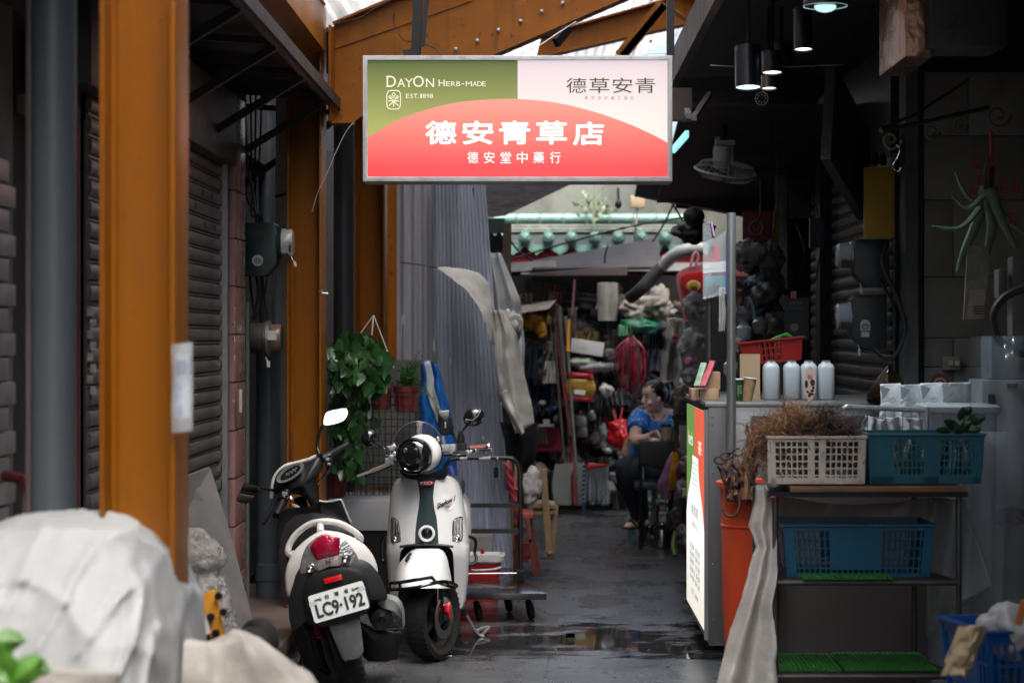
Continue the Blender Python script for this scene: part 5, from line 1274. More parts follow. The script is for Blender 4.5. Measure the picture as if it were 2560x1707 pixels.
q=MB();q.tube([Z1(288,985,FB-.09),Z1(430,1012,FB-.02)],.007,8);part('mirror_stalk',q,BLACK,gs)
q=MB();q.tube([Z1(545,1080,FB-.07),Z1(455,1275,FB-.2)],.0185,12);part('grip',q,BLACK,gs)
q=MB();q.tube([Z1(560,1040,FB-.05),Z1(520,1120,FB-.1)],.026,12);part('switch_box',q,GLOSSBLK,gs)
q=MB();q.box(Z1(545,1045,FB-.1),(.026,.012,.018));q.tube([Z1(600,1075,FB-.08),Z1(615,1110,FB-.09)],.009,8);part('switch',q,ALU,gs,bev=.002)
q=MB();q.bar(Z1(430,1150,FB-.05),Z1(400,1230,FB-.1),.012,.016);q.bar(Z1(400,1230,FB-.1),Z1(322,1360,FB-.18),.012,.014);part('brake_lever',q,BLACK,gs,bev=.003)
q=MB();pdome(q,zq([(615,1150),(670,1160),(715,1200),(742,1262),(700,1250),(650,1205)]),GS+FB-.08,.012,.004,2);part('scuffed_tip',q,pm('scuffed_grey',(.28,.27,.25),.6,dirt=.4,ds=30),gs)
q=MB();q.tube([Z1(880,960,FB),Z1(1000,810,FB+.05),Z1(1010,760,FB+.05)],.008,6);part('brake_lever',q,BLACK,gs)
q=MB();q.tube([V((XX(790,GS),GS+.5,.3)),V((XX(730,GS)-.05,GS+.42,.0))],.012,6);part('side_stand',q,DARKMET,gs)
wheel(gs,Matrix.Translation(V((XX(800,9.85),9.85,.21)))@Matrix.Rotation(R(30),4,'Z')@Matrix.Rotation(R(-LEAN),4,'Y'),.208,.1,.13)
q=MB();q.tube([V((XX(800,9.85),9.85,.3)),Z1(700,1100,FB+.06)],.03,8);part('steering_column',q,BLACK,gs)
# hand trolley behind the white scooter
tr=thing('platform_trolley','wet black platform trolley with a tubular handle beside the white scooter','trolley',(-.25,11.0,0))
A_,B_,C_,D_=V((XX(1367,10.72),10.72,0)),V((XX(1165,10.72),10.72,0)),V((XX(1108,11.3),11.3,0)),V((XX(1312,11.3),11.3,0))
WETP=pm('wet_black_deck',(.02,.02,.022),.14,var=.4,vs=9,bump=.15,bs=14,rvar=.12)
q=MB();dz0,dz1=.132,.166
q.add([p+V((0,0,z))for z in(dz0,dz1)for p in(A_,B_,C_,D_)],[(3,2,1,0),(4,5,6,7),(0,1,5,4),(1,2,6,5),(2,3,7,6),(3,0,4,7)])
part('platform',q,WETP,tr,bev=.004)
L0,R0=P(1110,1450,11.28),P(1300,1450,11.28)
def hp(px,py):return P(px,py,11.28)
q=MB();q.tube(bez([hp(1112,1452),hp(1112,1300),hp(1112,1185),hp(1118,1158),hp(1134,1147),hp(1200,1144),hp(1270,1145),hp(1288,1152),hp(1298,1172),hp(1301,1230),hp(1301,1330),hp(1302,1452)],6),.0125,10);part('handle',q,pm('handle_black',(.01,.0105,.011),.38,metal=0),tr)
q=MB()
for a,b in((1150,1168),(1198,1226),(1242,1246)):q.tube([hp(a,1145.5),hp(b,1144.5)],.0137,10)
part('worn_tape',q,pm('worn_tape',(.5,.5,.48),.6,dirt=.4,ds=40),tr,kind='stuff')
for py in(1263,1327):q=MB();q.bar(hp(1112,py),hp(1301,py-.5),.02,.024);part('cross_bar',q,pm('handle_black',(0,0,0)),tr)
q=MB();q.tube([hp(1112,1434),hp(1298,1432)],.004,6);part('cross_wire',q,ALU,tr)
q=MB();q.bb(XX(1292,11.28),XX(1310,11.28),11.25,11.31,.166,.23);part('handle_foot',q,BLACK,tr,bev=.005)
for(px,yy)in((1325,10.9),(1195,10.85),(1270,11.2),(1140,11.2)):
 x=XX(px,yy);q=MB();q.lathe([(.012,-.014),(.05,-.014),(.055,-.008),(.055,.008),(.05,.014),(.012,.014)],20,Mt((x,yy,.056),(0,78,12)));w_=part('caster_wheel',q,RUBBER,tr)
 q=MB();q.bar((x-.022,yy,.056),(x-.018,yy,.132),.004,.03);q.bar((x+.022,yy,.056),(x+.018,yy,.132),.004,.03);q.box((x,yy,.128),(.06,.06,.008));part('caster_fork',q,DARKMET,tr)
pl_=thing('pail','red plastic pail with a white rim standing behind the trolley handle','pail',P(1215,1490,11.7))
cx_=XX(1195,11.75);M_=Mt((cx_,11.75,0))
def rr_ring(w,d,z,r=.05):return[M_@V((x,y,z))for x,y in rrect(w,d,r,4)]
zt=ZZ(1387,11.7)
q=MB();q.loft([rr_ring(.23,.2,.0),rr_ring(.275,.24,zt-.03),rr_ring(.26,.225,zt-.025),rr_ring(.22,.19,.02)]);part('bucket_body',q,REDPL,pl_)
q=MB();q.loft([rr_ring(.285,.25,zt-.04),rr_ring(.31,.27,zt-.03),rr_ring(.315,.275,zt),rr_ring(.29,.25,zt+.002),rr_ring(.275,.235,zt-.02)],cap=False);part('rim',q,WHITEPL,pl_)
q=MB();q.tube(bez([P(1180,1424,11.58),P(1200,1425,11.54),P(1235,1422,11.54),P(1252,1417,11.6)],5),.006,8);part('handle',q,WHITEPL,pl_)
q=MB();q.lathe([(.012,-.01),(.012,.015),(0,.018)],10,Mt(P(1206,1379,11.65)));part('pivot',q,REDPL,pl_)
q=MB();q.bb(XX(1170,11.95),XX(1232,11.95),11.95,12.1,0,ZZ(1338,11.95));solo('concrete_block','mottled grey concrete block behind the red pail','block',q,CONC,bev=.01)
WOODC=pm('pale_worn_wood',(.36,.24,.13),.55,var=.25,vs=7,bump=.1,bs=40,dirt=.35,dcol=(.12,.07,.04),ds=7,stretch=(6,6,1))
ch_=thing('wooden_chair','low pale wooden chair turned away beside the lane','chair',P(1340,1390,13.2))
Yc=13.2
q=MB();q.bar(P(1358,1172,Yc),P(1374,1392,Yc),.045,.05,(0,1,0));part('leg',q,WOODC,ch_,bev=.006)
q=MB();q.bar(P(1387,1262,Yc+.1),P(1378,1378,Yc+.1),.05,.05,(0,1,0));part('leg',q,WOODC,ch_,bev=.006)
q=MB();q.bar(P(1275,1255,Yc+.35),P(1278,1375,Yc+.35),.045,.045,(0,1,0));part('leg',q,WOODC,ch_,bev=.006)
q=MB();q.slab(lambda u,v:P(1318+70*u,1262-10*v,Yc+.02+.35*v)+V((0,0,.01*math.sin(u*3.1))),8,4,(0,0,-.03));part('seat',q,WOODC,ch_,bev=.004)
q=MB();q.bar(P(1300,1190,Yc+.03),P(1360,1178,Yc),.02,.05,(0,1,0));q.bar(P(1322,1232,Yc+.02),P(1368,1238,Yc),.02,.03,(0,1,0));q.bar(P(1318,1283,Yc),P(1384,1280,Yc+.05),.025,.05,(0,1,0));part('rail',q,WOODC,ch_,bev=.004)
q=MB();q.lathe([(.02,0),(.024,.01),(.02,.02)],12,Mt(P(1376,1385,Yc-.03)));part('foot_cap',q,WOODC,ch_)
rs=thing('red_stool','red-brown wooden stool with splayed legs in front of the pale chair','stool',P(1315,1430,12.6))
REDW=pm('red_stained_wood',(.16,.035,.025),.5,var=.3,vs=8,dirt=.3,dcol=(.06,.03,.02),ds=8);Ys=12.55
q=MB();q.slab(lambda u,v:P(1294+40*u,1283-12*v,Ys+.25*v),4,4,(0,0,-.035));part('seat',q,pm('faded_red_seat',(.35,.06,.06),.5),rs,bev=.01)
for(a,b,c,d,yy)in((1318,1293,1338,1438,Ys),(1325,1293,1346,1428,Ys+.2),(1300,1290,1288,1420,Ys+.25),(1302,1295,1300,1440,Ys+.02)):
 q=MB();q.bar(P(a,b,yy),P(c,d,yy),.03,.03,(0,1,0));part('leg',q,REDW,rs,bev=.005)
q=MB();q.bar(P(1300,1350,Ys),P(1332,1350,Ys),.02,.03,(0,1,0));q.bar(P(1298,1392,Ys+.1),P(1334,1392,Ys+.1),.02,.02,(0,1,0));part('stretcher',q,REDW,rs)
q=MB();q.bb(XX(1298,Ys+.1),XX(1322,Ys+.1),Ys+.1,Ys+.2,ZZ(1410,Ys),ZZ(1362,Ys));solo('red_box','small red box under the red-brown stool','box',q,REDPL)
q=MB()
for k in range(5):q.tube(bez([P(1262+k*4,1160+k*22,12.7),P(1275+3*k,1172+k*25,12.66),P(1283+k*2,1195+k*28,12.7),P(1290,1225+28*k,12.68)],5),.012-.001*k,7)
solo('ribbon_bunch','bunch of pink-red ribbons tied beside the trolley handle','ribbons',q,pm('pink_red_ribbon',(.4,.04,.07),.5))
q=MB();pdome(q,[(1262,1150),(1275,1146),(1282,1170),(1276,1215),(1262,1220)],12.8,.1,.03,3);solo('pink_bottle','dusky pink bottle leaning behind the trolley handle','bottle',q,pm('dusky_pink',(.26,.11,.12),.45))
q=blob(P(1329,1218,12.9),(.075,.07,.13),.25,10,8,30,24,ridge=.3);solo('silver_bag','shiny whitish plastic bag hanging over the wooden chair','bag',q,pm('silver_film',(.55,.53,.52),.2,var=.15,vs=8,bump=.3,bs=25),smooth=180)
q=MB();q.tube([P(1302,1168,12.8),P(1308,1200,12.85)],.004,4);q.tube([P(1290,1155,12.7),P(1286,1262,12.7)],.012,6);solo('stick','thin yellowish stick beside the trolley handle','stick',q,pm('old_bamboo',(.3,.25,.12),.6))
# temple wall and glazed roof behind
CY2=20.6
q=MB();q.bb(-3.5,5,21.4,21.7,0,3.35);solo('temple_wall','rain stained grey-green plaster wall above the glazed ridge','wall',q,pm('temple_plaster',(.2,.215,.19),.9,var=.45,vs=1.1,bump=.2,bs=18,dirt=.55,dcol=(.04,.05,.036),ds=1.4,streak=.6))
GLZ=pm('turquoise_glaze',(.17,.35,.31),.28,var=.35,vs=7,dirt=.35,dcol=(.2,.22,.17),ds=6)
GLZD=pm('green_glaze_dark',(.08,.17,.15),.32,var=.45,vs=12,dirt=.45,dcol=(.07,.09,.07),ds=9)
rt=thing('temple_roof','turquoise glazed ridge and eave tiles with lion faces over the junk corner','roof',P(1480,640,CY2))
kx=CY2/FP
ra=MB();ra.tube([(.003,0,0),(.1,0,0),(.218,0,0),(.236,0,0)],[.055,.0535,.0545,.058],14);ra_m=mesh_of('ridge_tile',ra,GLZ)
for k in range(9):
 inst('ridge_tile',ra_m,rt,Matrix.Translation(P(1235+k*58,547,CY2+.35)-BASE[rt]))
q=MB()
for k,(py,r_)in enumerate(((566,.014),(573,.02),(579,.014))):q.tube([P(1240+i*30,py+.8*noise.noise(V((i*.9,k,0))),CY2+.28-.01*k)for i in range(18)],r_,6)
part('moulding',q,pm('weathered_moulding',(.15,.185,.16),.6,var=.3,vs=10,dirt=.5,dcol=(.1,.11,.08),ds=9),rt)
q=MB();q.slab(lambda u,v:P(1225+u*560,618-36*v,CY2+.0+.3*v),4,2,(0,.02,-.02));part('roof_bed',q,pm('roof_bed',(.03,.045,.04),.7,var=.4,dirt=.4,ds=9),rt)  # bed darkened: shade of the recess behind the faces put into its colour
rc=MB();rc.tube([(0,0,0),(0,.3,.05)],.046,12);rc_m=mesh_of('roll_tile',rc,GLZD)
fc=MB();fc.lathe([(.0,.0),(.05,.0),(.056,.008),(.05,.016),(.045,.02)],20,Mfront((0,0,0)))
fc.ell((0,-.022,.004),(.042,.022,.042),None,14,10)
for sx in(-1,1):
 fc.ell((sx*.017,-.04,.014),(.010,.010,.010),None,8,6);fc.ell((sx*.026,-.033,-.008),(.012,.010,.012),None,8,6);fc.ell((sx*.03,-.026,.03),(.01,.01,.01),None,8,6)
fc.ell((0,-.046,0),(.011,.012,.012),None,8,6);fc.ell((0,-.036,-.022),(.02,.008,.007),None,8,6);fc.ell((0,-.03,.03),(.014,.01,.01),None,8,6)
fc_m=mesh_of('lion_face',fc,pm('lion_glaze',(.13,.25,.22),.35,var=.5,vs=30,dirt=.5,dcol=(.03,.05,.04),ds=25))
dt=MB();dt.prism([(-.1,.04),(-.05,.022),(0,.016),(.05,.022),(.1,.04),(.098,.0),(.07,-.045),(.03,-.06),(0,-.088),(-.03,-.06),(-.07,-.045),(-.098,0)],.014,Mfront((0,0,0)))
for sx in(-1,1):
 for i in range(3):
  c_=(.026+.024*i)*sx;dt.tube([Mfront((0,0,0))@V((c_+.012*math.cos(a),-.012-.008*i*0+.012*math.sin(a)+.006*i,.014))for a in[j*math.pi/4 for j in range(8)]],.004,4,True)
dt.tube([Mfront((0,0,0))@V((x,y+.012,.014))for x,y in((-.08,-.02),(-.03,-.045),(0,-.07),(.03,-.045),(.08,-.02))],.004,4)
dt_m=mesh_of('drip_tile',dt,GLZ)
for k in range(9):
 x0_=1254+k*58.4
 inst('roll_tile',rc_m,rt,Matrix.Translation(P(x0_,592,CY2-.04)-BASE[rt]));inst('lion_face',fc_m,rt,Matrix.Translation(P(x0_,597,CY2-.06)-BASE[rt])@Matrix.Scale(1.22,4))
 inst('drip_tile',dt_m,rt,Matrix.Translation(P(x0_+29,617,CY2-.03)-BASE[rt]))
q=MB();q.bb(XX(1225,CY2),XX(1800,CY2),CY2+.1,CY2+.2,ZZ(664,CY2),ZZ(612,CY2));part('red_fascia',q,pm('temple_red',(.42,.012,.02),.5,dirt=.2,ds=5),rt)
q=MB();q.bb(XX(1225,CY2),XX(1800,CY2),CY2+.05,CY2+.25,ZZ(676,CY2),ZZ(656,CY2));part('white_sill',q,WHITEPL,rt)
q=MB();q.bb(-3.5,5,CY2+.25,21.5,0,ZZ(662,CY2));solo('temple_wall','dark red lower temple wall behind the junk','wall',q,pm('dark_red_wall',(.09,.012,.016),.7))
t=thing('wall_lamp','beige box shaped lamp on a grey conduit in front of the stained wall','lamp',P(1593,520,20.2));q=MB();q.bb(XX(1577,20.2),XX(1612,20.2),20.2,20.34,ZZ(519,20.2),ZZ(488,20.2));part('lamp_box',q,pm('beige_lamp',(.68,.53,.36),.5,var=.04),t,bev=.01)
q=MB();q.tube([P(1594,519,20.25),P(1590,560,20.2),P(1586,606,20.3)],.012,6);part('conduit',q,pm('pinkish_conduit',(.42,.34,.32),.6),t)
t=thing('wall_vine','sparse sprawling weed growing on the stained wall over the ridge','plant',P(1480,560,20.5));rv=random.Random(21)
VINE=pm('dusty_leaf',(.2,.26,.16),.6,var=.35,vs=20)
lf=MB();lf.slab(lambda u,v:((u-.5)*.05*math.sin(math.pi*(v*.96+.02)),.01*abs(u-.5),v*.1),2,5,(0,.001,0));lf_m=mesh_of('leaf',lf,VINE)
q=MB()
for k in range(8):
 a0=P(1484,556,20.6);b0_=P(1484+rv.uniform(-70,55),rv.uniform(462,520),20.9)
 pts=bez([a0,a0.lerp(b0_,.5)+V((rv.uniform(-.08,.08),0,.04)),b0_],6);q.tube(pts,.005,4)
 for i in range(6):
  c_=pts[rv.randrange(3,len(pts))]+V((rv.gauss(0,.05),rv.uniform(-.1,.05),rv.gauss(0,.04)))
  inst('leaf',lf_m,t,Matrix.Translation(c_-BASE[t])@Matrix.Rotation(rv.uniform(0,6.3),4,'Y')@Matrix.Rotation(rv.uniform(-.8,.8),4,'X')@Matrix.Scale(rv.uniform(.45,.85),4))
q.tube([P(1484,455,20.4),P(1484,570,20.3)],.012,5);part('stem',q,VINE,t)
q=MB();q.tube([P(1545,470,20),P(1546,500,20)],.012,6);q.ell(P(1546,511,20),(.035,.035,.045));solo('dangling_bulb','dusty old bulb dangling on a wire before the stained wall','bulb',q,DARKMET)
OLDW=pm('grey_weathered_wood',(.12,.115,.125),.8,var=.4,vs=10,bump=.5,bs=40,dirt=.45,dcol=(.035,.033,.035),ds=7,stretch=(1,5,5))
q=MB();pts=[P(1204,463,15),P(1440,455,15),P(1400,474,15),P(1262,540,15),P(1206,545,15)]
q.add(pts+[p+V((0,.35,.08))for p in pts],[(0,1,2,3,4),(9,8,7,6,5)]+[(i,(i+1)%5,5+(i+1)%5,5+i)for i in range(5)]);solo('plank','weathered grey plank wedged under the left end of the sign','plank',q,OLDW,smooth=0)
q=MB();q.bb(XX(1206,14.8),XX(1262,14.8),14.8,14.9,ZZ(582,14.8),ZZ(546,14.8));solo('green_board','small dark green board under the weathered plank','board',q,pm('dark_green_paint',(.012,.04,.03),.5))
q=MB()
q.slab(lambda u,v:P(1212+u*52,585+v*76+5*math.sin(u*16),14.4+.1*v),20,2,(0,.01,0));solo('metal_offcut','dark rusty corrugated offcut beside the fluted sheet','metal sheet',q,AWM)
def loose(u,v):
 a=P(1310,664,18.4);b_=P(1640,600,18.4);c_=P(1330,672,17.7);d_=P(1655,668,17.7)
 p=(a.lerp(b_,u)).lerp(c_.lerp(d_,u),v);return p+V((0,0,.03*math.sin(v*2*math.pi*6)))
q=MB();q.slab(loose,8,72,(0,0,.003));solo('metal_sheet','slanting grey corrugated sheet propped under the lion faces','metal sheet',q,pm('loose_corrugated',(.06,.06,.072),.55,metal=0,var=.25,vs=5,dirt=.35,dcol=(.08,.07,.08),ds=6),smooth=60)
q=MB();pts=[P(1302,686,17.6),P(1570,665,17.6),P(1568,688,17.6),P(1310,689,17.6)];q.add(pts+[p+V((0,.5,.03))for p in pts],[(0,1,2,3),(7,6,5,4)]+[(i,(i+1)%4,4+(i+1)%4,4+i)for i in range(4)]);solo('metal_tray','brownish flat metal edge under the slanting corrugated sheet','metal sheet',q,pm('brownish_metal',(.14,.11,.11),.5,dirt=.3,ds=6))
q=MB();q.bar(P(1272,664,17.5),P(1390,658,17.5),.03,.05);q.bar(P(1270,676,17.4),P(1330,672,17.4),.03,.03);solo('white_batten','short white batten below the red fascia','batten',q,pm('dull_white',(.4,.4,.39),.6))
for k,(lab,pts)in enumerate((('black cable crossing the lion faces from the fluted sheet up to the right',[P(1268,652,16),P(1400,612,16),P(1560,570,16),P(1720,542,16)]),('black cable sagging from the dark eave to the corrugated sheet',[P(1695,485,15),P(1660,560,16),P(1632,604,17)]),('thin black cable from the plank down to the red fascia',[P(1258,570,16),P(1290,620,16.2),P(1330,652,16.5)]),('thin cable strung under the dark eave',[P(1600,470,15),P(1640,488,15),P(1690,490,15)]),('crossing black cable in front of the ridge tiles',[P(1662,480,15),P(1700,540,15.5),P(1712,562,16)]),('brown cable hanging before the slanting sheet',[P(1520,612,17),P(1512,640,17.3),P(1512,657,17.5)]))):
 cable('cable',lab,pts,.008,CABLE)
DUCT=pm('grey_duct',(.6,.61,.62),.4,var=.25,vs=4,dirt=.4,dcol=(.1,.1,.1),ds=4)
t=thing('duct','bent grey flue pipe with a sooty lower end by the red baby bath','duct',P(1600,730,16.5))
q=MB();q.tube(bez([P(1765,622,16.2),P(1715,625,16.3),P(1680,641,16.4),P(1655,668,16.5)],6),.05,14);part('upper_pipe',q,DUCT,t)
q=MB();q.tube(bez([P(1660,662,16.5),P(1630,692,16.5),P(1600,725,16.5),P(1575,745,16.6)],6),.052,14);part('lower_pipe',q,pm('sooty_pipe',(.03,.03,.032),.5),t)
q=MB();q.tube([P(1750,622,16.25),P(1742,622.5,16.25)],.056,14);q.tube([P(1672,648,16.45),P(1666,655,16.45)],.057,14);part('joint_ring',q,DUCT,t)
# the junk corner
q=MB();q.bb(-3,3.2,18.5,18.7,0,ZZ(690,18.5));solo('junk_backing','dark backdrop standing for the darkness behind the heaped junk','wall',q,pm('backdrop_black',(.012,.012,.014),.8))  # dark backdrop added to give the black gaps between the junk
JS=thing('junk_rack','dark rack carrying the heap of bags and crates at the lane end','rack',P(1470,1262,18.2))
for(a,b)in((1300,1300),(1420,1420),(1545,1545),(1660,1660)):q=MB();q.bar(P(a,740,18.3),P(b,1262,18.3),.05,.05,(0,1,0));part('upright',q,DARKMET,JS)
for py in(870,935,1020,1045,1150):q=MB();q.bb(XX(1295,18.2),XX(1670,18.2),18.0,18.45,ZZ(py,18.2)-.02,ZZ(py,18.2));part('shelf',q,WOODDARK,JS)
def crate(label,c,w,d,h,mat,nx=9,nz=4,rot=0,tilt=0,taper=.9,group=None,name='crate',solid=(),rim=.018,bar_=.006,cat='crate',rows_only=None):
 t=thing(name,label,cat,c,group)
 t.rotation_euler=(0,R(tilt),R(rot));BASE[t]=V((0,0,0))
 def S(x,y,z):k=taper+(1-taper)*z/h;return V((x*k,y*k,z))
 def qbar(q,a,b,w_,h_,up):q.bar(S(*a),S(*b),w_,h_,up)
 for nm,ax,sg,L_ in(('side_panel','x',-1,w),('side_panel','x',1,w),('end_panel','y',-1,d),('end_panel','y',1,d)):
  q=MB();n_=max(3,int(nx*L_/w))
  def pt(s,z):
   s=(s-.5)*L_
   return(s,sg*d/2,z)if ax=='x' else(sg*w/2,s,z)
  up=(0,1,0)if ax=='x' else(1,0,0)
  for i in range(n_+1):qbar(q,pt(i/n_,0),pt(i/n_,h),bar_*(2.2 if i in(0,n_)else 1),.004,up)
  for j in range(nz+1):qbar(q,pt(0,j*h*.9/nz+.003),pt(1,j*h*.9/nz+.003),.004,bar_*(2 if j in(0,)else 1),(0,0,1))
  for(s0,s1,z0_,z1_)in solid:
   vs_=[S(*pt(s,z))for s,z in((s0,z0_*h),(s1,z0_*h),(s1,z1_*h),(s0,z1_*h))]
   o_=V((0,sg*.003,0))if ax=='x' else V((sg*.003,0,0))
   q.add([p-o_ for p in vs_]+[p+o_ for p in vs_],[(0,1,2,3),(7,6,5,4),(0,4,5,1),(1,5,6,2),(2,6,7,3),(3,7,4,0)])
  vs_=[S(*pt(s,z))for s,z in((0,h*.88),(1,h*.88),(1,h),(0,h))];o_=V((0,sg*.004,0))if ax=='x' else V((sg*.004,0,0))
  q.add([p-o_ for p in vs_]+[p+o_ for p in vs_],[(0,1,2,3),(7,6,5,4),(0,4,5,1),(1,5,6,2),(2,6,7,3),(3,7,4,0)])
  part(nm,q,mat,t,smooth=0)
 q=MB();q.box((0,0,.006),(w*taper,d*taper,.008));part('bottom',q,mat,t)
 q=MB();a,b=w/2,d/2
 q.loft([[V((sx*(a+o_),sy*(b+o_),z))for sx,sy in((-1,-1),(1,-1),(1,1),(-1,1))]for o_,z in((.002,h-.012),(rim,h-.008),(rim,h),(-.004,h+.001),(-.004,h-.01))],cap=False);part('rim',q,mat,t,bev=.0)
 return t
BLKPL=pm('black_crate_plastic',(.02,.019,.02),.5,dirt=.3,dcol=(.07,.065,.06),ds=10)
crate('tilted black milk crate on top of the junk heap',P(1372,770,17.9),.42,.3,.26,BLKPL,7,3,8,9,.95)
YELPL=pm('yellow_crate_plastic',(.5,.22,.01),.45,dirt=.3,dcol=(.12,.06,.02),ds=9)
crate('yellow plastic crate under the orange-yellow bag',P(1342,892,18),.32,.28,.2,YELPL,14,3,0,0,.95)
REDC=pm('crimson_crate_plastic',(.25,.01,.03),.42,dirt=.2,dcol=(.12,.02,.02),ds=9)
crate('crimson crate with a clipboard hung on its front',P(1373,1124,17.8),.3,.26,.2,REDC,16,5,-6,0,.97,solid=((.78,1,0,1),))
crate('dark red crate under the hanging white cloth',P(1368,1022,17.9),.3,.26,.17,pm('dark_red_crate',(.17,.012,.018),.5),14,3,4,0,.95)
q=MB();q.bb(XX(1348,17.6),XX(1386,17.6),17.6,17.61,ZZ(1066,17.6),ZZ(1060,17.6));q.bb(XX(1358,17.6),XX(1374,17.6),17.6,17.61,ZZ(1060,17.6),ZZ(1048,17.6));solo('clip','silver clip on the crimson crate','clip',q,ALU)
q=MB();q.bar(P(1335,1030,17.7),P(1404,1016,17.7),.1,.035);solo('blue_tube','glossy blue rolled tube between the two red crates','tube',q,pm('glossy_blue',(.01,.06,.22),.25),bev=.015)
def cloth_q(px0,px1,py0,py1,Y,amp=.03,folds=4,th=.012,taper=1.0,seed=0,sag=0,sk=0):
 q=MB()
 def f(u,v):
  c_=(px0+px1)/2;hw=(px1-px0)/2*(1+(taper-1)*v)
  p=P(c_+(u*2-1)*hw+sk*v,py0+(py1-py0)*v+sag*math.sin(u*3.14),Y)
  return p+V((amp*.4*fb(p+V((seed,0,0)),5),amp*math.sin(u*folds*6.28+2*v+seed)+amp*1.6*fb(p+V((seed,3,1)),4),amp*.5*fb(p+V((3,seed,0)),6)))
 q.slab(f,34,26,(0,th,0));return q
def cl(name,label,cat,col,*a,rough=.8,mat=None,**k):
 return solo(name,label,cat,cloth_q(*a,**k),mat or pm(label[:24],col,rough,var=.18,vs=9,dirt=.2,dcol=tuple(c*.35 for c in col),ds=7,bump=.2,bs=50),smooth=180)
cl('jacket','dark navy jacket hanging below the yellow crate','jacket',(.014,.026,.055),1310,1392,860,1040,17.7,taper=.8,amp=.05)
cl('apron','light blue-grey strip of a denim apron over the navy jacket','apron',(.06,.075,.1),1332,1362,868,965,17.62,amp=.03,folds=2)
cl('cloth','small white cloth pegged between the jacket and the poles','cloth',(.6,.6,.57),1362,1388,905,960,17.55,taper=1.5,amp=.025,folds=2)
q=MB();pts=[P(1302,764,17.5),P(1372,762,17.5),P(1390,752,17.4),P(1372,772,17.3),P(1305,782,17.3)];q.add(pts+[p+V((0,.25,.012))for p in pts],[(0,1,2,3,4),(9,8,7,6,5)]+[(i,(i+1)%5,5+(i+1)%5,5+i)for i in range(5)]);solo('cardboard','curled beige cardboard sheet above the yellow bag','cardboard',q,pm('beige_card',(.25,.22,.19),.8))
def bl(name,label,cat,col,px,py,Y,r,amp=.3,fr=9,seed=1,rough=.6,ridge=.3,mat=None,**k):
 return solo(name,label,cat,blob(P(px,py,Y),r,amp,fr,seed,30,22,ridge=ridge),mat or pm(label[:24],col,rough,var=.15,vs=10,dirt=.15,dcol=tuple(c*.4 for c in col),ds=8),smooth=180,**k)
YB=pm('yellow_bag_film',(.6,.3,.03),.3,var=.3,vs=14)
bl('yellow_bag','tied orange-yellow plastic bag drooping over the yellow crate','bag',0,1338,800,17.6,(.12,.1,.1),.3,mat=YB,seed=2);bl('yellow_bag','knotted corner of orange-yellow plastic hanging below its bag','bag',0,1353,822,17.5,(.055,.05,.07),.25,mat=YB,seed=5)
bl('dark_bag','dusky maroon patterned bag behind the poles','bag',(.12,.03,.05),1392,785,17.8,(.06,.06,.11),seed=9)
PA,PB_=pm('pole_grey',(.13,.135,.13),.5),pm('pole_red',(.08,.01,.014),.5)
for k,(a,b,c_,d_,r_,m_,lab)in enumerate(((1398,770,1437,1255,.018,PA,'long grey pole leaning through the middle of the junk'),(1388,810,1425,1090,.016,PB_,'red pole leaning beside the long grey pole'),(1413,790,1442,1200,.014,PA,'second thin grey pole leaning through the junk'),(1422,800,1420,880,.016,YELPL,'short orange-yellow rod above the poles'),(1385,830,1410,1150,.012,WOODDARK,'dark wooden stick leaning left of the poles'),(1430,1090,1437,1262,.028,pm('red_plank',(.12,.01,.018),.55),'red painted plank standing before the grey boards'),(1436,700,1430,790,.012,PB_,'thin dark red rod beside the black crate'))):
 q=MB();q.tube([P(a,b,17.5-k*.02),P(c_,d_,17.35-k*.02)],r_,7);solo('pole',lab,'pole',q,m_)
q=MB();q.bb(XX(1427,17.5),XX(1510,17.5),17.5,17.7,ZZ(888,17.5),ZZ(851,17.5));b_=thing('foam_box','white foam box lying in the middle of the junk','box',P(1470,890,17.6));q2=MB();q2.bar(P(1426,862,17.6),P(1508,874,17.6),.2,.125);part('box_body',q2,pm('white_foam',(.62,.63,.65),.7,var=.05),b_,bev=.01)
q2=MB();q2.bar(P(1448,861,17.497),P(1476,864,17.497),.003,.03);part('tape',q2,WHITEPL,b_)
bl('sack','pale green folded sack under the white foam box','sack',(.35,.45,.36),1455,904,17.6,(.13,.12,.055),.25,seed=3)
bl('sack','long grey wrinkled sack above the golden packet','sack',(.3,.3,.31),1492,918,17.55,(.19,.12,.05),.3,seed=7)
bl('sack','small greyish rag bundle right of the white foam box','sack',(.27,.26,.24),1524,884,17.6,(.06,.06,.06),.35,seed=11)
cl('sack','yellowish clear film lying over the white foam box','film',(.25,.18,.06),1428,1500,828,850,17.7,amp=.02,rough=.3)
pk=thing('packet','shiny golden foil packet with a red band and white label','packet',P(1452,1008,17.4));q=MB();pdome(q,[(1420,944),(1452,940),(1485,948),(1484,992),(1450,990),(1416,984)],17.4,.12,.03,2);part('pouch',q,pm('gold_foil',(.42,.25,.04),.25,metal=.4,var=.35,vs=16,bump=.3,bs=25),pk)
q=MB();pdome(q,[(1424,930),(1482,934),(1484,948),(1422,944)],17.38,.12,.02,1);part('red_band',q,pm('packet_red',(.35,.012,.03),.35),pk)
q=MB();pdome(q,[(1414,986),(1484,994),(1482,1006),(1412,1002)],17.4,.1,.02,1);part('red_band',q,pm('packet_red',(0,0,0)),pk)
q=MB();pdome(q,[(1436,974),(1464,976),(1462,988),(1436,985)],17.36,.005,.002,1);part('label',q,WHITEPL,pk)
q=MB();put_text(q,'青草茶',0,0,.09,.035,Mfront(P(1450,957,17.36)));part('print',q,pm('brown_print',(.2,.14,.06),.5),pk,smooth=0)
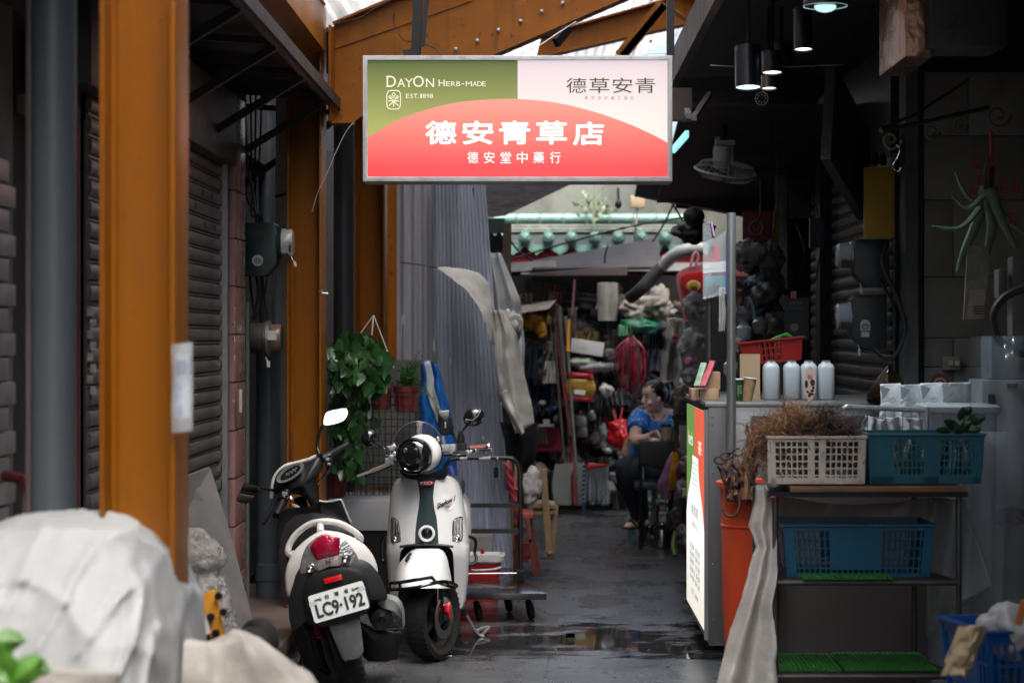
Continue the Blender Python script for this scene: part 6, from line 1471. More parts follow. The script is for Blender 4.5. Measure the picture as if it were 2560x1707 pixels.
q=MB();q.lathe([(.085,0),(.09,.1),(.092,.28),(.088,.33),(.07,.335),(0,.33)],20,Mt(P(1519,802,17.5)));solo('stump','whitewashed peeling wooden post end among the junk','post',q,pm('whitewashed_post',(.42,.41,.37),.85,var=.3,vs=6,dirt=.6,dcol=(.06,.055,.05),ds=8,streak=.25))
GREYS=pm('grey_beige_sack',(.35,.33,.29),.8,var=.2,vs=8,bump=.3,bs=60,dirt=.3,dcol=(.1,.1,.09),ds=6)
solo('sack','big grey-beige sack slumped over the top right of the junk','sack',blob(P(1612,775,17.5),(.27,.2,.11),.4,5,13,40,30,ridge=.35),GREYS,smooth=180)
solo('sack','upright grey-beige sack corner behind the red baby bath','sack',blob(P(1650,758,17.4),(.13,.15,.15),.4,7,17,34,26,ridge=.35),GREYS,smooth=180)
bl('green_bag','dark green plastic bag under the grey-beige sack','bag',(.015,.16,.09),1600,815,17.3,(.18,.12,.07),.35,seed=15,rough=.35)
cl('green_cloth','small light green folded cloth beside the dark green bag','cloth',(.22,.5,.25),1546,1578,812,838,17.2,amp=.02)
STRAP=pm('crimson_cord',(.28,.015,.045),.5,var=.3,vs=30);SD=pm('dark_cord',(.02,.04,.03),.6)
cb=thing('cord_bundle','bundle of crimson plastic cords hanging in the middle of the junk','cords',P(1577,1040,17.0));rc_=random.Random(4)
q=MB();q2=MB()
for k in range(46):
 a=rc_.gauss(0,10);e=rc_.uniform(905,1035 if k%3==0 else 985);(q2 if k%9==0 else q).tube(bez([P(1577+a*.3,842+rc_.uniform(-3,4),17),P(1577+a*1.6,870,17-.05*rc_.random()),P(1577+a*1.9+rc_.gauss(0,3),e-30,17-.06*rc_.random()),P(1577+a*1.6+rc_.gauss(0,8),e,17)],4),rc_.uniform(.004,.008),4)
part('cord',q,STRAP,cb,kind='stuff');part('dark_cord',q2,SD,cb,kind='stuff')
q=MB();q.tube([P(1575,820,17),P(1577,846,17)],.015,6);part('tie',q,SD,cb)
bl('cloth','crumpled white cloth knotted below the foam box','cloth',(.6,.6,.6),1514,973,17.2,(.065,.06,.05),.45,seed=19,fr=14)
cl('cloth','grey shawl trailing under the knotted white cloth','cloth',(.12,.125,.13),1505,1550,978,1014,17.3,sk=10)
POTM=pm('old_pot_metal',(.2,.19,.18),.35,metal=.7,dirt=.4,ds=8)
for k,(px,py,r_,h_,lab)in enumerate(((1450,1068,.07,.12,'dull metal kettle at the left of the pots'),(1478,1050,.045,.09,'small shiny pot lid leaning among the pots'),(1454,1092,.06,.1,'dull metal pot below the kettle'))):
 q=MB();q.lathe([(r_*.85,0),(r_,h_*.3),(r_*.95,h_*.8),(r_*.6,h_),(.015,h_*1.05),(.015,h_*1.2),(0,h_*1.22)],18,Mt(P(px,py,17.5)));solo('pot',lab,'pot',q,POTM)
bl('bag','small clear bag hanging between the pots and the red bag','bag',(.16,.17,.18),1506,1080,17.3,(.04,.04,.1),.3,seed=22,rough=.3)
REDB=pm('red_spotted_bag',(.55,.012,.02),.3,var=.2,vs=8)
def spotted(m):
 nt=m.node_tree;N=nt.nodes;L=nt.links;b=N['Principled BSDF'];tc=N.new('ShaderNodeTexCoord');v=N.new('ShaderNodeTexVoronoi');v.inputs['Scale'].default_value=17;L.new(tc.outputs['Object'],v.inputs[0])
 r=N.new('ShaderNodeValToRGB');r.color_ramp.elements[0].color=(.85,.8,.8,1);r.color_ramp.elements[0].position=.16;r.color_ramp.elements[1].color=(.55,.012,.02,1);r.color_ramp.elements[1].position=.22
 L.new(v.outputs['Distance'],r.inputs[0]);L.new(r.outputs[0],b.inputs['Base Color'])
spotted(REDB)
bl('red_bag','red plastic bag hanging behind the seated woman','bag',(.5,.012,.02),1545,1080,17.0,(.1,.08,.13),.3,seed=25,rough=.3)
bl('red_bag','red and white spotted bag hanging close to the seated woman','bag',0,1566,1105,16.8,(.075,.07,.15),.25,seed=28,mat=REDB)
q=MB();q.tube([P(1540,1050,17),P(1532,1025,17.1)],.008,5);q.tube([P(1550,1052,17),P(1556,1018,17.1)],.008,5);solo('red_straps','red handles of the plastic bag behind the woman','handle',q,pm('red_handle',(.4,.012,.02),.4))
MARB=pm('grey_boards',(.21,.22,.21),.5,var=.1,vs=6,dirt=.2,ds=4)
q=MB();pdome(q,[(1388,1160),(1432,1156),(1436,1262),(1386,1262),(1379,1210)],17.3,.03,0,1);solo('stone_board','grey stone-like board leaning at the foot of the junk','board',q,MARB)
q=MB();pdome(q,[(1434,1156),(1458,1158),(1456,1262),(1438,1262)],17.35,.03,0,1);solo('stone_board','narrow grey board beside the red painted plank','board',q,MARB)
q=MB();q.bb(XX(1456,17.2),XX(1463,17.2),17.2,17.23,0,ZZ(1150,17.2));t=solo('blue_strip','blue strip with white dots beside the broom','strip',q,pm('navy_strip',(.02,.03,.12),.5))
q=MB()
for k in range(9):q.lathe([(.007,0),(.007,.002),(0,.003)],8,Mfront(P(1459.5,1160+k*11.5,17.199)))
part('dots',q,WHITEPL,t,kind='stuff')
br=thing('broom','broom of long clear bristles with a red head stored bristles down','broom',P(1490,1262,17.2));q=MB();pdome(q,[(1466,1156),(1520,1160),(1520,1166),(1466,1172)],17.15,.06,.01,1);part('head',q,REDPL,br)
q=MB()
for k in range(120):x=rc_.uniform(1464,1520);q.tube([P(x,1168,17.15+rc_.random()*.06),P(x+rc_.gauss(0,4),rc_.uniform(1235,1262),17.12+rc_.random()*.1)],.0035,3)
part('bristles',q,pm('clear_bristle',(.16,.175,.19),.35),br,kind='stuff')
for k,(px,py,r_,col,lab,sd)in enumerate(((1340,1200,(.15,.15,.12),(.03,.05,.055),'dark teal bundle at the lower left of the junk',31),(1352,1240,(.13,.1,.07),(.03,.03,.06),'navy bag on the floor behind the wooden chair',33),(1500,1120,(.2,.15,.08),(.02,.02,.022),'black bag under the pots',35),(1560,1180,(.16,.15,.2),(.015,.015,.017),'black sack behind the seated woman',37),(1470,760,(.2,.15,.1),(.02,.02,.024),'black bag beside the whitewashed post',39),(1460,820,(.16,.14,.09),(.03,.026,.028),'dark brown bag above the foam box',41),(1640,890,(.2,.14,.25),(.012,.012,.013),'black void sack behind the beige coat',43),(1530,850,(.1,.12,.12),(.045,.04,.035),'brown rag hanging under the whitewashed post',45),(1400,1140,(.1,.1,.05),(.035,.04,.05),'slate cloth lump above the stone board',47),(1335,960,(.1,.1,.12),(.02,.02,.03),'dark lump behind the navy jacket',49))):
 bl('bag',lab,'bag',col,px,py,17.9,r_,.35,6,sd)
q=MB()
for k in range(26):
 a,b=rc_.uniform(1300,1660),rc_.uniform(690,1240);q.tube(bez([P(a,b,17.9),P(a+rc_.uniform(-30,30),b+rc_.uniform(0,30),17.8),P(a+rc_.uniform(-30,30),b+rc_.uniform(10,60),17.9)],4),rc_.uniform(.004,.012),5)
solo('tangle','tangle of dark strings and sticks through the junk heap','strings',q,pm('tangle_brown',(.07,.06,.055),.7),kind='stuff')
for k,(nm,col,n_,lab,rg)in enumerate((('rag_heap',(.2,.2,.195),50,'grey rags and sheets stuffed through the junk heap',.3),('rag_heap',(.11,.085,.06),38,'brown sacks and twigs stuffed through the junk heap',.6),('rag_heap',(.035,.045,.07),32,'dark blue and black cloth stuffed through the junk heap',.7),('film_heap',(.45,.46,.46),30,'scraps of pale film and paper poking out of the junk heap',.25),('red_scrap_heap',(.25,.02,.035),12,'dark red scraps poking out of the junk heap',.5))):
 q=MB()
 for i in range(n_):
  px,py=rc_.uniform(1300,1700),rc_.uniform(700,1245)
  if rc_.random()<.55:q.merge(blob(P(px,py,17.75+rc_.uniform(-.15,.25)),(rc_.uniform(.05,.13)*(.5 if k>2 else 1),.08,rc_.uniform(.04,.1)*(.6 if k>2 else 1)),.5,10,200+40*k+i,16,12,ridge=.4))
  else:q.merge(cloth_q(px-rc_.uniform(6,22),px+rc_.uniform(6,22),py,py+rc_.uniform(25,110)*(.5 if k>2 else 1),17.6+rc_.uniform(-.1,.3),.03,3,.008,rc_.uniform(.5,1.3),i,0,rc_.uniform(-8,8)))
 solo(nm,lab,'junk',q,pm('junk%d'%k,col,.6,var=.5,vs=6,dirt=.4,dcol=tuple(c*.3 for c in col),ds=5),smooth=180,kind='stuff')
bt=thing('baby_bath','red and pink baby bath with a bee picture hung up on the right','baby bath',P(1710,800,15.6));PINKR=pm('pink_red_plastic',(.55,.17,.21),.35,var=.1,coat=.3)
q=MB();pdome(q,[(1690,690),(1708,672),(1740,664),(1775,664),(1775,740),(1755,760),(1730,790),(1712,806),(1704,770),(1694,725)],15.6,.12,.0,2);part('tub',q,PINKR,bt)
q=MB();pdome(q,[(1702,692),(1738,680),(1768,685),(1764,722),(1740,742),(1722,758),(1714,745)],15.58,.03,.01,2);part('inner',q,pm('bright_red_plastic',(.55,.012,.012),.35),bt)
q=MB();q.tube(bez([P(1726,668,15.6),P(1733,640,15.6),P(1741,632,15.6),P(1745,645,15.6),P(1738,668,15.6)],5),.012,7);part('hanging_loop',q,pm('pink_plastic',(.65,.33,.33),.4),bt)
q=MB();pdome(q,disc2:=[(1734+18*math.cos(a),715+14*math.sin(a))for a in[i*math.pi/8 for i in range(16)]],15.56,.01,.004,1);part('picture',q,pm('cream_print',(.6,.5,.33),.5,var=.3,vs=40),bt)
q=MB();pdome(q,[(1726,706),(1742,706),(1744,722),(1724,722)],15.555,.006,.003,2);part('bee',q,pm('bee_yellow',(.6,.35,.01),.5),bt)
q=MB();pdome(q,[(1727,717),(1742,717),(1742,720),(1727,720)],15.55,.004,.001,1);pdome(q,[(1728,724),(1742,724),(1740,740),(1730,740)],15.55,.006,.003,2);part('bee_stripe',q,BLACK,bt)
COATM=pm('beige_coat',(.3,.28,.25),.8,var=.15,vs=8,bump=.2,bs=60)
cl('coat','long grey-beige coat hanging behind the seated woman','coat',0,1668,1712,795,965,15.9,amp=.05,folds=2,taper=1.25,sk=-12,mat=COATM)
CLEARB=pm('clear_bag_film',(.42,.43,.44),.18,var=.4,vs=9,bump=.6,bs=22,alpha=.8)
crumple(CLEARB,18,.8)
for k,(px,py,r_,lab,sd)in enumerate(((1738,765,(.09,.08,.1),'upper clear plastic bag below the baby bath',51),(1728,860,(.1,.08,.14),'big clear plastic bag of dark stuff by the steel post',53),(1740,940,(.09,.08,.09),'clear plastic bag above the counter corner',55),(1722,1000,(.07,.08,.08),'clear bag of dried herbs behind the woman',57))):
 bl('clear_bag',lab,'bag',0,px,py,14.8+.3*(k==3),r_,.35,10,sd,mat=CLEARB if k<3 else pm('herb_bag',(.15,.14,.13),.3,var=.5,vs=30))
bl('pink_bag','small pink bag tucked under the clear bags','bag',(.5,.16,.28),1722,905,14.5,(.04,.04,.04),.3,seed=61)
bl('dark_red_item','small red box lid among the clear bags','box',(.4,.02,.02),1690,842,14.9,(.028,.03,.02),.1,seed=63)
# right shop: ceiling, walls
PLANKS=pm('near_black_boards',(.009,.0085,.008),.6,var=.5,vs=6,bump=.3,bs=30,dirt=.3,dcol=(.045,.04,.036),ds=5,stretch=(6,1,6))  # dark ceiling wood, base colour lowered to near black
rc=thing('shop_roof','low near-black board ceiling over the open stall on the right','roof',(2.2,8,3.2))
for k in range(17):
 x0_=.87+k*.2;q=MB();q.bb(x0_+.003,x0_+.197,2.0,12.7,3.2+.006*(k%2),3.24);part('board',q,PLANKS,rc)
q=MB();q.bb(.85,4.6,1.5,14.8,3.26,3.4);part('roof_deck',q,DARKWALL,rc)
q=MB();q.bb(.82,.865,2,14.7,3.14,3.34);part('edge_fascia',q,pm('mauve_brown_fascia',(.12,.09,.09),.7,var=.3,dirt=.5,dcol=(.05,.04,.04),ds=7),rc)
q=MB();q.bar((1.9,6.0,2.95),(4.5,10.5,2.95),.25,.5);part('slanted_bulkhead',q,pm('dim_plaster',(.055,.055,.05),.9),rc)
lb=thing('lower_ceiling','dim brown boarded slope under the far end of the stall roof','ceiling',(1.4,13.6,2.8))
for k in range(9):
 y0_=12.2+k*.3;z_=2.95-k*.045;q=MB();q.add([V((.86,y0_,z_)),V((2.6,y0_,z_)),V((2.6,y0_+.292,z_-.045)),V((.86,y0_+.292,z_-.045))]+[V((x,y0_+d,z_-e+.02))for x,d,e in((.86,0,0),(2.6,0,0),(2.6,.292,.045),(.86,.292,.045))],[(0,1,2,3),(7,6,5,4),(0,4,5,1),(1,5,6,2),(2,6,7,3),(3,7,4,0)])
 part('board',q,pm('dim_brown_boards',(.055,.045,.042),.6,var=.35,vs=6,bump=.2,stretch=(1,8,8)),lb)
q=MB();q.bar(P(1590,470,14.9),P(1960,540,14.9),.12,.18,(0,1,0));q.bar(P(1690,500,15),P(1950,520,15),.1,.12);part('eave_beam',q,BLACK,lb)
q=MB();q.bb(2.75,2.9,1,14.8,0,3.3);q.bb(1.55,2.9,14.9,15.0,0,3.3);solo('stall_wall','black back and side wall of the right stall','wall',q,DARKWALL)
q=MB();q.bb(2.9,6,1,24,3.4,6.0);solo('upper_storey','stained grey upper storey above the right stall','building',q,UP)
q=MB();q.bb(1.7,3,15.2,18.5,3.0,3.1);solo('unseen_canopy','unseen dark canopy over the far right of the lane end, trimmed to let light in','awning',q,DARKWALL)  # out of view; cut back so more light reaches the seated woman
wt=thing('tiled_wall','dim grey tiled wall at the right end of the stall','wall',(2.3,10.6,0))
q=MB();q.bb(XX(2306,10.6),2.75,10.62,10.7,0,3.2);part('mortar_bed',q,BLACK,wt)
WTILE=pm('dim_wall_tile',(.27,.27,.255),.45,var=.18,vs=3,dirt=.35,dcol=(.09,.07,.06),ds=3)
for(ya,yb,xs_)in((692,844,(2309,2700)),(844,917,(2309,2383,2700)),(500,692,(2309,2383,2700)),(340,500,(2309,2560,2750)),(917,1010,(2309,2383,2700)),(1010,1160,(2309,2700)),(1160,1320,(2309,2480,2700)),(180,340,(2309,2420,2700)),(1320,1560,(2309,2560))):
 for a,b in zip(xs_,xs_[1:]):
  q=MB();q.bb(XX(a+1,10.6),min(2.74,XX(b-1,10.6)),10.6,10.625,ZZ(yb-1,10.6),ZZ(ya+1,10.6));part('tile',q,WTILE,wt,bev=.002)
q=MB();q.bb(XX(2264,10.5),XX(2296,10.5),10.5,10.7,0,3.2);solo('stall_pillar','narrow grey pillar left of the dim tiled wall','pillar',q,pm('dim_blue_grey',(.1,.115,.12),.6,var=.15,dirt=.2,ds=5))
q=MB();q.bb(XX(2298,10.55),XX(2306,10.55),10.55,10.7,0,3.2);solo('dark_post','black post between the grey pillar and the tiled wall','post',q,BLACK)
SX=1.9
sh2=thing('roller_shutter','dim roller shutter at the back of the right stall behind the meters','shutter',(SX,12,0))
s2m=slat_mesh(3.2,pm('dim_shutter',(.12,.11,.105),.45,metal=.3,var=.3,vs=4,dirt=.5,dcol=(.04,.035,.03),ds=5))
for k in range(33):inst('slat',s2m,sh2,Matrix.Translation((0,.3,.02+k*.0762))@Matrix.Rotation(R(180),4,'Z'))
q=MB();q.bb(SX+.03,SX+.1,10.7,13.9,0,3.2);part('backing',q,BLACK,sh2)
q=MB();q.bb(XX(2226,10.75),XX(2262,10.75),10.75,10.9,0,3.0);solo('black_post','black post behind the cable loop of the meter boxes','post',q,BLACK);q=MB();q.bb(XX(2050,12.9),XX(2092,12.9),12.9,13.1,0,3.0);solo('black_post','black post at the far edge of the dim stall shutter','post',q,BLACK)
q=MB();q.bb(XX(1938,14),XX(1968,14),14,14.05,0,ZZ(420,14));solo('grey_jamb','grey-white upright jamb in the middle of the stall back','jamb',q,pm('grey_jamb_paint',(.24,.25,.25),.6,dirt=.4,ds=5))
q=MB();q.bb(XX(1975,14.2),XX(2025,14.2),14.2,14.25,ZZ(545,14.2),ZZ(400,14.2));solo('pale_board','pale grey board high at the back of the stall','board',q,pm('pale_dim_board',(.2,.2,.2),.7))
q=MB();q.bar(P(1960,440,13.8),P(2020,500,13.8),.05,.04);q.bar(P(1750,440,13.5),P(2020,415,13.5),.05,.03);solo('angle_brace','black diagonal brace crossing the pale board','brace',q,BLACK)
q=MB();q.bar(P(2070,280,9.9),P(2160,440,10.8),.05,.5);solo('slanted_panel','dim slanted panel under the ceiling near the yellow board','panel',q,pm('dim_green_panel',(.02,.028,.024),.7))
def mbox2(label,px0,px1,py0,py1,Y,gpx,gw,gy0,gy1):
 t=thing('meter_box',label,'meter box',P((px0+px1)/2,py1,Y));X0,X1,Z0,Z1=XX(px0,Y),XX(px1,Y),ZZ(py1,Y),ZZ(py0,Y);c=(X1-X0)*.35
 q=MB();q.prism([(X0+c,Z0),(X1,Z0),(X1,Z1),(X0+.02,Z1),(X0,Z1-.02),(X0,Z0+c*1.1)],.16,Matrix(((1,0,0,0),(0,0,1,Y),(0,1,0,0),(0,0,0,1))));part('housing',q,pm('navy_enamel',(.018,.03,.036),.4,var=.2,dirt=.25,ds=6),t,bev=.008)
 Mx=Matrix.Translation(V((X0,Y+.08,ZZ((gy0+gy1)/2,Y))))@Matrix.Rotation(R(-90),4,'Y');r_=(gy1-gy0)/2*Y/FP
 q=MB();q.lathe([(r_*1.1,-.005),(r_*1.1,.012),(r_,.014),(r_*.97,gw*Y/FP),(r_*.8,gw*Y/FP+.01),(0,gw*Y/FP+.012)],24,Mx);part('meter_glass',q,pm('blue_grey_glass',(.34,.4,.44),.15,var=.3,vs=10,coat=.5),t)
 q=MB();q.box((X0-gw*Y/FP*.5,Y+.0,ZZ(gy1-10,Y)),(gw*Y/FP*.8,.01,.04));part('register',q,DARKMET,t)
 q=MB();q.tube([P(px0+14,py1-12,Y),P(px0+18,py1,Y)],.003,4);q.box(P(px0+18,py1+8,Y),(.012,.008,.035));part('lead_seal',q,STK,t);return t
mbox2('upper dark meter box with a glass meter under the yellow board',2135,2225,598,718,10.6,2095,34,605,670)
t=mbox2('lower dark meter box with a pale arched sticker and small label',2130,2218,738,872,10.6,2095,30,757,825)
q=MB();q.prism([(x*.027,y*.027)for x,y in((-1,-1),(1,-1),(1,.3),(.7,1),(0,1.25),(-.7,1),(-1,.3))],.0015,Mfront(P(2163,814,10.598)));stq=part('arched_sticker',q,pm('mint_sticker',(.4,.46,.36),.5),t)
q=MB();q.tube([Mfront(P(2163,816,10.595))@V((.016*math.cos(a),.012*math.sin(a),0))for a in[i*.4 for i in range(16)]],.003,4,True);part('print',q,pm('teal_print',(.02,.2,.25),.6),stq)
q=MB();q.bb(XX(2153,10.6),XX(2173,10.6),10.596,10.598,ZZ(842,10.6),ZZ(829,10.6));stq=part('label',q,STK,t)
q=MB();put_text(q,'1 3-91',0,0,.035,.009,Mfront(P(2163,832,10.594)));part('print',q,pm('teal_print',(0,0,0)),stq,smooth=0)
cable('cable','thick black cable looping round the dark meter boxes',[P(2218,610,10.5),P(2205,660,10.45),P(2240,740,10.45),P(2262,820,10.45),P(2240,885,10.45),P(2212,895,10.5),P(2185,870,10.55)],.012,CABLE)
cable('cable','second black cable loop right of the dark meter boxes',[P(2200,700,10.5),P(2232,760,10.5),P(2240,800,10.5)],.008,CABLE)
q=MB();q.bb(XX(2160,10.3),XX(2235,10.3),10.3,10.32,ZZ(594,10.3),ZZ(418,10.3));t=solo('yellow_board','plain mustard yellow board hanging above the meter boxes','board',q,pm('mustard_board',(.36,.22,.015),.6,var=.15,vs=3,dirt=.3,dcol=(.14,.09,.02),ds=5),bev=.002)
for k in range(5):q=MB();q.lathe([(.006,0),(.02,.01),(.018,.05),(.01,.07),(0,.075)],8,Mt(P(2128+k*20,415,10.6)));solo('wall_hook',['leftmost dull hook above the yellow board','second dull hook above the yellow board','third dull hook above the yellow board','fourth dull hook above the yellow board','rightmost dull hook above the yellow board'][k],'hook',q,DARKMET,'row of hooks')
IRON=pm('wrought_iron',(.16,.15,.13),.5,metal=.5,dirt=.3,ds=9)
t=thing('iron_bracket','scrolled wrought iron bracket reaching out over the yellow board','bracket',P(2300,350,9.5));Yi=9.4
q=MB();q.tube([P(2202,322,Yi),P(2290,285,Yi+.2),P(2420,200,Yi+.5)],.007,6);part('stay',q,IRON,t)
q=MB();q.tube([P(2202,327,Yi),P(2310,305,Yi+.2),P(2470,270,Yi+.5)],.012,6);part('arm',q,IRON,t)
def scroll(c,r0,tu,Y,sg=1):return[P(c[0]+sg*(r0*(1-k/30))*math.cos(k*tu/24*6.28),c[1]+(r0*(1-k/30))*math.sin(k*tu/24*6.28),Y)for k in range(25)]
for c_,r0,yy in(((2228,350),26,Yi),((2330,330),22,Yi+.15),((2400,312),20,Yi+.3),((2495,290),32,Yi+.3)):q=MB();q.tube(scroll(c_,r0,1.3,yy),.0065,6);part('scroll',q,IRON,t)
q=MB();q.tube(bez([P(2240,362,9.3),P(2250,372,9.3),P(2243,395,9.3),P(2233,412,9.3),P(2236,424,9.3),P(2248,428,9.3),P(2252,420,9.3)],6),.004,6);solo('meat_hook','shiny steel S hook hanging on the iron bracket','hook',q,CHROME)
ALOE=pm('aloe_green',(.1,.17,.1),.4,var=.25,vs=9,dirt=.2,dcol=(.12,.1,.05),ds=9)
t=thing('aloe','uprooted aloe plant hung upside down by a red string on the right','plant',P(2470,680,8.9));Ya=8.9
for k,pts in enumerate(([(2468,470),(2440,560),(2410,630),(2394,680)],[(2462,480),(2430,500),(2405,470),(2388,430)],[(2470,480),(2480,560),(2470,620),(2466,640)],[(2480,500),(2530,560),(2580,600)],[(2450,520),(2400,570),(2330,566)],[(2475,470),(2500,540),(2540,620)],[(2460,490),(2420,520),(2380,490)])):
 q=MB();b_=bez([P(x,y,Ya-.03*k)for x,y in pts],5);n_=len(b_);q.tube(b_,[.005+.026*(1-i/n_)**.8 for i in range(n_)],8,flat=.5);part('leaf',q,ALOE,t)
q=MB();q.tube([P(2476,400,Ya),P(2470,440,Ya),P(2468,480,Ya)],[.02,.028,.03],8);part('stem',q,WOODDARK,t)
q=MB();q.tube([P(2478,330,Ya),P(2480,420,Ya)],.009,6);q.tube([P(2470,425,Ya),P(2488,432,Ya)],.012,6);solo('red_string','red string holding up the hanging aloe','string',q,pm('red_string',(.4,.02,.02),.6))
t=thing('window_lettering','faded red stuck-on characters on the dim pane at the far right','lettering',P(2520,620,8.6))
for k,(s_,px,py,w_)in enumerate((('麵',2440,410,24),('湯',2452,450,22),('彩',2508,470,32),('取',2540,468,30),('貨',2532,545,30),('酸',2436,478,22),('菜',2480,405,24))):
 q=MB();put_text(q,s_,0,0,w_*8.7/FP,w_*1.2*8.7/FP,Mfront(P(px,py,8.7)),bold=.02);part('character',q,pm('faded_red_vinyl',(.26,.02,.03),.5,var=.5,vs=40),t,smooth=0)
q=MB();q.bb(XX(2418,8.75),XX(2472,8.75),8.75,8.76,ZZ(800,8.75),ZZ(615,8.75));q.v=[v+V(((v.z-1.9)*.06,0,0))for v in q.v]
t=solo('poster','narrow curled paper poster hanging in plastic below the aloe','poster',q,pm('dim_poster',(.17,.18,.16),.5,var=.4,vs=14,dirt=.3,ds=20));
q=MB();q.add([P(2416,798,8.745),P(2460,796,8.745),P(2464,722,8.745),P(2424,724,8.745)],[(0,1,2,3)]);f_=part('beige_paper',q,pm('beige_paper',(.33,.27,.2),.7,dirt=.2,ds=9),t,smooth=0)
q=MB()
for k in range(4):q.box(P(2446,766+k*6,8.742),(.05-.01*(k%2),.001,.004))
part('print_line',q,INK,f_,kind='stuff')
sw=thing('light_switch','cream double light switch on the dim tiled wall','switch',P(2380,925,10.55));q=MB();q.bb(XX(2357,10.57),XX(2402,10.57),10.57,10.6,ZZ(925,10.57),ZZ(891,10.57));part('plate',q,pm('cream_switch',(.36,.33,.27),.5),sw,bev=.004)
for a in(2373,2389):q=MB();q.bb(XX(a,10.56),XX(a+10,10.56),10.56,10.572,ZZ(914,10.56),ZZ(902,10.56));part('rocker',q,WHITEPL,sw,bev=.002)
t=solo('warning_sticker','round red and white sticker on the tiled wall behind the paper bags','sticker',(lambda q:(q.prism(disc(26*10.55/FP,24),.001,Mfront(P(2350,960,10.59))),q)[1])(MB()),pm('sticker_dull_red',(.35,.05,.06),.5))
q=MB();q.prism(disc(17*10.55/FP,20),.001,Mfront(P(2350,960,10.588)));part('centre',q,STK,t);q=MB();q.tube([Mfront(P(2350,960,10.586))@V((.026*math.cos(a),.02*math.sin(a),0))for a in(0.3,1.2,2.0,3.2,4.0)],.005,5);part('emblem',q,RINK,t)
t=thing('drink_dispenser','pale grey drink machine at the far right behind clear plastic','machine',P(2520,1010,9.2));q=MB();q.bb(XX(2455,9.2),XX(2600,9.2),9.2,9.5,ZZ(1600,9.2),ZZ(950,9.2));part('cabinet',q,pm('machine_grey',(.24,.27,.29),.4,dirt=.2,ds=4),t,bev=.01)
q=MB();q.bb(XX(2480,9.2),XX(2600,9.2),9.22,9.45,ZZ(950,9.2),ZZ(840,9.2));part('tank',q,pm('tank_blue_grey',(.2,.25,.3),.2,alpha=.7),t,bev=.02)
q=MB();q.bb(XX(2472,9.18),XX(2490,9.18),9.19,9.2,ZZ(1010,9.2),ZZ(985,9.2));q.bb(XX(2520,9.18),XX(2545,9.18),9.19,9.2,ZZ(968,9.2),ZZ(958,9.2));part('button',q,BLACK,t)
cable('hose','thick black hose curling down the far right edge',[P(2562,720,8.4),P(2510,745,8.4),P(2484,790,8.4),P(2500,850,8.4),P(2560,888,8.4)],.018,CABLE)
q=MB();q.bb(XX(2496,8.8),XX(2518,8.8),8.8,8.9,ZZ(745,8.8),ZZ(672,8.8));q.bb(XX(2530,8.8),XX(2575,8.8),8.8,8.9,ZZ(840,8.8),ZZ(640,8.8));solo('intercom','dim grey handset box at the far right edge','handset',q,pm('dim_handset',(.12,.11,.11),.5),bev=.01)
CLPL=pm('clear_sheet',(.4,.45,.48),.1,var=.3,vs=4,alpha=.16,rvar=.04)
q=MB();q.slab(lambda u,v:(XX(2425,8.3)+u*.4,8.3+.04*math.sin(u*9)+.02*math.sin(u*23),.2+v*1.35),24,4,(0,.003,0));solo('clear_curtain','clear plastic curtain hanging at the far right edge','curtain',q,CLPL,smooth=180)
# ceiling lamps, fan, boxes overhead
LAMPON=em('lamp_disc_cool',(225,245,255),3.0);LAMPW=em('lamp_disc_warm',(255,250,235),2.2);LAMPDIM=em('lamp_disc_dim',(150,190,195),1.0)
def can_lamp(label,px0,px1,py0,py1,Y,disc_m,mat,el=.24,tilt=0):
 cx_,r_=XX((px0+px1)/2,Y),(px1-px0)/2*Y/FP;zb,zt_=ZZ(py1,Y),max(ZZ(py0,Y),3.19)if py0<0 else ZZ(py0,Y)
 t=thing('ceiling_lamp',label,'lamp',(cx_,Y,zb),'cylindrical ceiling lamps')
 Mx=Mt((cx_,Y,zb),(-7,tilt,0))
 q=MB();q.lathe([(r_*.97,.004),(r_,.0),(r_,zt_-zb),(0,zt_-zb)],28,Mx,cap=False);part('shade',q,mat,t)
 q=MB();q.lathe([(0,.009),(r_*.96,.009)],28,Mx,cap=False);part('lit_disc',q,disc_m,t)
 q=MB();q.tube([(cx_,Y,zt_),(cx_,Y,3.2)],.008,6);part('stem',q,pm('matt_black',(.003,.003,.003),.9),t)
 return t
NAVY=pm('navy_shade',(.006,.01,.022),.35,var=.1);DKB=pm('dark_shade',(.012,.012,.013),.4);SIL=pm('dull_silver_shade',(.2,.18,.16),.35,metal=.7)
can_lamp('big navy cylinder lamp glowing bluish below the ceiling',1838,1903,115,221,9.0,LAMPON,NAVY)
can_lamp('dark cylinder lamp lit warm white right of the big navy lamp',1905,1956,130,184,9.5,LAMPW,DKB)
can_lamp('small silver cylinder lamp just below the warm white one',1903,1942,190,223,10.0,LAMPW,SIL)
can_lamp('navy cylinder lamp highest among the lit cans',1985,2032,20,126,9.0,LAMPON,NAVY)
can_lamp('unlit brown cylinder lamp behind the highest lit can',1926,1982,110,157,10.0,DKB,DKB)
t=thing('ceiling_lamp','wide dish lamp with a glowing white bulb at the top edge','lamp',P(2063,20,7.6));q=MB();q.lathe([(.085,0),(.08,.05),(.03,.08),(0,.08)],28,Mt(P(2063,16,7.6)));part('dish',q,NAVY,t)
q=MB();q.lathe([(.083,-.001),(.079,.001)],28,Mt(P(2063,16,7.6)),cap=False);q.ell(P(2063,17,7.6),(.042,.042,.022));part('bulb',q,em('bulb_glow',(190,235,230),1.3),t)
for k,(px,py,Y,e)in enumerate(((1870,226,9,14),(1930,188,9.5,8),(2008,130,9,14))):
 ld=bpy.data.lights.new('lamp_light','SPOT');ld.energy=e;ld.spot_size=R(110);ld.spot_blend=.6;ld.shadow_soft_size=.05;ld.color=(.86,.95,1)
 lo=bpy.data.objects.new('lamp_light',ld);link(lo);lo.location=P(px,py,Y)
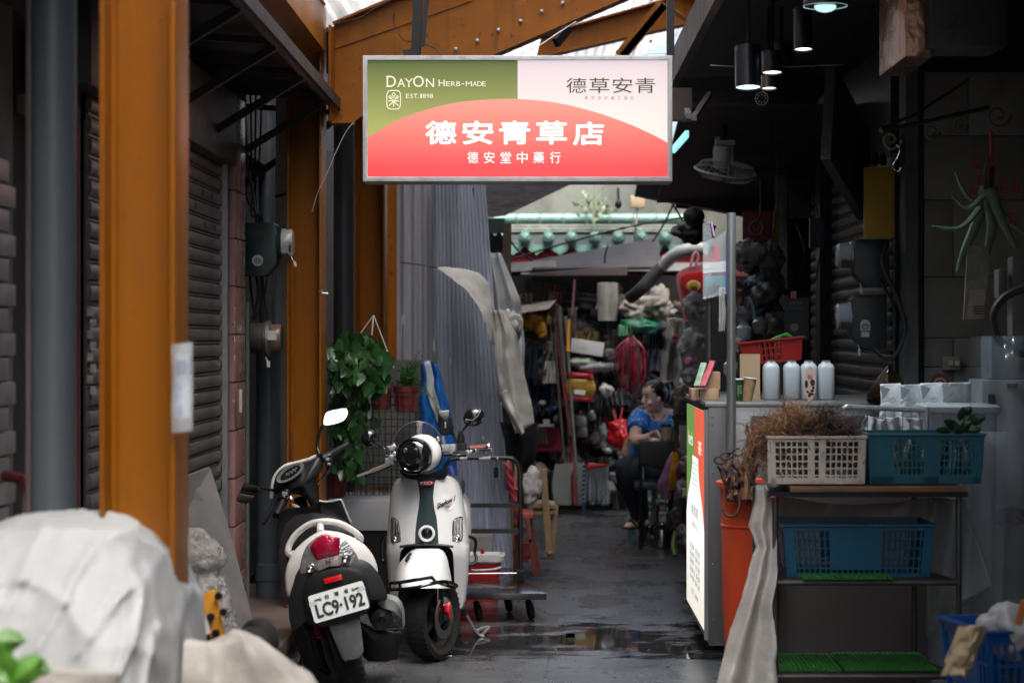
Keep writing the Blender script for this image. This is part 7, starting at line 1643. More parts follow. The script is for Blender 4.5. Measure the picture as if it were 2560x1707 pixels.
cable('cable','thin wire strung between the ceiling lamps',[P(1775,164,9.5),P(1830,167,9.5),P(1960,168,9.5),P(2060,164,9.4),P(2110,163,9.4)],.003,IRON)
t=thing('camera_ring','round security camera with a ring of small dots under the lamps','camera',P(1904,262,10));q=MB();q.lathe([(.034,0),(.034,.02),(.03,.024),(.028,.02),(0,.021)],26,Mfront(P(1904,247,10)));part('body',q,BLACK,t)
q=MB();q.tube([P(1904,247,9.975)+V((.032*math.cos(a),0,.032*math.sin(a)))for a in[i*math.pi/14 for i in range(28)]],.0025,5,True);part('rim',q,pm('grey_rim',(.35,.35,.35),.5),t)
for i in range(8):q=MB();a=i*math.pi/4;q.lathe([(.0035,0),(.0035,.003),(0,.003)],8,Mfront(P(1904,247,9.978)+V((.02*math.cos(a),0,.02*math.sin(a)))));part('dot',q,pm('grey_dot',(.4,.4,.4),.5),t)
FANW=pm('old_fan_white',(.36,.38,.38),.45,var=.12,dirt=.35,dcol=(.1,.1,.09),ds=8)
t=thing('ceiling_fan','old greyish orbit fan in a wire guard hung under the boards','fan',P(1810,470,11.5));Yf=12.6;fc_=P(1815,430,Yf)
q=MB();q.lathe([(.05,0),(.055,.03),(.06,.1),(.055,.14),(.0,.15)],18,Mt(P(1805,420,Yf),(12,0,0)));part('motor',q,FANW,t)
q=MB();q.box(P(1794,375,Yf),(.03,.06,.16));q.box(P(1828,380,Yf),(.025,.06,.15));q.box(P(1812,358,Yf),(.12,.1,.03));part('yoke',q,FANW,t,bev=.006)
q=MB();q.tube([P(1812,350,Yf),(P(1812,350,Yf).x,Yf,2.9)],.015,8);part('stem',q,BLACK,t)
Mf=Mt(fc_,(14,8,0))
q=MB();q.tube([Mf@V((.2*math.cos(a),.2*math.sin(a),0))for a in[i*math.pi/18 for i in range(36)]],.008,6,True);part('guard_hoop',q,FANW,t)
q=MB()
for i in range(28):
 a=i*2*math.pi/28;q.tube([Mf@V((.05*math.cos(a),.05*math.sin(a),.07)),Mf@V((.16*math.cos(a),.16*math.sin(a),.05)),Mf@V((.2*math.cos(a),.2*math.sin(a),0)),Mf@V((.15*math.cos(a),.15*math.sin(a),-.045)),Mf@V((.04*math.cos(a),.04*math.sin(a),-.06))],.0022,4)
part('guard_wire',q,FANW,t,kind='stuff')
for i in range(3):
 a=i*2.094;q=MB();q.slab(lambda u,v:Mf@Matrix.Rotation(a,4,'Z')@V((.03+u*.14,(v-.5)*.1,(v-.5)*.04)),4,3,(0,0,.003));part('blade',q,pm('fan_blade',(.3,.36,.37),.4),t)
q=MB();q.bb(XX(2252,7.8),XX(2322,7.8),7.7,8.3,ZZ(150,7.8),3.2);t=solo('copper_box','hammered copper coloured box hanging under the ceiling','box',q,pm('hammered_copper',(.3,.17,.12),.25,metal=.8,var=.35,vs=6,bump=1.0,bs=9),bev=.006)
q=MB();q.bb(XX(2325,7.6),XX(2520,7.6),7.6,7.9,ZZ(115,7.6),3.2);t=solo('hanging_sign_box','dim square sign box hanging beside the copper box','sign',q,pm('dim_sign_box',(.03,.03,.03),.5),bev=.01)
q=MB();put_text(q,'福',0,0,.14,.14,Mfront(P(2410,60,7.595)));part('character',q,pm('dim_character',(.045,.044,.042),.5),t,smooth=0)
for k,(a,b,c_,d_,lab)in enumerate(((1722,290,1700,270-40,'dim tube light fitting by the sign'),(1735,295,1775,235,'dim slanted tube light on the ceiling'))):
 q=MB();q.bar(P(a,b,11),P(c_,d_,12),.03,.03);solo('tube_lamp',lab,'lamp',q,pm('unlit_tube',(.3,.28,.27),.4))
q=MB();q.bar(P(1683,375,12),P(1718,335,11.4),.02,.04);solo('tube_lamp','lit cyan-white strip lamp peeping out right of the sign','lamp',q,em('strip_cyan',(150,225,235),1.2))
q=MB();q.bb(XX(1682,11.2),XX(1730,11.2),11.2,11.3,ZZ(300,11.2),ZZ(220,11.2));solo('dim_board','dim brown sign board under the ceiling beside the lit sign','board',q,pm('dim_brown_board',(.09,.06,.05),.6))
# steel counter with light box
CT=thing('steel_counter','brushed steel drinks counter with a tall post at its corner','counter',(1.3,10,0))
CYn,CYf=9.5,10.68;cxl=.8
q=MB();q.bb(cxl,1.75,CYn,CYn+.02,.075,1.212);q.bb(cxl,.82,CYn+.02,CYf,.075,1.2);part('front_panel',q,STEEL,CT,bev=.002)
q=MB();q.bb(cxl-.005,cxl+.115,CYn-.006,CYn,.08,1.21);part('corner_post',q,pm('dull_steel',(.17,.175,.18),.4,metal=.7,var=.15,dirt=.25,ds=5,streak=.3),CT,bev=.002)
q=MB();q.bb(cxl-.02,2.1,CYn-.01,CYf+.1,1.213,1.235);part('worktop',q,STEEL,CT,bev=.004)
for py in(1042,1062,1180,1318,1410,1548):
 q=MB();q.lathe([(.005,0),(.004,.003),(0,.004)],8,Mfront(P(1782,py,CYn-.007)));part('rivet',q,CHROME,CT)
q=MB();q.tube([P(1828,1130,9.46),P(1828,532,9.46)],.0215,18);part('post',q,STEEL,CT)
q=MB();q.bb(1.0,1.7,CYn-.004,CYn,.95,1.17);q.bb(.97,1.73,CYn-.012,CYn-.004,.93,.94);part('drawer_front',q,pm('dull_steel',(0,0,0)),CT)
for(x,y)in((.9,9.6),(1.65,9.6),(.9,10.5)):
 q=MB();q.lathe([(.0,-.012),(.036,-.012),(.038,0),(.036,.012),(0,.012)],16,Mt((x,y,.038),(0,90,20)));q.box((x,y,.072),(.04,.04,.012));part('caster',q,RUBBER,CT)
LBx=cxl-.002
lbx=thing('light_box','glowing light box with a white bottle on green and orange on the counter side','light box',(LBx,10.1,.1))
q=MB();q.bb(LBx-.018,LBx,CYn+.006,CYf,.13,1.205);part('case',q,BLACK,lbx)
Mlb=Matrix(((0,0,-1,LBx-.019),(-1,0,0,CYf-.03),(0,1,0,0),(0,0,0,1)))
Lw=CYf-CYn-.05
zb_=.145
q=MB();q.prism([(0,zb_),(Lw,zb_),(Lw,1.19),(0,1.19)],.001,Mlb);part('lit_white',q,em('lb_white',(246,232,205),1.1,(255,255,252),'Z',.05,.4),lbx,smooth=0)
q=MB();q.prism([(0,.62),(Lw*.48,.62),(Lw*.48,1.19),(0,1.19)],.001,Mlb,.0012);part('lit_green',q,em('lb_green',(112,152,76),.95),lbx,smooth=0)
q=MB();q.prism([(Lw*.48,.62),(Lw,.62),(Lw,1.19),(Lw*.48,1.19)],.001,Mlb,.0012);part('lit_orange',q,em('lb_orange',(238,104,74),.95),lbx,smooth=0)
bp_=[(0,zb_),(Lw,zb_),(Lw,.62),(Lw*.9,.72),(Lw*.74,.82),(Lw*.68,.9),(Lw*.68,.94),(Lw*.36,.94),(Lw*.36,.9),(Lw*.28,.82),(Lw*.1,.72),(0,.62)]
q=MB();q.prism(bp_,.001,Mlb,.0024);part('bottle_print',q,em('lb_bottle',(232,226,212),1.1,(252,254,252),'Z',.1,.5),lbx,smooth=0)
q=MB();rl2=random.Random(8)
for i in range(9):
 for j in range(5):q.prism([(Lw*.38+i*.037+x,.8+j*.026+y)for x,y in disc(.006,6)],.0005,Mlb,.0036)
part('cap_dots',q,pm('dot_grey',(.2,.25,.28),.5),lbx,kind='stuff',smooth=0)
for k,(s_,x,y,w_,h_)in enumerate((('青草茶',.5,.66,.4,.06),('HERB TEA',.5,.59,.3,.025),('仙草 苦茶',.5,.47,.6,.03),('洛神 菊花',.5,.43,.6,.03),('薄荷 甘草',.5,.39,.6,.03),('金銀花 桑葉',.5,.35,.6,.03),('冷熱皆宜',.5,.31,.6,.03),('EST.1898',.5,.24,.4,.025))):q=MB();put_text(q,s_,Lw*x,y,Lw*w_,h_,Mlb,.004);part('print',q,pm('lb_brown_print',(.16,.13,.1),.6),lbx,smooth=0)
LW=em('lb_white_print',(250,250,240),1.1);q=MB();put_text(q,'herb',Lw*.25,1.02,Lw*.26,.07,Mlb,.004);part('white_print',q,LW,lbx,smooth=0);q=MB();put_text(q,'茶',Lw*.78,1.0,Lw*.2,.07,Mlb,.004);part('white_print',q,LW,lbx,smooth=0)
q=MB();q.bb(LBx-.03,LBx+.002,CYn+.0,CYf+.01,1.2,1.225);part('top_rail',q,BLACK,lbx,bev=.003)
q=MB();q.bb(LBx-.022,LBx,CYn+.001,CYn+.006,.1,1.2);part('end_rail',q,STEEL,lbx)
zt=1.236
CARD=pm('plain_plywood',(.5,.33,.2),.6,var=.1,vs=4,bump=.05)
t=thing('wooden_box','small plywood tissue box on the corner of the steel counter','box',(.83,9.9,zt));q=MB();q.bb(XX(1729,9.8),XX(1800,9.8),9.8,9.98,zt,ZZ(972,9.8));part('body',q,CARD,t,bev=.002)
q=MB();q.bb(XX(1768,9.86),XX(1800,9.86),9.84,9.98,ZZ(972,9.8),ZZ(930,9.8));part('back_flap',q,CARD,t,bev=.002)
q=MB();q.bb(XX(1748,9.8),XX(1750,9.8),9.797,9.8,ZZ(992,9.8),ZZ(973,9.8));q.bb(XX(1797,9.8),XX(1799,9.8),9.797,9.8,ZZ(992,9.8),ZZ(973,9.8));part('slot',q,BLACK,t)
for k,(a,b,c_,d_,col,lab)in enumerate(((1742,966,1760,908,(.25,.35,.25),'greenish straw packet sticking up from the plywood box'),(1757,966,1782,903,(.5,.1,.13),'red and pink straw packet sticking up from the plywood box'))):
 q=MB();q.bar(P(a,b,9.75),P(c_,d_,9.85),.03,.012);solo('straw_packet',lab,'packet',q,pm(lab[:20],col,.4,var=.4,vs=30),bev=.002)
q=MB();q.bb(XX(1850,9.9),XX(1900,9.9),9.9,9.915,zt,ZZ(885,9.9));solo('cardboard','plain tan cardboard panel standing behind the cups','cardboard',q,pm('tan_card',(.44,.31,.18),.75,var=.06),smooth=0)
def cup(label,px,py0,py1,w0,w1,Y,mat,tilt=0,txt=None):
 t=thing('paper_cup',label,'cup',(XX(px,Y),Y,zt),'paper cups on the counter');h_=ZZ(py0,Y)-zt;k=Y/FP;M_=Mt((XX(px,Y),Y,zt),(0,tilt,0))
 q=MB();q.lathe([(w1/2*k,0),(w0/2*k,h_),(w0/2*k*.96,h_),(w1/2*k*.95,.01)],24,M_);part('cup_wall',q,mat,t)
 q=MB();q.tube([M_@V((w0/2*k*math.cos(a),w0/2*k*math.sin(a),h_))for a in[i*math.pi/12 for i in range(24)]],.003,5,True);part('rim',q,WHITEPL,t)
 if txt:q=MB();put_text(q,txt,0,h_*.5,.022,.05,M_@Mfront((0,-w0/2*k-.002,0)),0);part('print',q,pm('pale_green_print',(.3,.4,.25),.6),t,smooth=0)
 return t
cup('dark green printed paper cup beside the steel post',1847,948,1010,30,24,9.7,pm('cup_green',(.012,.07,.02),.5),0,'青草')
cup('tilted tan patterned paper cup before the cardboard panel',1868,945,1010,32,23,9.62,pm('cup_tan',(.42,.27,.13),.6,var=.3,vs=30,dirt=.4,dcol=(.2,.12,.05),ds=25),8)
BOT=pm('frosted_bottle',(.5,.55,.58),.35,var=.06,vs=4,streak=.4,dirt=.15,dcol=(.3,.34,.37),ds=5)
def bottle(label,px0,px1,first=None):
 Y=9.85;k=Y/FP;r_=(px1-px0)/2*k;x=XX((px0+px1)/2,Y)
 if first:return dup(first,None,label,(x,Y,zt))
 t=thing('plastic_bottle',label,'bottle',(x,Y,zt),'empty bottles on the counter');h_=ZZ(903,Y)-zt;M_=Mt((x,Y,zt))
 q=MB();rings=[]
 for rr,z in((.9,0),(1,.006),(1,h_*.8),(.96,h_*.86),(.8,h_*.92),(.55,h_*.955),(.52,h_*.97),(.52,h_)):rings.append([M_@V((p[0],p[1],z))for p in rrect(2*r_*rr,2*r_*rr,r_*rr*.62,4)])
 q.loft(rings);part('body',q,BOT,t,smooth=60)
 q=MB();q.lathe([(r_*.56,h_*.965),(r_*.56,h_*.985)],20,M_,cap=False);q.lathe([(r_*.5,h_*1.0),(r_*.5,h_*1.03),(0,h_*1.03)],20,M_);part('neck',q,pm('bottle_neck',(.1,.11,.12),.4),t)
 return t
bt0=bottle('leftmost frosted empty bottle beside the cardboard panel',1907,1948);
for a,b,lab in((1960,1998,'second frosted empty bottle, between the left one and the labelled one'),(2001,2043,'frosted bottle with the pink bean label'),(2045,2085,'rightmost frosted empty bottle on the counter')):
 o_=bottle(lab,a,b,bt0)
 if 'bean' in lab:
  BASE[o_]=V(o_.location);Mx=Mfront((o_.location.x,9.85-21*9.85/FP-.002,zt));h_=ZZ(903,9.85)-zt
  q=MB();q.prism([(x*.03,y*.085+h_*.42)for x,y in disc(1,24)],.0012,Mx);lb_=part('label',q,pm('label_pink',(.62,.42,.36),.5,var=.05),o_)
  q=MB();put_text(q,'黑豆',.0,h_*.62,.024,.012,Mx,.003);part('print',q,pm('bean_print',(.03,.015,.02),.5),lb_,smooth=0);q=MB();put_text(q,'茶飲',0,h_*.56,.022,.012,Mx,.003);part('print',q,pm('bean_print',(0,0,0)),lb_,smooth=0);q=MB()
  for(x,y,rx,ry)in((.012,.085,.012,.016),(-.018,.078,.008,.02),(.0,.03,.008,.007),(.01,.045,.008,.007),(.016,.06,.007,.007),(-.004,.02,.008,.006),(.012,.028,.008,.006),(-.012,.04,.007,.006)):q.prism([(x+a_,y+b_)for a_,b_ in disc(rx,10,ry)],.0008,Mx,.0022)
  part('bean_picture',q,pm('bean_print',(0,0,0)),lb_,smooth=0,kind='stuff')
crate('red basket tipped up behind the frosted bottles',P(1930,905,10.5),.32,.22,.12,pm('basket_red',(.38,.015,.015),.4),12,3,-4,-6,.9,name='basket',cat='basket',solid=((0,.3,0,1),(.7,1,0,1)))
q=MB()
for k in range(6):q.tube(bez([P(1925+k*4,850,10.4),P(1955+2*k,838-k,10.4),P(1990-k,846,10.4)],4),.004,5)
solo('green_straps','bright green straps lying over the red basket','straps',q,pm('bright_green',(.05,.4,.04),.45))
ACR=pm('acrylic',(.55,.6,.62),.05,var=.1,alpha=.22,rvar=.02)
t=thing('acrylic_screen','clear acrylic screen with blue edge fixed to the steel post','screen',P(1790,742,9.55));q=MB();pdome(q,[(1757,560),(1760,556),(1775,553),(1782,600),(1820,575),(1820,735),(1757,748)],9.55,.006,0,1);part('sheet',q,ACR,t,smooth=0)
q=MB();q.tube([P(1778,553,9.545),P(1785,590,9.545)],.005,5);part('pink_edge',q,pm('pink_tape',(.5,.25,.5),.4),t);q=MB();q.tube([P(1817,585,9.545),P(1816,735,9.545)],.004,5);part('blue_edge',q,pm('blue_tape',(.02,.15,.6),.3),t)
q=MB();q.bb(XX(1762,9.9),XX(1815,9.9),9.9,9.92,ZZ(735,9.9),ZZ(690,9.9));solo('teal_card','pale teal card behind the acrylic screen','card',q,pm('teal_card',(.08,.3,.36),.5));q=MB();q.bar(P(1757,668,9.8),P(1815,660,9.8),.02,.03);q.bar(P(1757,678,9.8),P(1815,674,9.8),.02,.02);solo('white_rod','two white rods behind the acrylic screen','rods',q,WHITEPL)
q=MB();q.tube([P(1773,733,9.9),P(1773,905,9.9)],.014,12);q.bar(P(1757,730,9.85),P(1800,718,9.85),.02,.03);solo('grey_post','shorter grey tube post left of the tall steel post','post',q,pm('grey_post_metal',(.12,.11,.105),.35,metal=.7))
cl('paper_strip','pale curled paper strip hanging beside the tall post','paper',(.5,.49,.46),1797,1812,720,830,9.8,amp=.01,folds=1)
bl('cap','black cap on the stuff behind the acrylic screen','cap',(.008,.008,.009),1735,540,13,(.07,.07,.06),.1,5,71,ridge=0);bl('black_bag','wide black rubbish bag under the black cap','bag',(.01,.012,.011),1730,580,13.2,(.17,.12,.08),.3,6,73,rough=.3)
q=MB();q.bb(XX(1857,13),XX(1928,13),13,13.02,ZZ(602,13),ZZ(527,13));t=solo('red_poster','dim red poster with a round face emblem at the stall back','poster',q,pm('dim_red_poster',(.12,.012,.018),.6,dirt=.3,ds=6))
q=MB();q.tube([P(1890,570,12.99)+V((.045*math.cos(a),0,.045*math.sin(a)))for a in[i*math.pi/12 for i in range(24)]],.007,5,True);q.tube([P(1890,570,12.99)+V((x,0,y))for x,y in((-.02,.01),(-.01,-.015),(.01,-.015),(.02,.01))],.006,5);part('emblem',q,pm('poster_pink',(.2,.1,.1),.6),t)
q=MB();q.bb(XX(1962,11.5),XX(2022,11.5),11.5,11.52,ZZ(850,11.5),ZZ(744,11.5));t=solo('dark_calendar','dark printed calendar board hanging behind the bottles','board',q,pm('dark_calendar',(.016,.02,.03),.5))
q=MB();put_text(q,'青草世家',0,0,.08,.02,Mfront(P(1990,757,11.497)));put_text(q,'02-2308',0,-.03,.08,.016,Mfront(P(1990,757,11.497)));part('print',q,pm('dim_print',(.15,.16,.16),.6),t,smooth=0);q=MB();q.prism(disc(.024,20),.001,Mfront(P(1986,818,11.499)));part('seal',q,pm('dim_seal',(.2,.17,.15),.6),t);q=MB();q.box(P(1984,737,11.49),(.03,.02,.04));part('pink_clip',q,pm('pink_clip',(.35,.12,.2),.5),t)
rd=random.Random(14)
dn=0
labs=['black bundle','smoky clear bag','dark grey bag','charcoal cloth roll','slate blue bundle','crumpled dark film','dusky brown bag','black netted bag']
for k in range(14):
 px,py=rd.uniform(1838,1950),rd.uniform(610,880);w_=labs[k%8]
 bl('bag',f'{w_} '+['hanging high behind the steel post','in the middle of the dark stall shelves','low behind the red basket'][0 if py<700 else 1 if py<790 else 2]+(' near the grey jamb' if px>1895 else ' by the post')+['',', smaller'][k//8],'bag',rd.choice(((.05,.05,.055),(.12,.12,.13),(.03,.04,.055),(.2,.2,.21),(.05,.09,.11),(.1,.06,.05))),px,py,12.6+rd.uniform(-.4,.5),(.07+rd.random()*.05,.08,.07+rd.random()*.07),.4,8,80+k,rough=.25)
for k,(px,py,col,lab)in enumerate(((1860,830,(.25,.33,.36),'glinting glass jar behind the red basket'),(1828,920,(.5,.52,.53),'white lidded tub behind the plywood box'),(1900,815,(.1,.09,.09),'dark round jar near the grey jamb'),(1845,860,(.35,.36,.37),'steel bowl behind the tall post'))):
 q=MB();q.lathe([(.035,0),(.045,.02),(.045,.07),(.03,.085),(.03,.1),(0,.1)],16,Mt(P(px,py+20,11.6)));solo('jar',lab,'jar',q,pm(lab[:18],col,.2,coat=.5))
for k,(a,b,c_,d_,lab)in enumerate(((1930,300,1925,640,'long black cable hanging at the stall back'),(2030,480,2040,700,'black cable coil hanging right of the pale board'),(1900,440,1860,640,'thin black cable slanting across the red poster'),(1990,560,1995,700,'thin grey-green cable beside the door frame'))):
 cable('cable',lab,[P(a,b,12.5),P((a+c_)/2+18,(b+d_)/2,12.4),P(c_,d_,12.5)],.006,CABLE)
q=MB();q.bb(XX(2025,12.5),XX(2060,12.5),12.5,12.55,ZZ(620,12.5),ZZ(545,12.5));solo('blue_box','dim teal-blue box hanging by the door frame','box',q,pm('dim_teal',(.015,.04,.07),.4));q=MB();q.bb(XX(1905,13),XX(1925,13),13,13.1,ZZ(780,13),ZZ(620,13));solo('teal_cloth','dim teal cloth hanging behind the bags','cloth',q,pm('dim_teal_cloth',(.012,.05,.07),.7));q=MB();q.bar(P(1941,525,13.2),P(1938,640,13.2),.04,.03);solo('bamboo','dull yellow stick standing by the grey jamb','stick',q,pm('dull_yellow',(.16,.1,.02),.6))
# rack with crates at the near right
RK=thing('metal_rack','dark tubular metal rack holding the plastic crates on the right','rack',(1.25,8,0));Yn,Yk=7.75,8.2
RM=pm('rack_tube',(.1,.095,.092),.4,metal=.6,var=.3,vs=8,dirt=.4,dcol=(.07,.045,.035),ds=10)
xl,xr=XX(1938,Yn),XX(2397,Yn)
for x,y in((xl,Yn),(xr,Yn),(xl-.03,Yk),(xr-.09,Yk)):q=MB();q.tube([(x,y,0),(x,y,.93)],.0115,10);part('leg',q,RM,RK)
TOPZ=ZZ(1212,Yn)
for z,nm in((ZZ(1456,Yn),'shelf'),(ZZ(1690,Yn),'shelf')):
 q=MB()
 for a,b in(((xl,Yn),(xr,Yn)),((xl-.03,Yk),(xr-.09,Yk)),((xl,Yn),(xl-.03,Yk)),((xr,Yn),(xr-.09,Yk))):q.tube([(*a,z),(*b,z)],.0115,8)
 part(nm+'_rail',q,RM,RK)
 q=MB();q.bb(xl,xr-.06,Yn+.01,Yk-.01,z+.008,z+.014);part(nm,q,DARKMET,RK)
q=MB();q.bb(xl-.03,xr+.03,Yn-.03,Yk+.03,TOPZ-.045,TOPZ-.025);part('top_shelf',q,BLACK,RK)
q=MB();q.bb(XX(1972,Yn),XX(2402,Yn),Yn-.05,Yn+.35,TOPZ-.024,TOPZ-.002);solo('plank','worn brown plank on top of the metal rack under the crates','plank',q,pm('worn_brown_plank',(.2,.1,.055),.6,var=.25,vs=6,dirt=.4,dcol=(.06,.04,.03),ds=7,stretch=(1,6,6)),bev=.003)
IV=pm('ivory_crate',(.56,.51,.44),.45,var=.06,dirt=.2,dcol=(.25,.2,.15),ds=8);TEAL=pm('teal_crate',(.006,.105,.15),.42,var=.1,dirt=.15,dcol=(.01,.07,.1),ds=8);BLUEC=pm('blue_crate',(.005,.085,.155),.42,var=.1,dirt=.15,dcol=(.01,.06,.1),ds=8)
def wcrate(label,px0,px1,py0,py1,Y,d,mat,nx,nz,solid,taper=.93,rot=0,tilt=0):
 w_=(px1-px0)*Y/FP;h_=ZZ(py0,Y)-ZZ(py1,Y)
 return crate(label,V((XX((px0+px1)/2,Y),Y+d/2,ZZ(py1,Y))),w_,d,h_,mat,nx,nz,rot,tilt,taper,'plastic crates on the rack',solid=solid,rim=.01,bar_=.0055)
iv=wcrate('ivory plastic crate heaped with brown dried roots',1922,2162,1090,1208,7.72,.3,IV,17,6,((.42,.47,0,1),(.53,.58,0,1),(0,.06,0,1),(.94,1,0,1),(0,1,0,.12)),.97)
tl=wcrate('teal plastic crate with a leafy cutting on the top shelf',2172,2458,1084,1208,7.74,.3,TEAL,24,6,((.0,.2,0,1),(.48,.62,0,1),(.93,1,0,1),(0,1,0,.14)),.95)
bc=wcrate('long blue plastic crate on the middle shelf',1960,2335,1310,1446,7.8,.32,BLUEC,26,5,((0,.06,0,1),(.3,.66,.16,1),(.94,1,0,1),(0,1,0,.1)),.93)
ROOT=pm('dried_root',(.24,.125,.068),.85,var=.45,vs=25);ROOTD=pm('dark_dried_root',(.075,.045,.032),.85,var=.5,vs=25);ROOTL=pm('pale_root_fibre',(.42,.26,.13),.85,var=.35,vs=25)
rr_=random.Random(6)
def roots(label,n,boxf,r,mat,ln):
 q=MB()
 for k in range(n):
  p=boxf();d=V((rr_.gauss(0,1),rr_.gauss(0,.8),rr_.gauss(0,.75))).normalized();pts=[p]
  for i in range(5):d=(d+V((rr_.gauss(0,.55),rr_.gauss(0,.5),rr_.gauss(0,.5)-.12))).normalized();pts.append(pts[-1]+d*ln*rr_.uniform(.5,1.2))
  q.tube(pts,[r*rr_.uniform(.5,1.3)*(1-.12*i)for i in range(6)],3)
 return solo('dried_roots',label,'roots',q,mat,kind='stuff')
def heap(px0,px1,topf,base):
 def f():
  px=rr_.uniform(px0,px1);py=base-(base-topf(px))*rr_.random()**.8;return P(px,py,7.86+rr_.uniform(-.13,.13))
 return f
roots('reddish brown dried root tangle heaped on the left of the ivory crate',900,heap(1905,2060,lambda x:1092-75*math.exp(-((x-1985)/55)**2),1105),.0022,ROOT,.02)
roots('darker dried root tangle on the right of the ivory crate',900,heap(2020,2150,lambda x:1092-68*math.exp(-((x-2070)/60)**2),1105),.0024,ROOTD,.016)
roots('pale fibrous tuft on the peak of the root heap',220,heap(1935,2035,lambda x:1060-60*math.exp(-((x-1985)/40)**2),1050),.0013,ROOTL,.022)
roots('loose dark roots showing through the slots of the ivory crate',350,heap(1930,2155,lambda x:1100,1200),.003,ROOTD,.02)
roots('stray root fibres trailing over the left end of the ivory crate',220,heap(1868,1925,lambda x:1030+(1925-x)*.6,1170),.0018,ROOT,.02)
tw=thing('root_twigs','gnarled dried root sticks standing in the orange barrel','roots',P(1850,1200,8.3))
for k in range(22):
 bx=rr_.uniform(1815,1885);pts=[P(bx,1250,8.35+rr_.uniform(-.05,.05))];tx,ty=rr_.uniform(1795,1895),rr_.uniform(1125,1180)
 if k>14:bx,tx,ty=rr_.uniform(1860,1880),rr_.uniform(1868,1900),rr_.uniform(1050,1110);pts=[P(bx,1250,8.3)]
 for i in range(1,6):f=i/5;pts.append(P(bx+(tx-bx)*f+rr_.gauss(0,5),1250+(ty-1250)*f+rr_.gauss(0,4),8.35+rr_.gauss(0,.015)))
 q=MB();q.tube(pts,[.011,.01,.009,.008,.008,.004],6);part('stick',q,ROOTD if k%3 else ROOT,tw)
for(a,b)in((1800,1150),(1815,1140),(1845,1130)):q=MB();q.tube([P(a+14*math.cos(t_),b+9*math.sin(t_),8.3)for t_ in[i*.5 for i in range(11)]],.005,5);part('stick',q,ROOTD,tw)
OB=thing('orange_barrel','tall orange-red plastic barrel with an iron hook handle beside the counter','barrel',(XX(1868,8.5),8.5,0));ORPL=pm('orange_red_plastic',(.62,.07,.02),.42,var=.08,vs=4,dirt=.12,dcol=(.3,.05,.02),ds=6)
bx_,by_=XX(1878,8.5),8.5;M_=Mt((bx_,by_,0));kr=8.5/FP;zr=ZZ(1203,8.5)
q=MB();q.lathe([(58*kr,0),(72*kr,.4),(76*kr,zr-.09),(77*kr,zr-.02)],40,M_);part('body',q,ORPL,OB)
q=MB();q.lathe([(76*kr,zr-.028),(87*kr,zr-.02),(88*kr,zr),(84*kr,zr+.004),(76*kr,zr),(72*kr,zr-.05)],40,M_,cap=False);part('rim',q,ORPL,OB)
q=MB()
for a in(-150,-128,-106,-60):q.bar(M_@V((77*kr*math.cos(R(a)),77*kr*math.sin(R(a)),zr-.085)),M_@V((84*kr*math.cos(R(a)),84*kr*math.sin(R(a)),zr-.02)),.006,.03);
q.lathe([(75*kr,zr-.19),(77.5*kr,zr-.188),(77.5*kr,zr-.182),(75*kr,zr-.18)],40,M_,cap=False);part('rib',q,ORPL,OB)
q=MB();q.tube(bez([P(1848,1238,8.24),P(1848,1270,8.23),P(1836,1288,8.23),P(1818,1288,8.25),P(1806,1272,8.27)],6),.006,7);q.lathe([(.008,0),(.008,.01),(0,.01)],8,Mfront(P(1848,1238,8.25)));part('hook_handle',q,pm('rust',(.1,.04,.02)),OB)
DR=pm('milky_sheet',(.5,.49,.46),.3,var=.15,vs=5,bump=.3,bs=14,alpha=.72,dirt=.3,dcol=(.3,.28,.25),ds=4)
crumple(DR,12,.15)
def drape(u,v):
 py=1212+v*520
 l=interp([(0,1888),(.08,1888),(.2,1872),(.3,1893),(.5,1862),(.75,1820),(1,1785)],v);r_=interp([(0,1915),(.12,1938),(.4,1945),(.55,1930),(1,1945)],v)
 p=P(l+(r_-l)*u,py,7.7+.1*(1-v)-.15*v)
 return p+V((.006*fb(p,9),.03*math.sin(u*9+3*v)*(.3+v)+.02*fb(p,4),.0))
q=MB();q.slab(drape,34,50,(0,.004,0));solo('plastic_drape','milky plastic sheet draped down the left end of the rack','plastic sheet',q,DR,smooth=180)
cl('plastic_drape','milky plastic sheet sagging under the top shelf of the rack','plastic sheet',0,1950,2335,1240,1300,8.15,amp=.015,folds=2,mat=DR,sag=20)
q=MB();q.slab(lambda u,v:P(2320+u*95+60*v*u,1245+v*330*(1-.35*u),8.15)+V((0,.03*math.sin(u*7+v*4),0)),20,24,(0,.004,0));solo('plastic_drape','milky plastic sheet hanging down the right end of the rack','plastic sheet',q,pm('milky_dim',(.4,.42,.42),.3,alpha=.7,var=.2,vs=5),smooth=180)
q=MB();q.bb(XX(1925,8.6),XX(2350,8.6),8.6,8.64,.05,.88);solo('grey_sheet','pale pinkish grey panel behind the rack shelves','panel',q,pm('pinkish_panel',(.15,.125,.125),.35,var=.12,vs=2,dirt=.2,ds=3))
def gmat(label,px0,px1,py0,Y0_,Y1_,z,tilt):
 t=thing('green_mat',label,'mat',((XX(px0,Y0_)+XX(px1,Y0_))/2,Y0_,z),'green plastic mats');X0,X1=XX(px0,Y0_),XX(px1,Y0_)
 q=MB();q.bb(X0,X1,Y0_,Y1_,z,z+.006);part('sheet',q,pm('green_mat',(.02,.16,.02),.6,var=.25,vs=20),t)
 q=MB();n_=int((X1-X0)/.018)
 for i in range(n_):
  for j in range(int((Y1_-Y0_)/.03)):q.bb(X0+.004+i*.018,X0+.016+i*.018,Y0_-.003+j*.03,Y0_+.012+j*.03,z+.006,z+.016)
 part('studs',q,pm('green_mat',(0,0,0)),t,kind='stuff',smooth=0);return t
zs=ZZ(1456,Yn)+.014;zs2=ZZ(1690,Yn)+.014
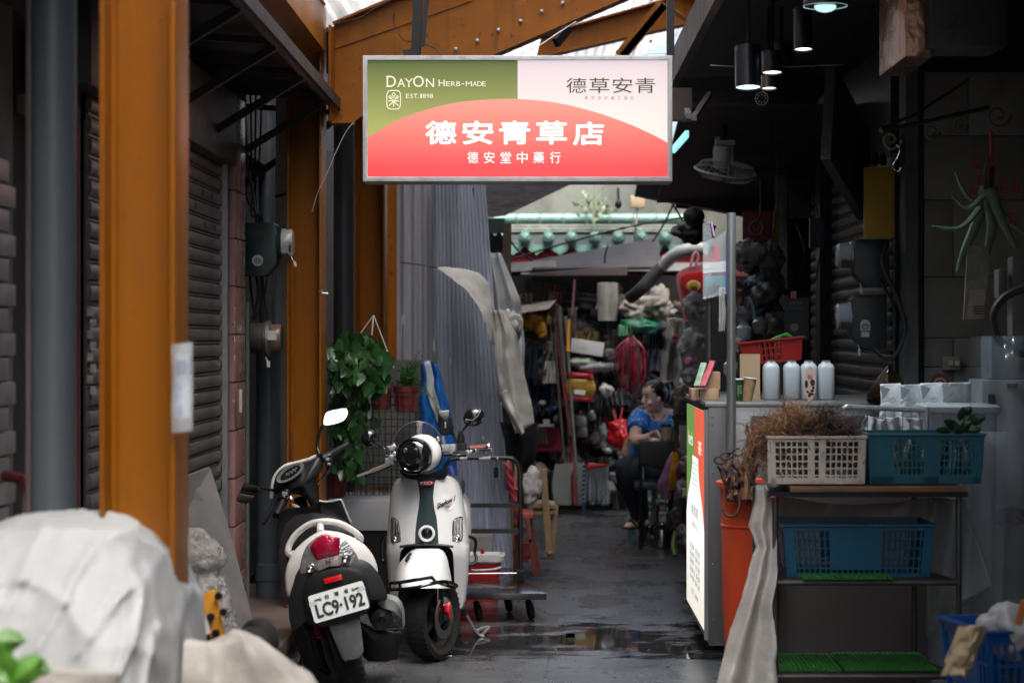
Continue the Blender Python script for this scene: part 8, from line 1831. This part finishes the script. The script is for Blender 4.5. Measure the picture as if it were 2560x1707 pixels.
gmat('narrow studded green mat edge under the long blue crate',2008,2232,0,Yn-.025,Yn+.1,zs+.001,0);gmat('left green mat on the bottom shelf of the rack',1950,2105,0,Yn+.03,Yk-.03,zs2+.001,0);gmat('right green mat overlapping on the bottom shelf',2112,2350,0,Yn+.02,Yk-.03,zs2+.003,0)
q=MB();q.bar(P(1918,1458,Yn),P(1935,1470,Yn),.02,.02);q.tube([P(1922,1470,Yn+.4),P(1938,1486,Yn)],.01,6);q.tube([P(1915,1650,Yn+.4),P(1938,1690,Yn)],.012,6);part('side_rail',q,RM,RK)
q=MB();q.lathe([(.0,0),(.012,.004),(.0,.01)],8,Mt(P(1932,1245,7.72)));solo('pink_knot','small pink knot at the top left corner of the rack','knot',q,pm('pink_knot',(.45,.05,.1),.6))
lc=thing('leafy_cutting','dark round leaved cutting lying on the teal crate','plant',P(2405,1086,7.85));LD=pm('dark_round_leaf',(.02,.06,.015),.35,var=.35,vs=12,spec=.6)
for(px,py,L_,w_,a_,yy)in((2440,1048,48,30,75,7.8),(2380,1062,50,24,-60,7.82),(2405,1035,40,22,10,7.85),(2418,1028,30,24,35,7.84),(2360,1076,44,20,-82,7.75),(2430,1075,44,22,88,7.78),(2395,1074,36,20,-20,7.74),(2412,1066,40,24,45,7.72)):
 Ml=Matrix.Translation(P(px,py,yy))@Matrix.Rotation(R(a_),4,'Y')@Matrix.Rotation(R(25),4,'X');k=yy/FP
 q=MB();q.slab(lambda u,v:Ml@V(((u-.5)*w_*k*math.sin(math.pi*(v*.94+.04))**.7,-.008*math.sin(math.pi*v)+.012*abs(u-.5),(v-.5)*L_*k)),6,8,(0,.0015,0));part('leaf',q,LD,lc)
q=MB();q.tube([P(2408,1086,7.8),P(2408,1055,7.82),P(2415,1035,7.84)],.004,5);part('stem',q,LD,lc)
for k in range(6):
 q=MB();px=2185+k*40;q.slab(lambda u,v:P(px+26*u+8*math.sin(v*5+k),1200-108*v,7.9+.05*math.sin(u*6+k)),4,8,(0,.002,0));solo('greens',['crumpled greenish packet seen through the left slots of the teal crate','pale packet in the teal crate','grey-green packet in the middle of the teal crate','dull packet right of the middle of the teal crate','dark green packet behind the right slots of the teal crate','greenish packet at the right end of the teal crate'][k],'packet',q,pm('greens%d'%(k%2),((.1,.13,.08),(.25,.26,.22))[k%2],.6,var=.5,vs=20),'packets in the teal crate')
PB2=pm('blue_white_paper',(.72,.78,.8),.5,var=.06,vs=4,bump=.1,bs=12)
crumple(PB2,14,.35)
for k,(a,b,py0,lab)in enumerate(((2200,2252,960,'leftmost standing white paper bag'),(2250,2302,962,'second standing white paper bag from the left'),(2300,2356,958,'third standing white paper bag from the left'),(2354,2425,957,'rightmost standing white paper bag'))):
 t=thing('paper_bag',lab+' behind the teal crate','bag',P((a+b)/2,1040,9.0-k*.05),'white paper bags');Y=9.0-k*.05
 q=MB();pts=[(a,py0),(b+3*(k%2),py0-2),(b+1,1005),(b+3,1044),(a-2,1044),(a+2,1005)]
 pdome(q,pts,Y,.1,.012,1,(.25*(1 if k%2 else-1),.12));part('bag_body',q,PB2,t,smooth=20)
 q=MB();q.add([P(a+1,py0+4,Y-.03),P((a+b)/2,py0+12,Y-.045),P(a+7,1000,Y-.035)],[(0,1,2)]);part('fold',q,pm('paper_fold',(.4,.46,.5),.5),t,smooth=0)
q=MB();q.bb(XX(2195,9.1),XX(2440,9.1),8.8,9.3,ZZ(1046,9.1)-.03,ZZ(1046,9.1));q.bb(XX(2195,9.1),XX(2440,9.1),9.28,9.3,0,ZZ(1046,9.1));solo('side_shelf','low shelf carrying the white paper bags','shelf',q,STEEL)
t=thing('handle_rail','white tubular rail standing behind the teal crate','rail',P(2220,1090,8.3));WT=pm('white_tube',(.5,.53,.56),.3,metal=.3)
q=MB();q.tube(bez([P(2108,1024,8.2),P(2116,1018,8.2),P(2140,1018,8.2),P(2318,1026,8.2)],5),.011,10);q.tube([P(2316,1018,8.2),P(2316,1210,8.2)],.0125,10);part('tube',q,WT,t)
for k in range(9):q=MB();q.tube([P(2125+k*22,1026,8.22),P(2125+k*22,1200,8.22)],.002,4);part('wire',q,WT,t)
cl('white_gloves','crumpled white and grey cloths behind the wire rail','cloth',(.5,.53,.55),2160,2300,1045,1100,8.5,amp=.05,folds=5,taper=1.2)
TUBM=pm('clear_tub',(.42,.48,.53),.2,var=.25,vs=4,alpha=.62,dirt=.2,dcol=(.25,.3,.34),ds=4)
t=thing('clear_tub','tall translucent storage tub wrapped in plastic at the right','tub',P(2420,1600,8.35));X0,X1=XX(2328,8.4),XX(2505,8.4)
q=MB();pts=rrect(X1-X0,.35,.04,4);rings=[[V(((X0+X1)/2+x*s_,8.6+y*s_,z))for x,y in pts]for s_,z in((.86,.05),(.96,ZZ(1040,8.4)),(1.0,ZZ(1022,8.4)))];q.loft(rings);part('tub_wall',q,TUBM,t,smooth=50)
q=MB();rings=[[V(((X0+X1)/2+x*s_,8.6+y*s_,z))for x,y in pts]for s_,z in((1.02,ZZ(1034,8.4)),(1.05,ZZ(1030,8.4)),(1.05,ZZ(1018,8.4)),(.98,ZZ(1014,8.4)))];q.loft(rings);part('lid',q,pm('pale_lid',(.5,.56,.6),.25,alpha=.85),t,smooth=50)
q=MB()
for k in range(10):q.tube([V((X0+.03+k*.027,8.42+.0,ZZ(1040,8.4))),V((X0+.03+k*.027,8.44,ZZ(1090,8.4)))],.003,4)
part('rib',q,TUBM,t,kind='stuff')
q=MB();q.slab(lambda u,v:(XX(2330,8.3)+u*.3+.02*v,8.35+.03*math.sin(u*8+v*3),.1+v*1.05),22,10,(0,.003,0));solo('wrap_sheet','loose clear wrap hanging in front of the storage tub','plastic sheet',q,pm('loose_wrap',(.45,.5,.53),.12,alpha=.3,var=.3,vs=5),smooth=180)
bl('purple_item','dim purple shiny bag low at the right edge','bag',(.1,.02,.09),2525,1290,9.0,(.07,.06,.05),.3,9,95,rough=.25)
nb=crate('bright blue plastic basket at the near right corner',V((XX(2585,6.3),6.5,ZZ(1860,6.3))),.38,.34,ZZ(1575,6.3)-ZZ(1860,6.3),pm('bright_blue_basket',(.006,.07,.25),.4),13,4,14,0,.85,None,solid=((.3,.55,0,1),),rim=.02,bar_=.008,name='basket',cat='basket')
q=MB();q.bb(XX(2400,6.3),XX(2640,6.3),6.35,6.7,0,ZZ(1862,6.3));solo('basket_stand','dark stand under the bright blue basket','stand',q,BLACK)
def pb(u,v):
 p=P(2360+74*u+(1-v)*34,1572+(1-v)*110-10*math.sin(u*3)+4*u,6.05+.12*v)
 return p+V((0,-.05*math.sin(u*3.14)+.02*fb(p,9),.01*fb(p,12)))
q=MB();q.slab(lambda u,v:P(2352+70*u+45*v,1690-120*v-12*math.sin(u*3.1),6.0)+V((0,-.06*math.sin(u*3.14)+.03*fb(V((u*2,v*2,1)),2),0)),20,20,(0,.01,.004));solo('brown_paper','crumpled brown paper hanging over the rim of the blue basket','paper',q,pm('brown_paper',(.46,.35,.22),.75,var=.12,vs=8,bump=.3,bs=18),smooth=180)
bl('white_bag','greyish white bundle inside the bright blue basket','bag',(.45,.45,.45),2530,1575,6.4,(.12,.12,.09),.3,8,97,rough=.4)
q=MB();q.tube([P(2545,1560,6.2),P(2562,1500,6.2)],.012,6);solo('orange_stick','orange-brown stick poking from the blue basket','stick',q,pm('orange_stick',(.4,.12,.03),.5))
q=blob(P(2250,965,9.4),(.1,.08,.09),.25,8,99,ridge=.2);q=MB();pdome(q,[(2168,985),(2215,918),(2222,916),(2240,930),(2262,960),(2262,1010),(2180,1010)],9.4,.12,.04,2);solo('black_gold_bag','shiny black bag with golden folds leaning behind the paper bags','bag',q,pm('black_gold_film',(.03,.022,.01),.18,metal=.3,var=.6,vs=8,dirt=.35,dcol=(.35,.22,.06),ds=7),smooth=60)
# seated woman and what stands round her
SKIN=pm('skin',(.74,.5,.4),.5,var=.06,vs=12,sub=.1)
pn=thing('person','seated woman with tied up black hair in a blue tie-dye top looking left','person',P(1630,1306,15.1))
def Q(x,y,Y):return P(1520+x/3.483,930+y/3.483,Y)
fw=V((-.9,-.43,0)).normalized();Mhd=Matrix.Translation(Q(400,212,15.14))@Matrix.Rotation(math.atan2(fw.y,fw.x),4,'Z')@Matrix.Rotation(R(6),4,'Y')
q=MB();rings=[]
for z,f,b,h in((-.118,.05,.0,.02),(-.112,.07,.02,.034),(-.098,.083,.035,.046),(-.082,.083,.055,.055),(-.066,.088,.062,.06),(-.05,.084,.072,.064),(-.03,.086,.082,.068),(-.005,.082,.09,.07),(.012,.083,.094,.072),(.03,.092,.098,.074),(.06,.088,.1,.074),(.09,.066,.08,.06),(.11,.03,.04,.03)):
 rings.append([Mhd@V(((f if math.cos(a)>0 else b)*math.copysign(abs(math.cos(a))**.85,math.cos(a)),h*math.sin(a),z))for a in[i*math.pi/12 for i in range(24)]])
q.loft(rings)
q.tube([Mhd@V((.084,0,.012)),Mhd@V((.096,0,-.01)),Mhd@V((.107,0,-.026)),Mhd@V((.09,0,-.036))],[.008,.010,.013,.010],8)
q.ell(Mhd@V((.087,0,-.062)),(.010,.02,.006));q.ell(Mhd@V((.085,0,-.074)),(.010,.018,.007));q.ell(Mhd@V((.074,0,-.1)),(.018,.02,.014))
for s_ in(-1,1):q.ell(Mhd@V((-.005,s_*.074,-.015)),(.016,.007,.028));q.ell(Mhd@V((.06,s_*.04,-.045)),(.022,.022,.02))
q.tube([Mhd@V((-.02,0,-.06)),Q(412,330,15.17),Q(425,400,15.2)],[.055,.052,.062],12)
q.tube([Q(425,390,15.2),Q(420,470,15.18),Q(410,640,15.2),Q(395,840,15.22)],[.1,.135,.13,.15],16,flat=.75)
q.tube([Q(275,400,15.1),Q(340,385,15.15),Q(430,385,15.2),Q(540,385,15.25),Q(590,405,15.28)],[.05,.06,.075,.06,.05],12)
def hand(M_,curl=35,sg=1):
 """palm along +x, fingers curled down, thumb on the side"""
 o=MB();o.ell((.045,0,0),(.048,.038,.015))
 for i,(y,L_)in enumerate(((.028,.066),(.010,.074),(-.009,.069),(-.027,.053))):
  p=V((.082,y*sg,0));a=0;pts=[p-V((.02,0,0)),p]
  for k,f in enumerate((.45,.32,.25)):a+=R(curl*(1+.1*i));pts.append(pts[-1]+V((math.cos(a),0,-math.sin(a)))*L_*f)
  o.tube(pts,[.009,.0092,.0085,.0078,.006],8)
 o.tube([(.015,.03*sg,-.002),(.042,.054*sg,-.012),(.066,.06*sg,-.024),(.086,.054*sg,-.03)],[.012,.011,.0095,.007],8)
 return[M_@v for v in o.v],o.f
def limb(pts,rs,n=12):q.tube(bez(pts,4),[interp([(i/(len(rs)-1),r_)for i,r_ in enumerate(rs)],k/(4*(len(pts)-1)))for k in range(4*(len(pts)-1)+1)],n)
limb([Q(275,402,15.08),Q(248,500,15.0),Q(238,590,14.93),Q(300,588,14.86),Q(372,556,14.8)],[.052,.05,.044,.042,.027])
limb([Q(590,405,15.28),Q(610,510,15.2),Q(596,600,15.1),Q(530,590,14.98),Q(470,556,14.87)],[.052,.05,.044,.042,.027])
d1=(Q(400,548,14.78)-Q(372,556,14.8)).normalized()
q.add(*hand(Matrix.Translation(Q(365,556,14.8))@d1.to_track_quat('X','Z').to_matrix().to_4x4()@Matrix.Rotation(R(-60),4,'X'),32,1))
d2=(Q(420,560,14.8)-Q(470,556,14.87)).normalized()
q.add(*hand(Matrix.Translation(Q(474,556,14.87))@d2.to_track_quat('X','Z').to_matrix().to_4x4()@Matrix.Rotation(R(40),4,'X'),32,-1))
LEGS=[([Q(330,820,15.15),Q(240,815,15.0),Q(150,850,14.8),Q(185,1010,14.85),Q(235,1160,14.92),Q(262,1285,14.96)],[.088,.085,.064,.058,.046,.034]),([Q(440,830,15.18),Q(340,830,15.0),Q(235,870,14.78),Q(262,1030,14.88),Q(285,1170,14.96),Q(300,1290,15.0)],[.088,.085,.064,.058,.046,.034])]
for p_,r_ in LEGS:limb(p_,r_)
for x,y,Y in((262,1310,14.96),(300,1312,15.0)):
 a=Q(x,y-10,Y);q.tube([a+V((.03,.04,-.005)),a+V((-.02,-.03,-.012)),a+V((-.075,-.1,-.022)),a+V((-.1,-.135,-.028))],[.034,.036,.036,.022],10,flat=.7)
body=part('body',q,SKIN,pn,smooth=180)
rm=body.modifiers.new('r','REMESH');rm.mode='VOXEL';rm.voxel_size=.0065;rm.use_smooth_shade=True
sm2=body.modifiers.new('s','SMOOTH');sm2.factor=.5;sm2.iterations=3
dg=bpy.context.evaluated_depsgraph_get();nm_=bpy.data.meshes.new_from_object(body.evaluated_get(dg));body.modifiers.clear();body.data=nm_
HAIR=pm('black_hair',(.012,.009,.008),.38,var=.4,vs=30,stretch=(3,3,.6))
q=MB();mm=len(q.v);q.ell((-.014,0,.026),(.104,.085,.1),None,28,20,lambda p:(.80 if p.x>.45 and p.z<.42 and abs(p.y)<.75 else .9 if p.x>.2 and p.z<.0 else 1)+.02*noise.noise(p*6))
q.v=[Mhd@v for v in q.v];q.ell(Mhd@V((-.1,.0,.06)),(.05,.05,.045));q.ell(Mhd@V((-.125,-.02,-.0)),(.035,.045,.07));q.ell(Mhd@V((-.15,-.01,.075)),(.04,.03,.03))
for i in range(40):a=rnd.uniform(-1,1);q.tube([Mhd@V((.05,.082*a,.085)),Mhd@V((-.02,.088*a+.004,.105-.05*abs(a))),Mhd@V((-.1,.05*a,.05))],.004,4)
hr=part('hair',q,HAIR,pn,smooth=60)
q=MB();q.lathe([(.03,-.01),(.036,0),(.03,.01)],12,Mhd@Mt((-.12,0,.068),(0,70,0)),cap=False);part('hair_tie',q,pm('maroon_tie',(.12,.02,.03),.7),hr)
for s_ in(-1,1):
 q=MB();q.ell(Mhd@V((.0775,s_*.031,.004)),(.008,.012,.0065),None,10,8);ey=part('eye',q,BLACK,pn)
 q=MB();q.tube([Mhd@V((.086,s_*.016,.026)),Mhd@V((.083,s_*.034,.031)),Mhd@V((.07,s_*.05,.026))],.0035,5);part('eyebrow',q,HAIR,pn)
q=MB();q.ell(Mhd@V((.0935,0,-.067)),(.006,.018,.008),None,10,8);part('lips',q,pm('lips',(.4,.14,.12),.4),pn)
TD=pm('tie_dye',(.015,.16,.56),.75,var=.2,vs=10)
nt=TD.node_tree;tc=nt.nodes.new('ShaderNodeTexCoord');v_=nt.nodes.new('ShaderNodeTexVoronoi');v_.inputs['Scale'].default_value=30;nz=nt.nodes.new('ShaderNodeTexNoise');nz.inputs['Scale'].default_value=7
nt.links.new(tc.outputs['Object'],v_.inputs[0]);nt.links.new(tc.outputs['Object'],nz.inputs[0]);ad=nt.nodes.new('ShaderNodeMath');ad.operation='SUBTRACT';nt.links.new(v_.outputs['Distance'],ad.inputs[0]);nt.links.new(nz.outputs[0],ad.inputs[1])
rp_=nt.nodes.new('ShaderNodeValToRGB');e_=rp_.color_ramp.elements;e_[0].position=.0;e_[0].color=(.42,.58,.75,1);e_[1].position=.16;e_[1].color=(.012,.17,.58,1);mr_=nt.nodes.new('ShaderNodeMath');mr_.inputs[1].default_value=.36;nt.links.new(ad.outputs[0],mr_.inputs[0]);nt.links.new(mr_.outputs[0],rp_.inputs[0]);nt.links.new(rp_.outputs[0],nt.nodes['Principled BSDF'].inputs['Base Color'])
q=MB();rings=[]
for y,cx_,hw,dp,dip in((830,380,.2,.17,0),(740,385,.19,.16,0),(640,400,.178,.15,0),(540,415,.172,.15,0),(460,425,.168,.145,0),(400,428,.16,.12,.02),(372,430,.12,.095,.05),(352,430,.078,.07,.135)):
 c_=Q(cx_,y,15.2);ring=[]
 for i in range(28):
  a=i*2*math.pi/28;d=max(0,math.cos(a+math.pi/2-.15))**3
  ring.append(c_+V((hw*math.cos(a),dp*math.sin(a)-.02*d*(dip>0),-dip*d+.006*noise.noise(V((a*2,y*.02,0))))))
 rings.append(ring)
q.loft(rings,cap=False)
q.tube(bez([Q(300,385,15.12),Q(268,430,15.07),Q(255,505,14.99)],4),[.07,.075,.075,.076,.078,.08,.08,.082,.082],14);q.tube(bez([Q(560,385,15.25),Q(596,430,15.27),Q(612,510,15.2)],4),[.07,.075,.075,.076,.078,.08,.08,.08,.082],14)
part('top',q,TD,pn,smooth=180)
q=MB()
for p_,r_ in LEGS:limb(p_[:-1]+[p_[-1].lerp(p_[-2],.15)],[a+.014 for a in r_])
q.ell(Q(385,830,15.2),(.2,.18,.13));part('trousers',q,pm('navy_trousers',(.008,.011,.02),.8,var=.2),pn,smooth=180)
for x,y,Y in((262,1310,14.96),(300,1312,15.0)):
 a=Q(x,y-10,Y);q=MB();q.tube([a+V((.045,.06,-.03)),a+V((-.02,-.03,-.034)),a+V((-.11,-.15,-.036))],[.03,.04,.03],10,flat=.35);q.tube([a+V((-.09,-.06,-.03)),a+V((-.06,-.09,.022)),a+V((-.01,-.11,-.03))],.012,6);part('sandal',q,pm('brown_sandal',(.06,.04,.03),.6),pn)
q=MB();q.tube([Q(380,370,15.1),Q(440,440,15.03),Q(500,370,15.12)],.003,5);part('necklace',q,pm('dark_cord',(0,0,0)),pn)
q=MB();q.box(Q(430,525,14.76),(.07,.016,.045),Matrix.Rotation(R(8),3,'Y'));solo('phone','reddish brown phone in the hands of the seated woman','phone',q,pm('phone_brown',(.14,.06,.05),.4),bev=.004)
t=thing('shoulder_bag','flowery cloth bag with a pale strap behind the woman','bag',Q(220,780,15.4));q=MB();q.tube([Q(180,440,15.4),Q(230,350,15.35),Q(310,300,15.3)],.03,8,flat=.5);part('strap',q,pm('pale_strap',(.4,.33,.3),.8,var=.5,vs=40),t);q=MB();q.merge(blob(Q(200,700,15.4),(.07,.06,.13),.3,8,5,24,18));part('pouch',q,pm('flowery_cloth',(.4,.25,.14),.8,var=.5,vs=25,dirt=.4,dcol=(.1,.3,.3),ds=20),t,smooth=180)
MINT=pm('mint_plastic',(.2,.46,.36),.4,var=.06)
t=thing('plastic_stool','mint green plastic stool under the seated woman','stool',Q(260,1310,15.1))
for x,Y in((188,14.95),(225,15.3),(400,14.98),(420,15.3)):q=MB();q.bar(Q(x,990,Y),V((Q(x-4,1300,Y).x,Y,0)),.034,.03,(0,1,0));part('leg',q,MINT,t,bev=.005)
q=MB();q.box(Q(300,985,15.12),(.33,.36,.03));part('seat',q,MINT,t,bev=.01)
t=thing('black_chair','black chair with its backrest towards the street holding a cup','chair',Q(420,1400,14.6));CB=pm('black_vinyl',(.008,.009,.011),.45)
q=MB();pdome(q,[(1597,1108),(1640,1103),(1698,1104),(1698,1160),(1680,1178),(1620,1165),(1600,1156)],14.45,.03,.008,2);part('backrest',q,CB,t)
q=MB();q.box(Q(430,975,14.75),(.36,.4,.06));part('seat',q,pm('dark_teal_seat',(.03,.05,.055),.4),t,bev=.02)
for x,Y in((282,14.45),(305,14.95),(560,14.45),(540,14.95)):q=MB();q.tube([Q(x,960,Y),V((Q(x,1440,Y).x,Y,0))],.014,7);part('leg',q,CB,t)
for x in(282,560):q=MB();q.tube([Q(x,640,14.5),Q(x,970,14.5)],.014,7);part('back_post',q,CB,t)
q=MB();q.bb(Q(280,0,14.55).x,Q(640,0,14.55).x,14.5,14.9,Q(0,612,14.55).z,Q(0,600,14.55).z);q.bb(Q(600,0,14.55).x,Q(640,0,14.55).x,14.6,14.8,0,Q(0,612,14.55).z);solo('side_table','small black table top in front of the seated woman','table',q,CB)
t=thing('coffee_cup','beige printed paper cup with a black lid before the woman','cup',Q(508,600,14.6));c_=Q(508,600,14.6)
q=MB();q.lathe([(.032,0),(.037,.108),(.03,.11)],20,Mt(c_));part('cup_wall',q,pm('cup_beige',(.36,.33,.24),.6,var=.3,vs=25,dirt=.45,dcol=(.05,.05,.04),ds=25),t);q=MB();q.lathe([(.04,.106),(.04,.116),(.035,.124),(0,.124)],20,Mt(c_));part('lid',q,BLACK,t)
q=MB();pdome(q,[(1624,1100),(1632,1094),(1645,1096),(1652,1102),(1640,1104),(1626,1105)],14.6,.05,.01,2);solo('tissue','small white tissue by the paper cup','tissue',q,WHITEPL)
q=MB();q.bar(Q(560,470,14.7),Q(562,590,14.7),.05,.06);solo('tin','grey printed tin right of the paper cup','tin',q,pm('grey_tin',(.16,.14,.13),.5,var=.5,vs=30))
t=thing('wire_rack','small white wire rack on the seat of the black chair','rack',Q(320,930,14.5))
for i in range(11):a=i/10;q=MB();q.tube([Q(284+14*abs(a-.5)*2,825+a*105,14.52),Q(312,830+a*100,14.5)],.004,4);part('wire',q,WHITEPL,t)
q=MB();q.lathe([(.08,0),(.105,.03),(.112,.08),(.1,.14),(.06,.17),(.058,.185),(.0,.19)],26,Mt(V((Q(470,0,14.6).x,14.6,0))));q.tube([V((Q(470,0,14.6).x+.09*math.cos(a),14.6,.16+.17*math.sin(a)))for a in[i*math.pi/10 for i in range(11)]],.008,6);solo('kettle','shiny round steel kettle on the floor under the purple bag','kettle',q,pm('kettle_steel',(.3,.29,.27),.15,metal=1,dirt=.2,ds=8))
t=thing('white_stool','low white plastic stool behind the steel kettle','stool',Q(380,1330,15.1));q=MB();q.box(Q(380,1135,15.1),(.2,.22,.03));part('seat',q,WHITEPL,t,bev=.008)
for x in(335,425):q=MB();q.bar(Q(x,1140,15.1),V((Q(x,0,15.1).x,15.1,0)),.03,.03);part('leg',q,pm('brown_legs',(.05,.035,.03),.6),t)
q=MB();pdome(q,[(1684,1131),(1672,1140),(1655,1180),(1644,1215),(1650,1235),(1675,1249),(1680,1200)],14.2,.1,.04,3);solo('purple_bag','translucent purple-pink bag hanging above the kettle','bag',q,pm('purple_film',(.26,.12,.25),.25,var=.4,vs=12,bump=.4,bs=20),smooth=60)
q=MB()
for i in range(26):x=rnd.uniform(1682,1700);q.tube([P(x,1130,14.1),P(x-3+rnd.gauss(0,3),1180,14.05),P(x-8+rnd.gauss(0,4),rnd.uniform(1195,1228),14.1)],.006,4)
solo('yellow_fringe','yellow-orange fringe of plastic strips beside the purple bag','fringe',q,pm('yellow_strips',(.45,.22,.03),.4,var=.4,vs=30),kind='stuff')
t=thing('side_rack','dark rack of bundled herbs along the right of the lane','rack',(1.2,12.8,0))
q=MB();q.bb(1.06,1.6,11.0,14.3,.02,1.15);part('back_board',q,BLACK,t)
for z in(.3,.72,1.1):q=MB();q.bb(.96,1.6,11.0,14.3,z,z+.03);part('shelf',q,WOODDARK,t)
for Y in(11.0,12.6,14.2):q=MB();q.bb(.95,.98,Y,Y+.03,0,1.12);part('upright',q,WOODDARK,t)
q=MB();pdome(q,[(1697,1062),(1724,1064),(1718,1128),(1700,1120)],13.5,.1,.01,1);solo('carton','grey paper carton on the rack of bundled herbs','carton',q,pm('grey_carton',(.3,.29,.28),.7))
for k,(px,py,Y,col,lab)in enumerate(((1708,1045,13.6,(.05,.045,.04),'dark bundle on top of the herb rack'),(1712,1290,12.6,(.05,.035,.035),'brown bundle low on the herb rack'),(1716,1235,12.4,(.06,.045,.045),'dusty bundle in the middle of the herb rack'),(1690,1300,14.2,(.035,.03,.028),'dark sack at the end of the herb rack'),(1718,1350,12,(.03,.025,.025),'black sack at the foot of the herb rack'),(1716,1180,12.6,(.08,.03,.035),'reddish bundle on the herb rack'),(1710,1000,13.2,(.12,.11,.1),'grey clear bag above the herb rack'))):
 bl('bag',lab,'bag',col,px,py,Y,(.08,.1,.1),.4,10,110+k,rough=.4)
q=MB();q.tube(bez([P(1690,1330,14),P(1684,1360,13.95),P(1688,1388,13.9)],4),[.02]*9,6);solo('green_cloth','yellow-green limp strip on the floor by the herb rack','cloth',q,pm('limp_green',(.1,.16,.03),.6))
for o in scene.objects:
 if o.type=='MESH' and len(o.data.materials)==0:print('NO MATERIAL',o.name)
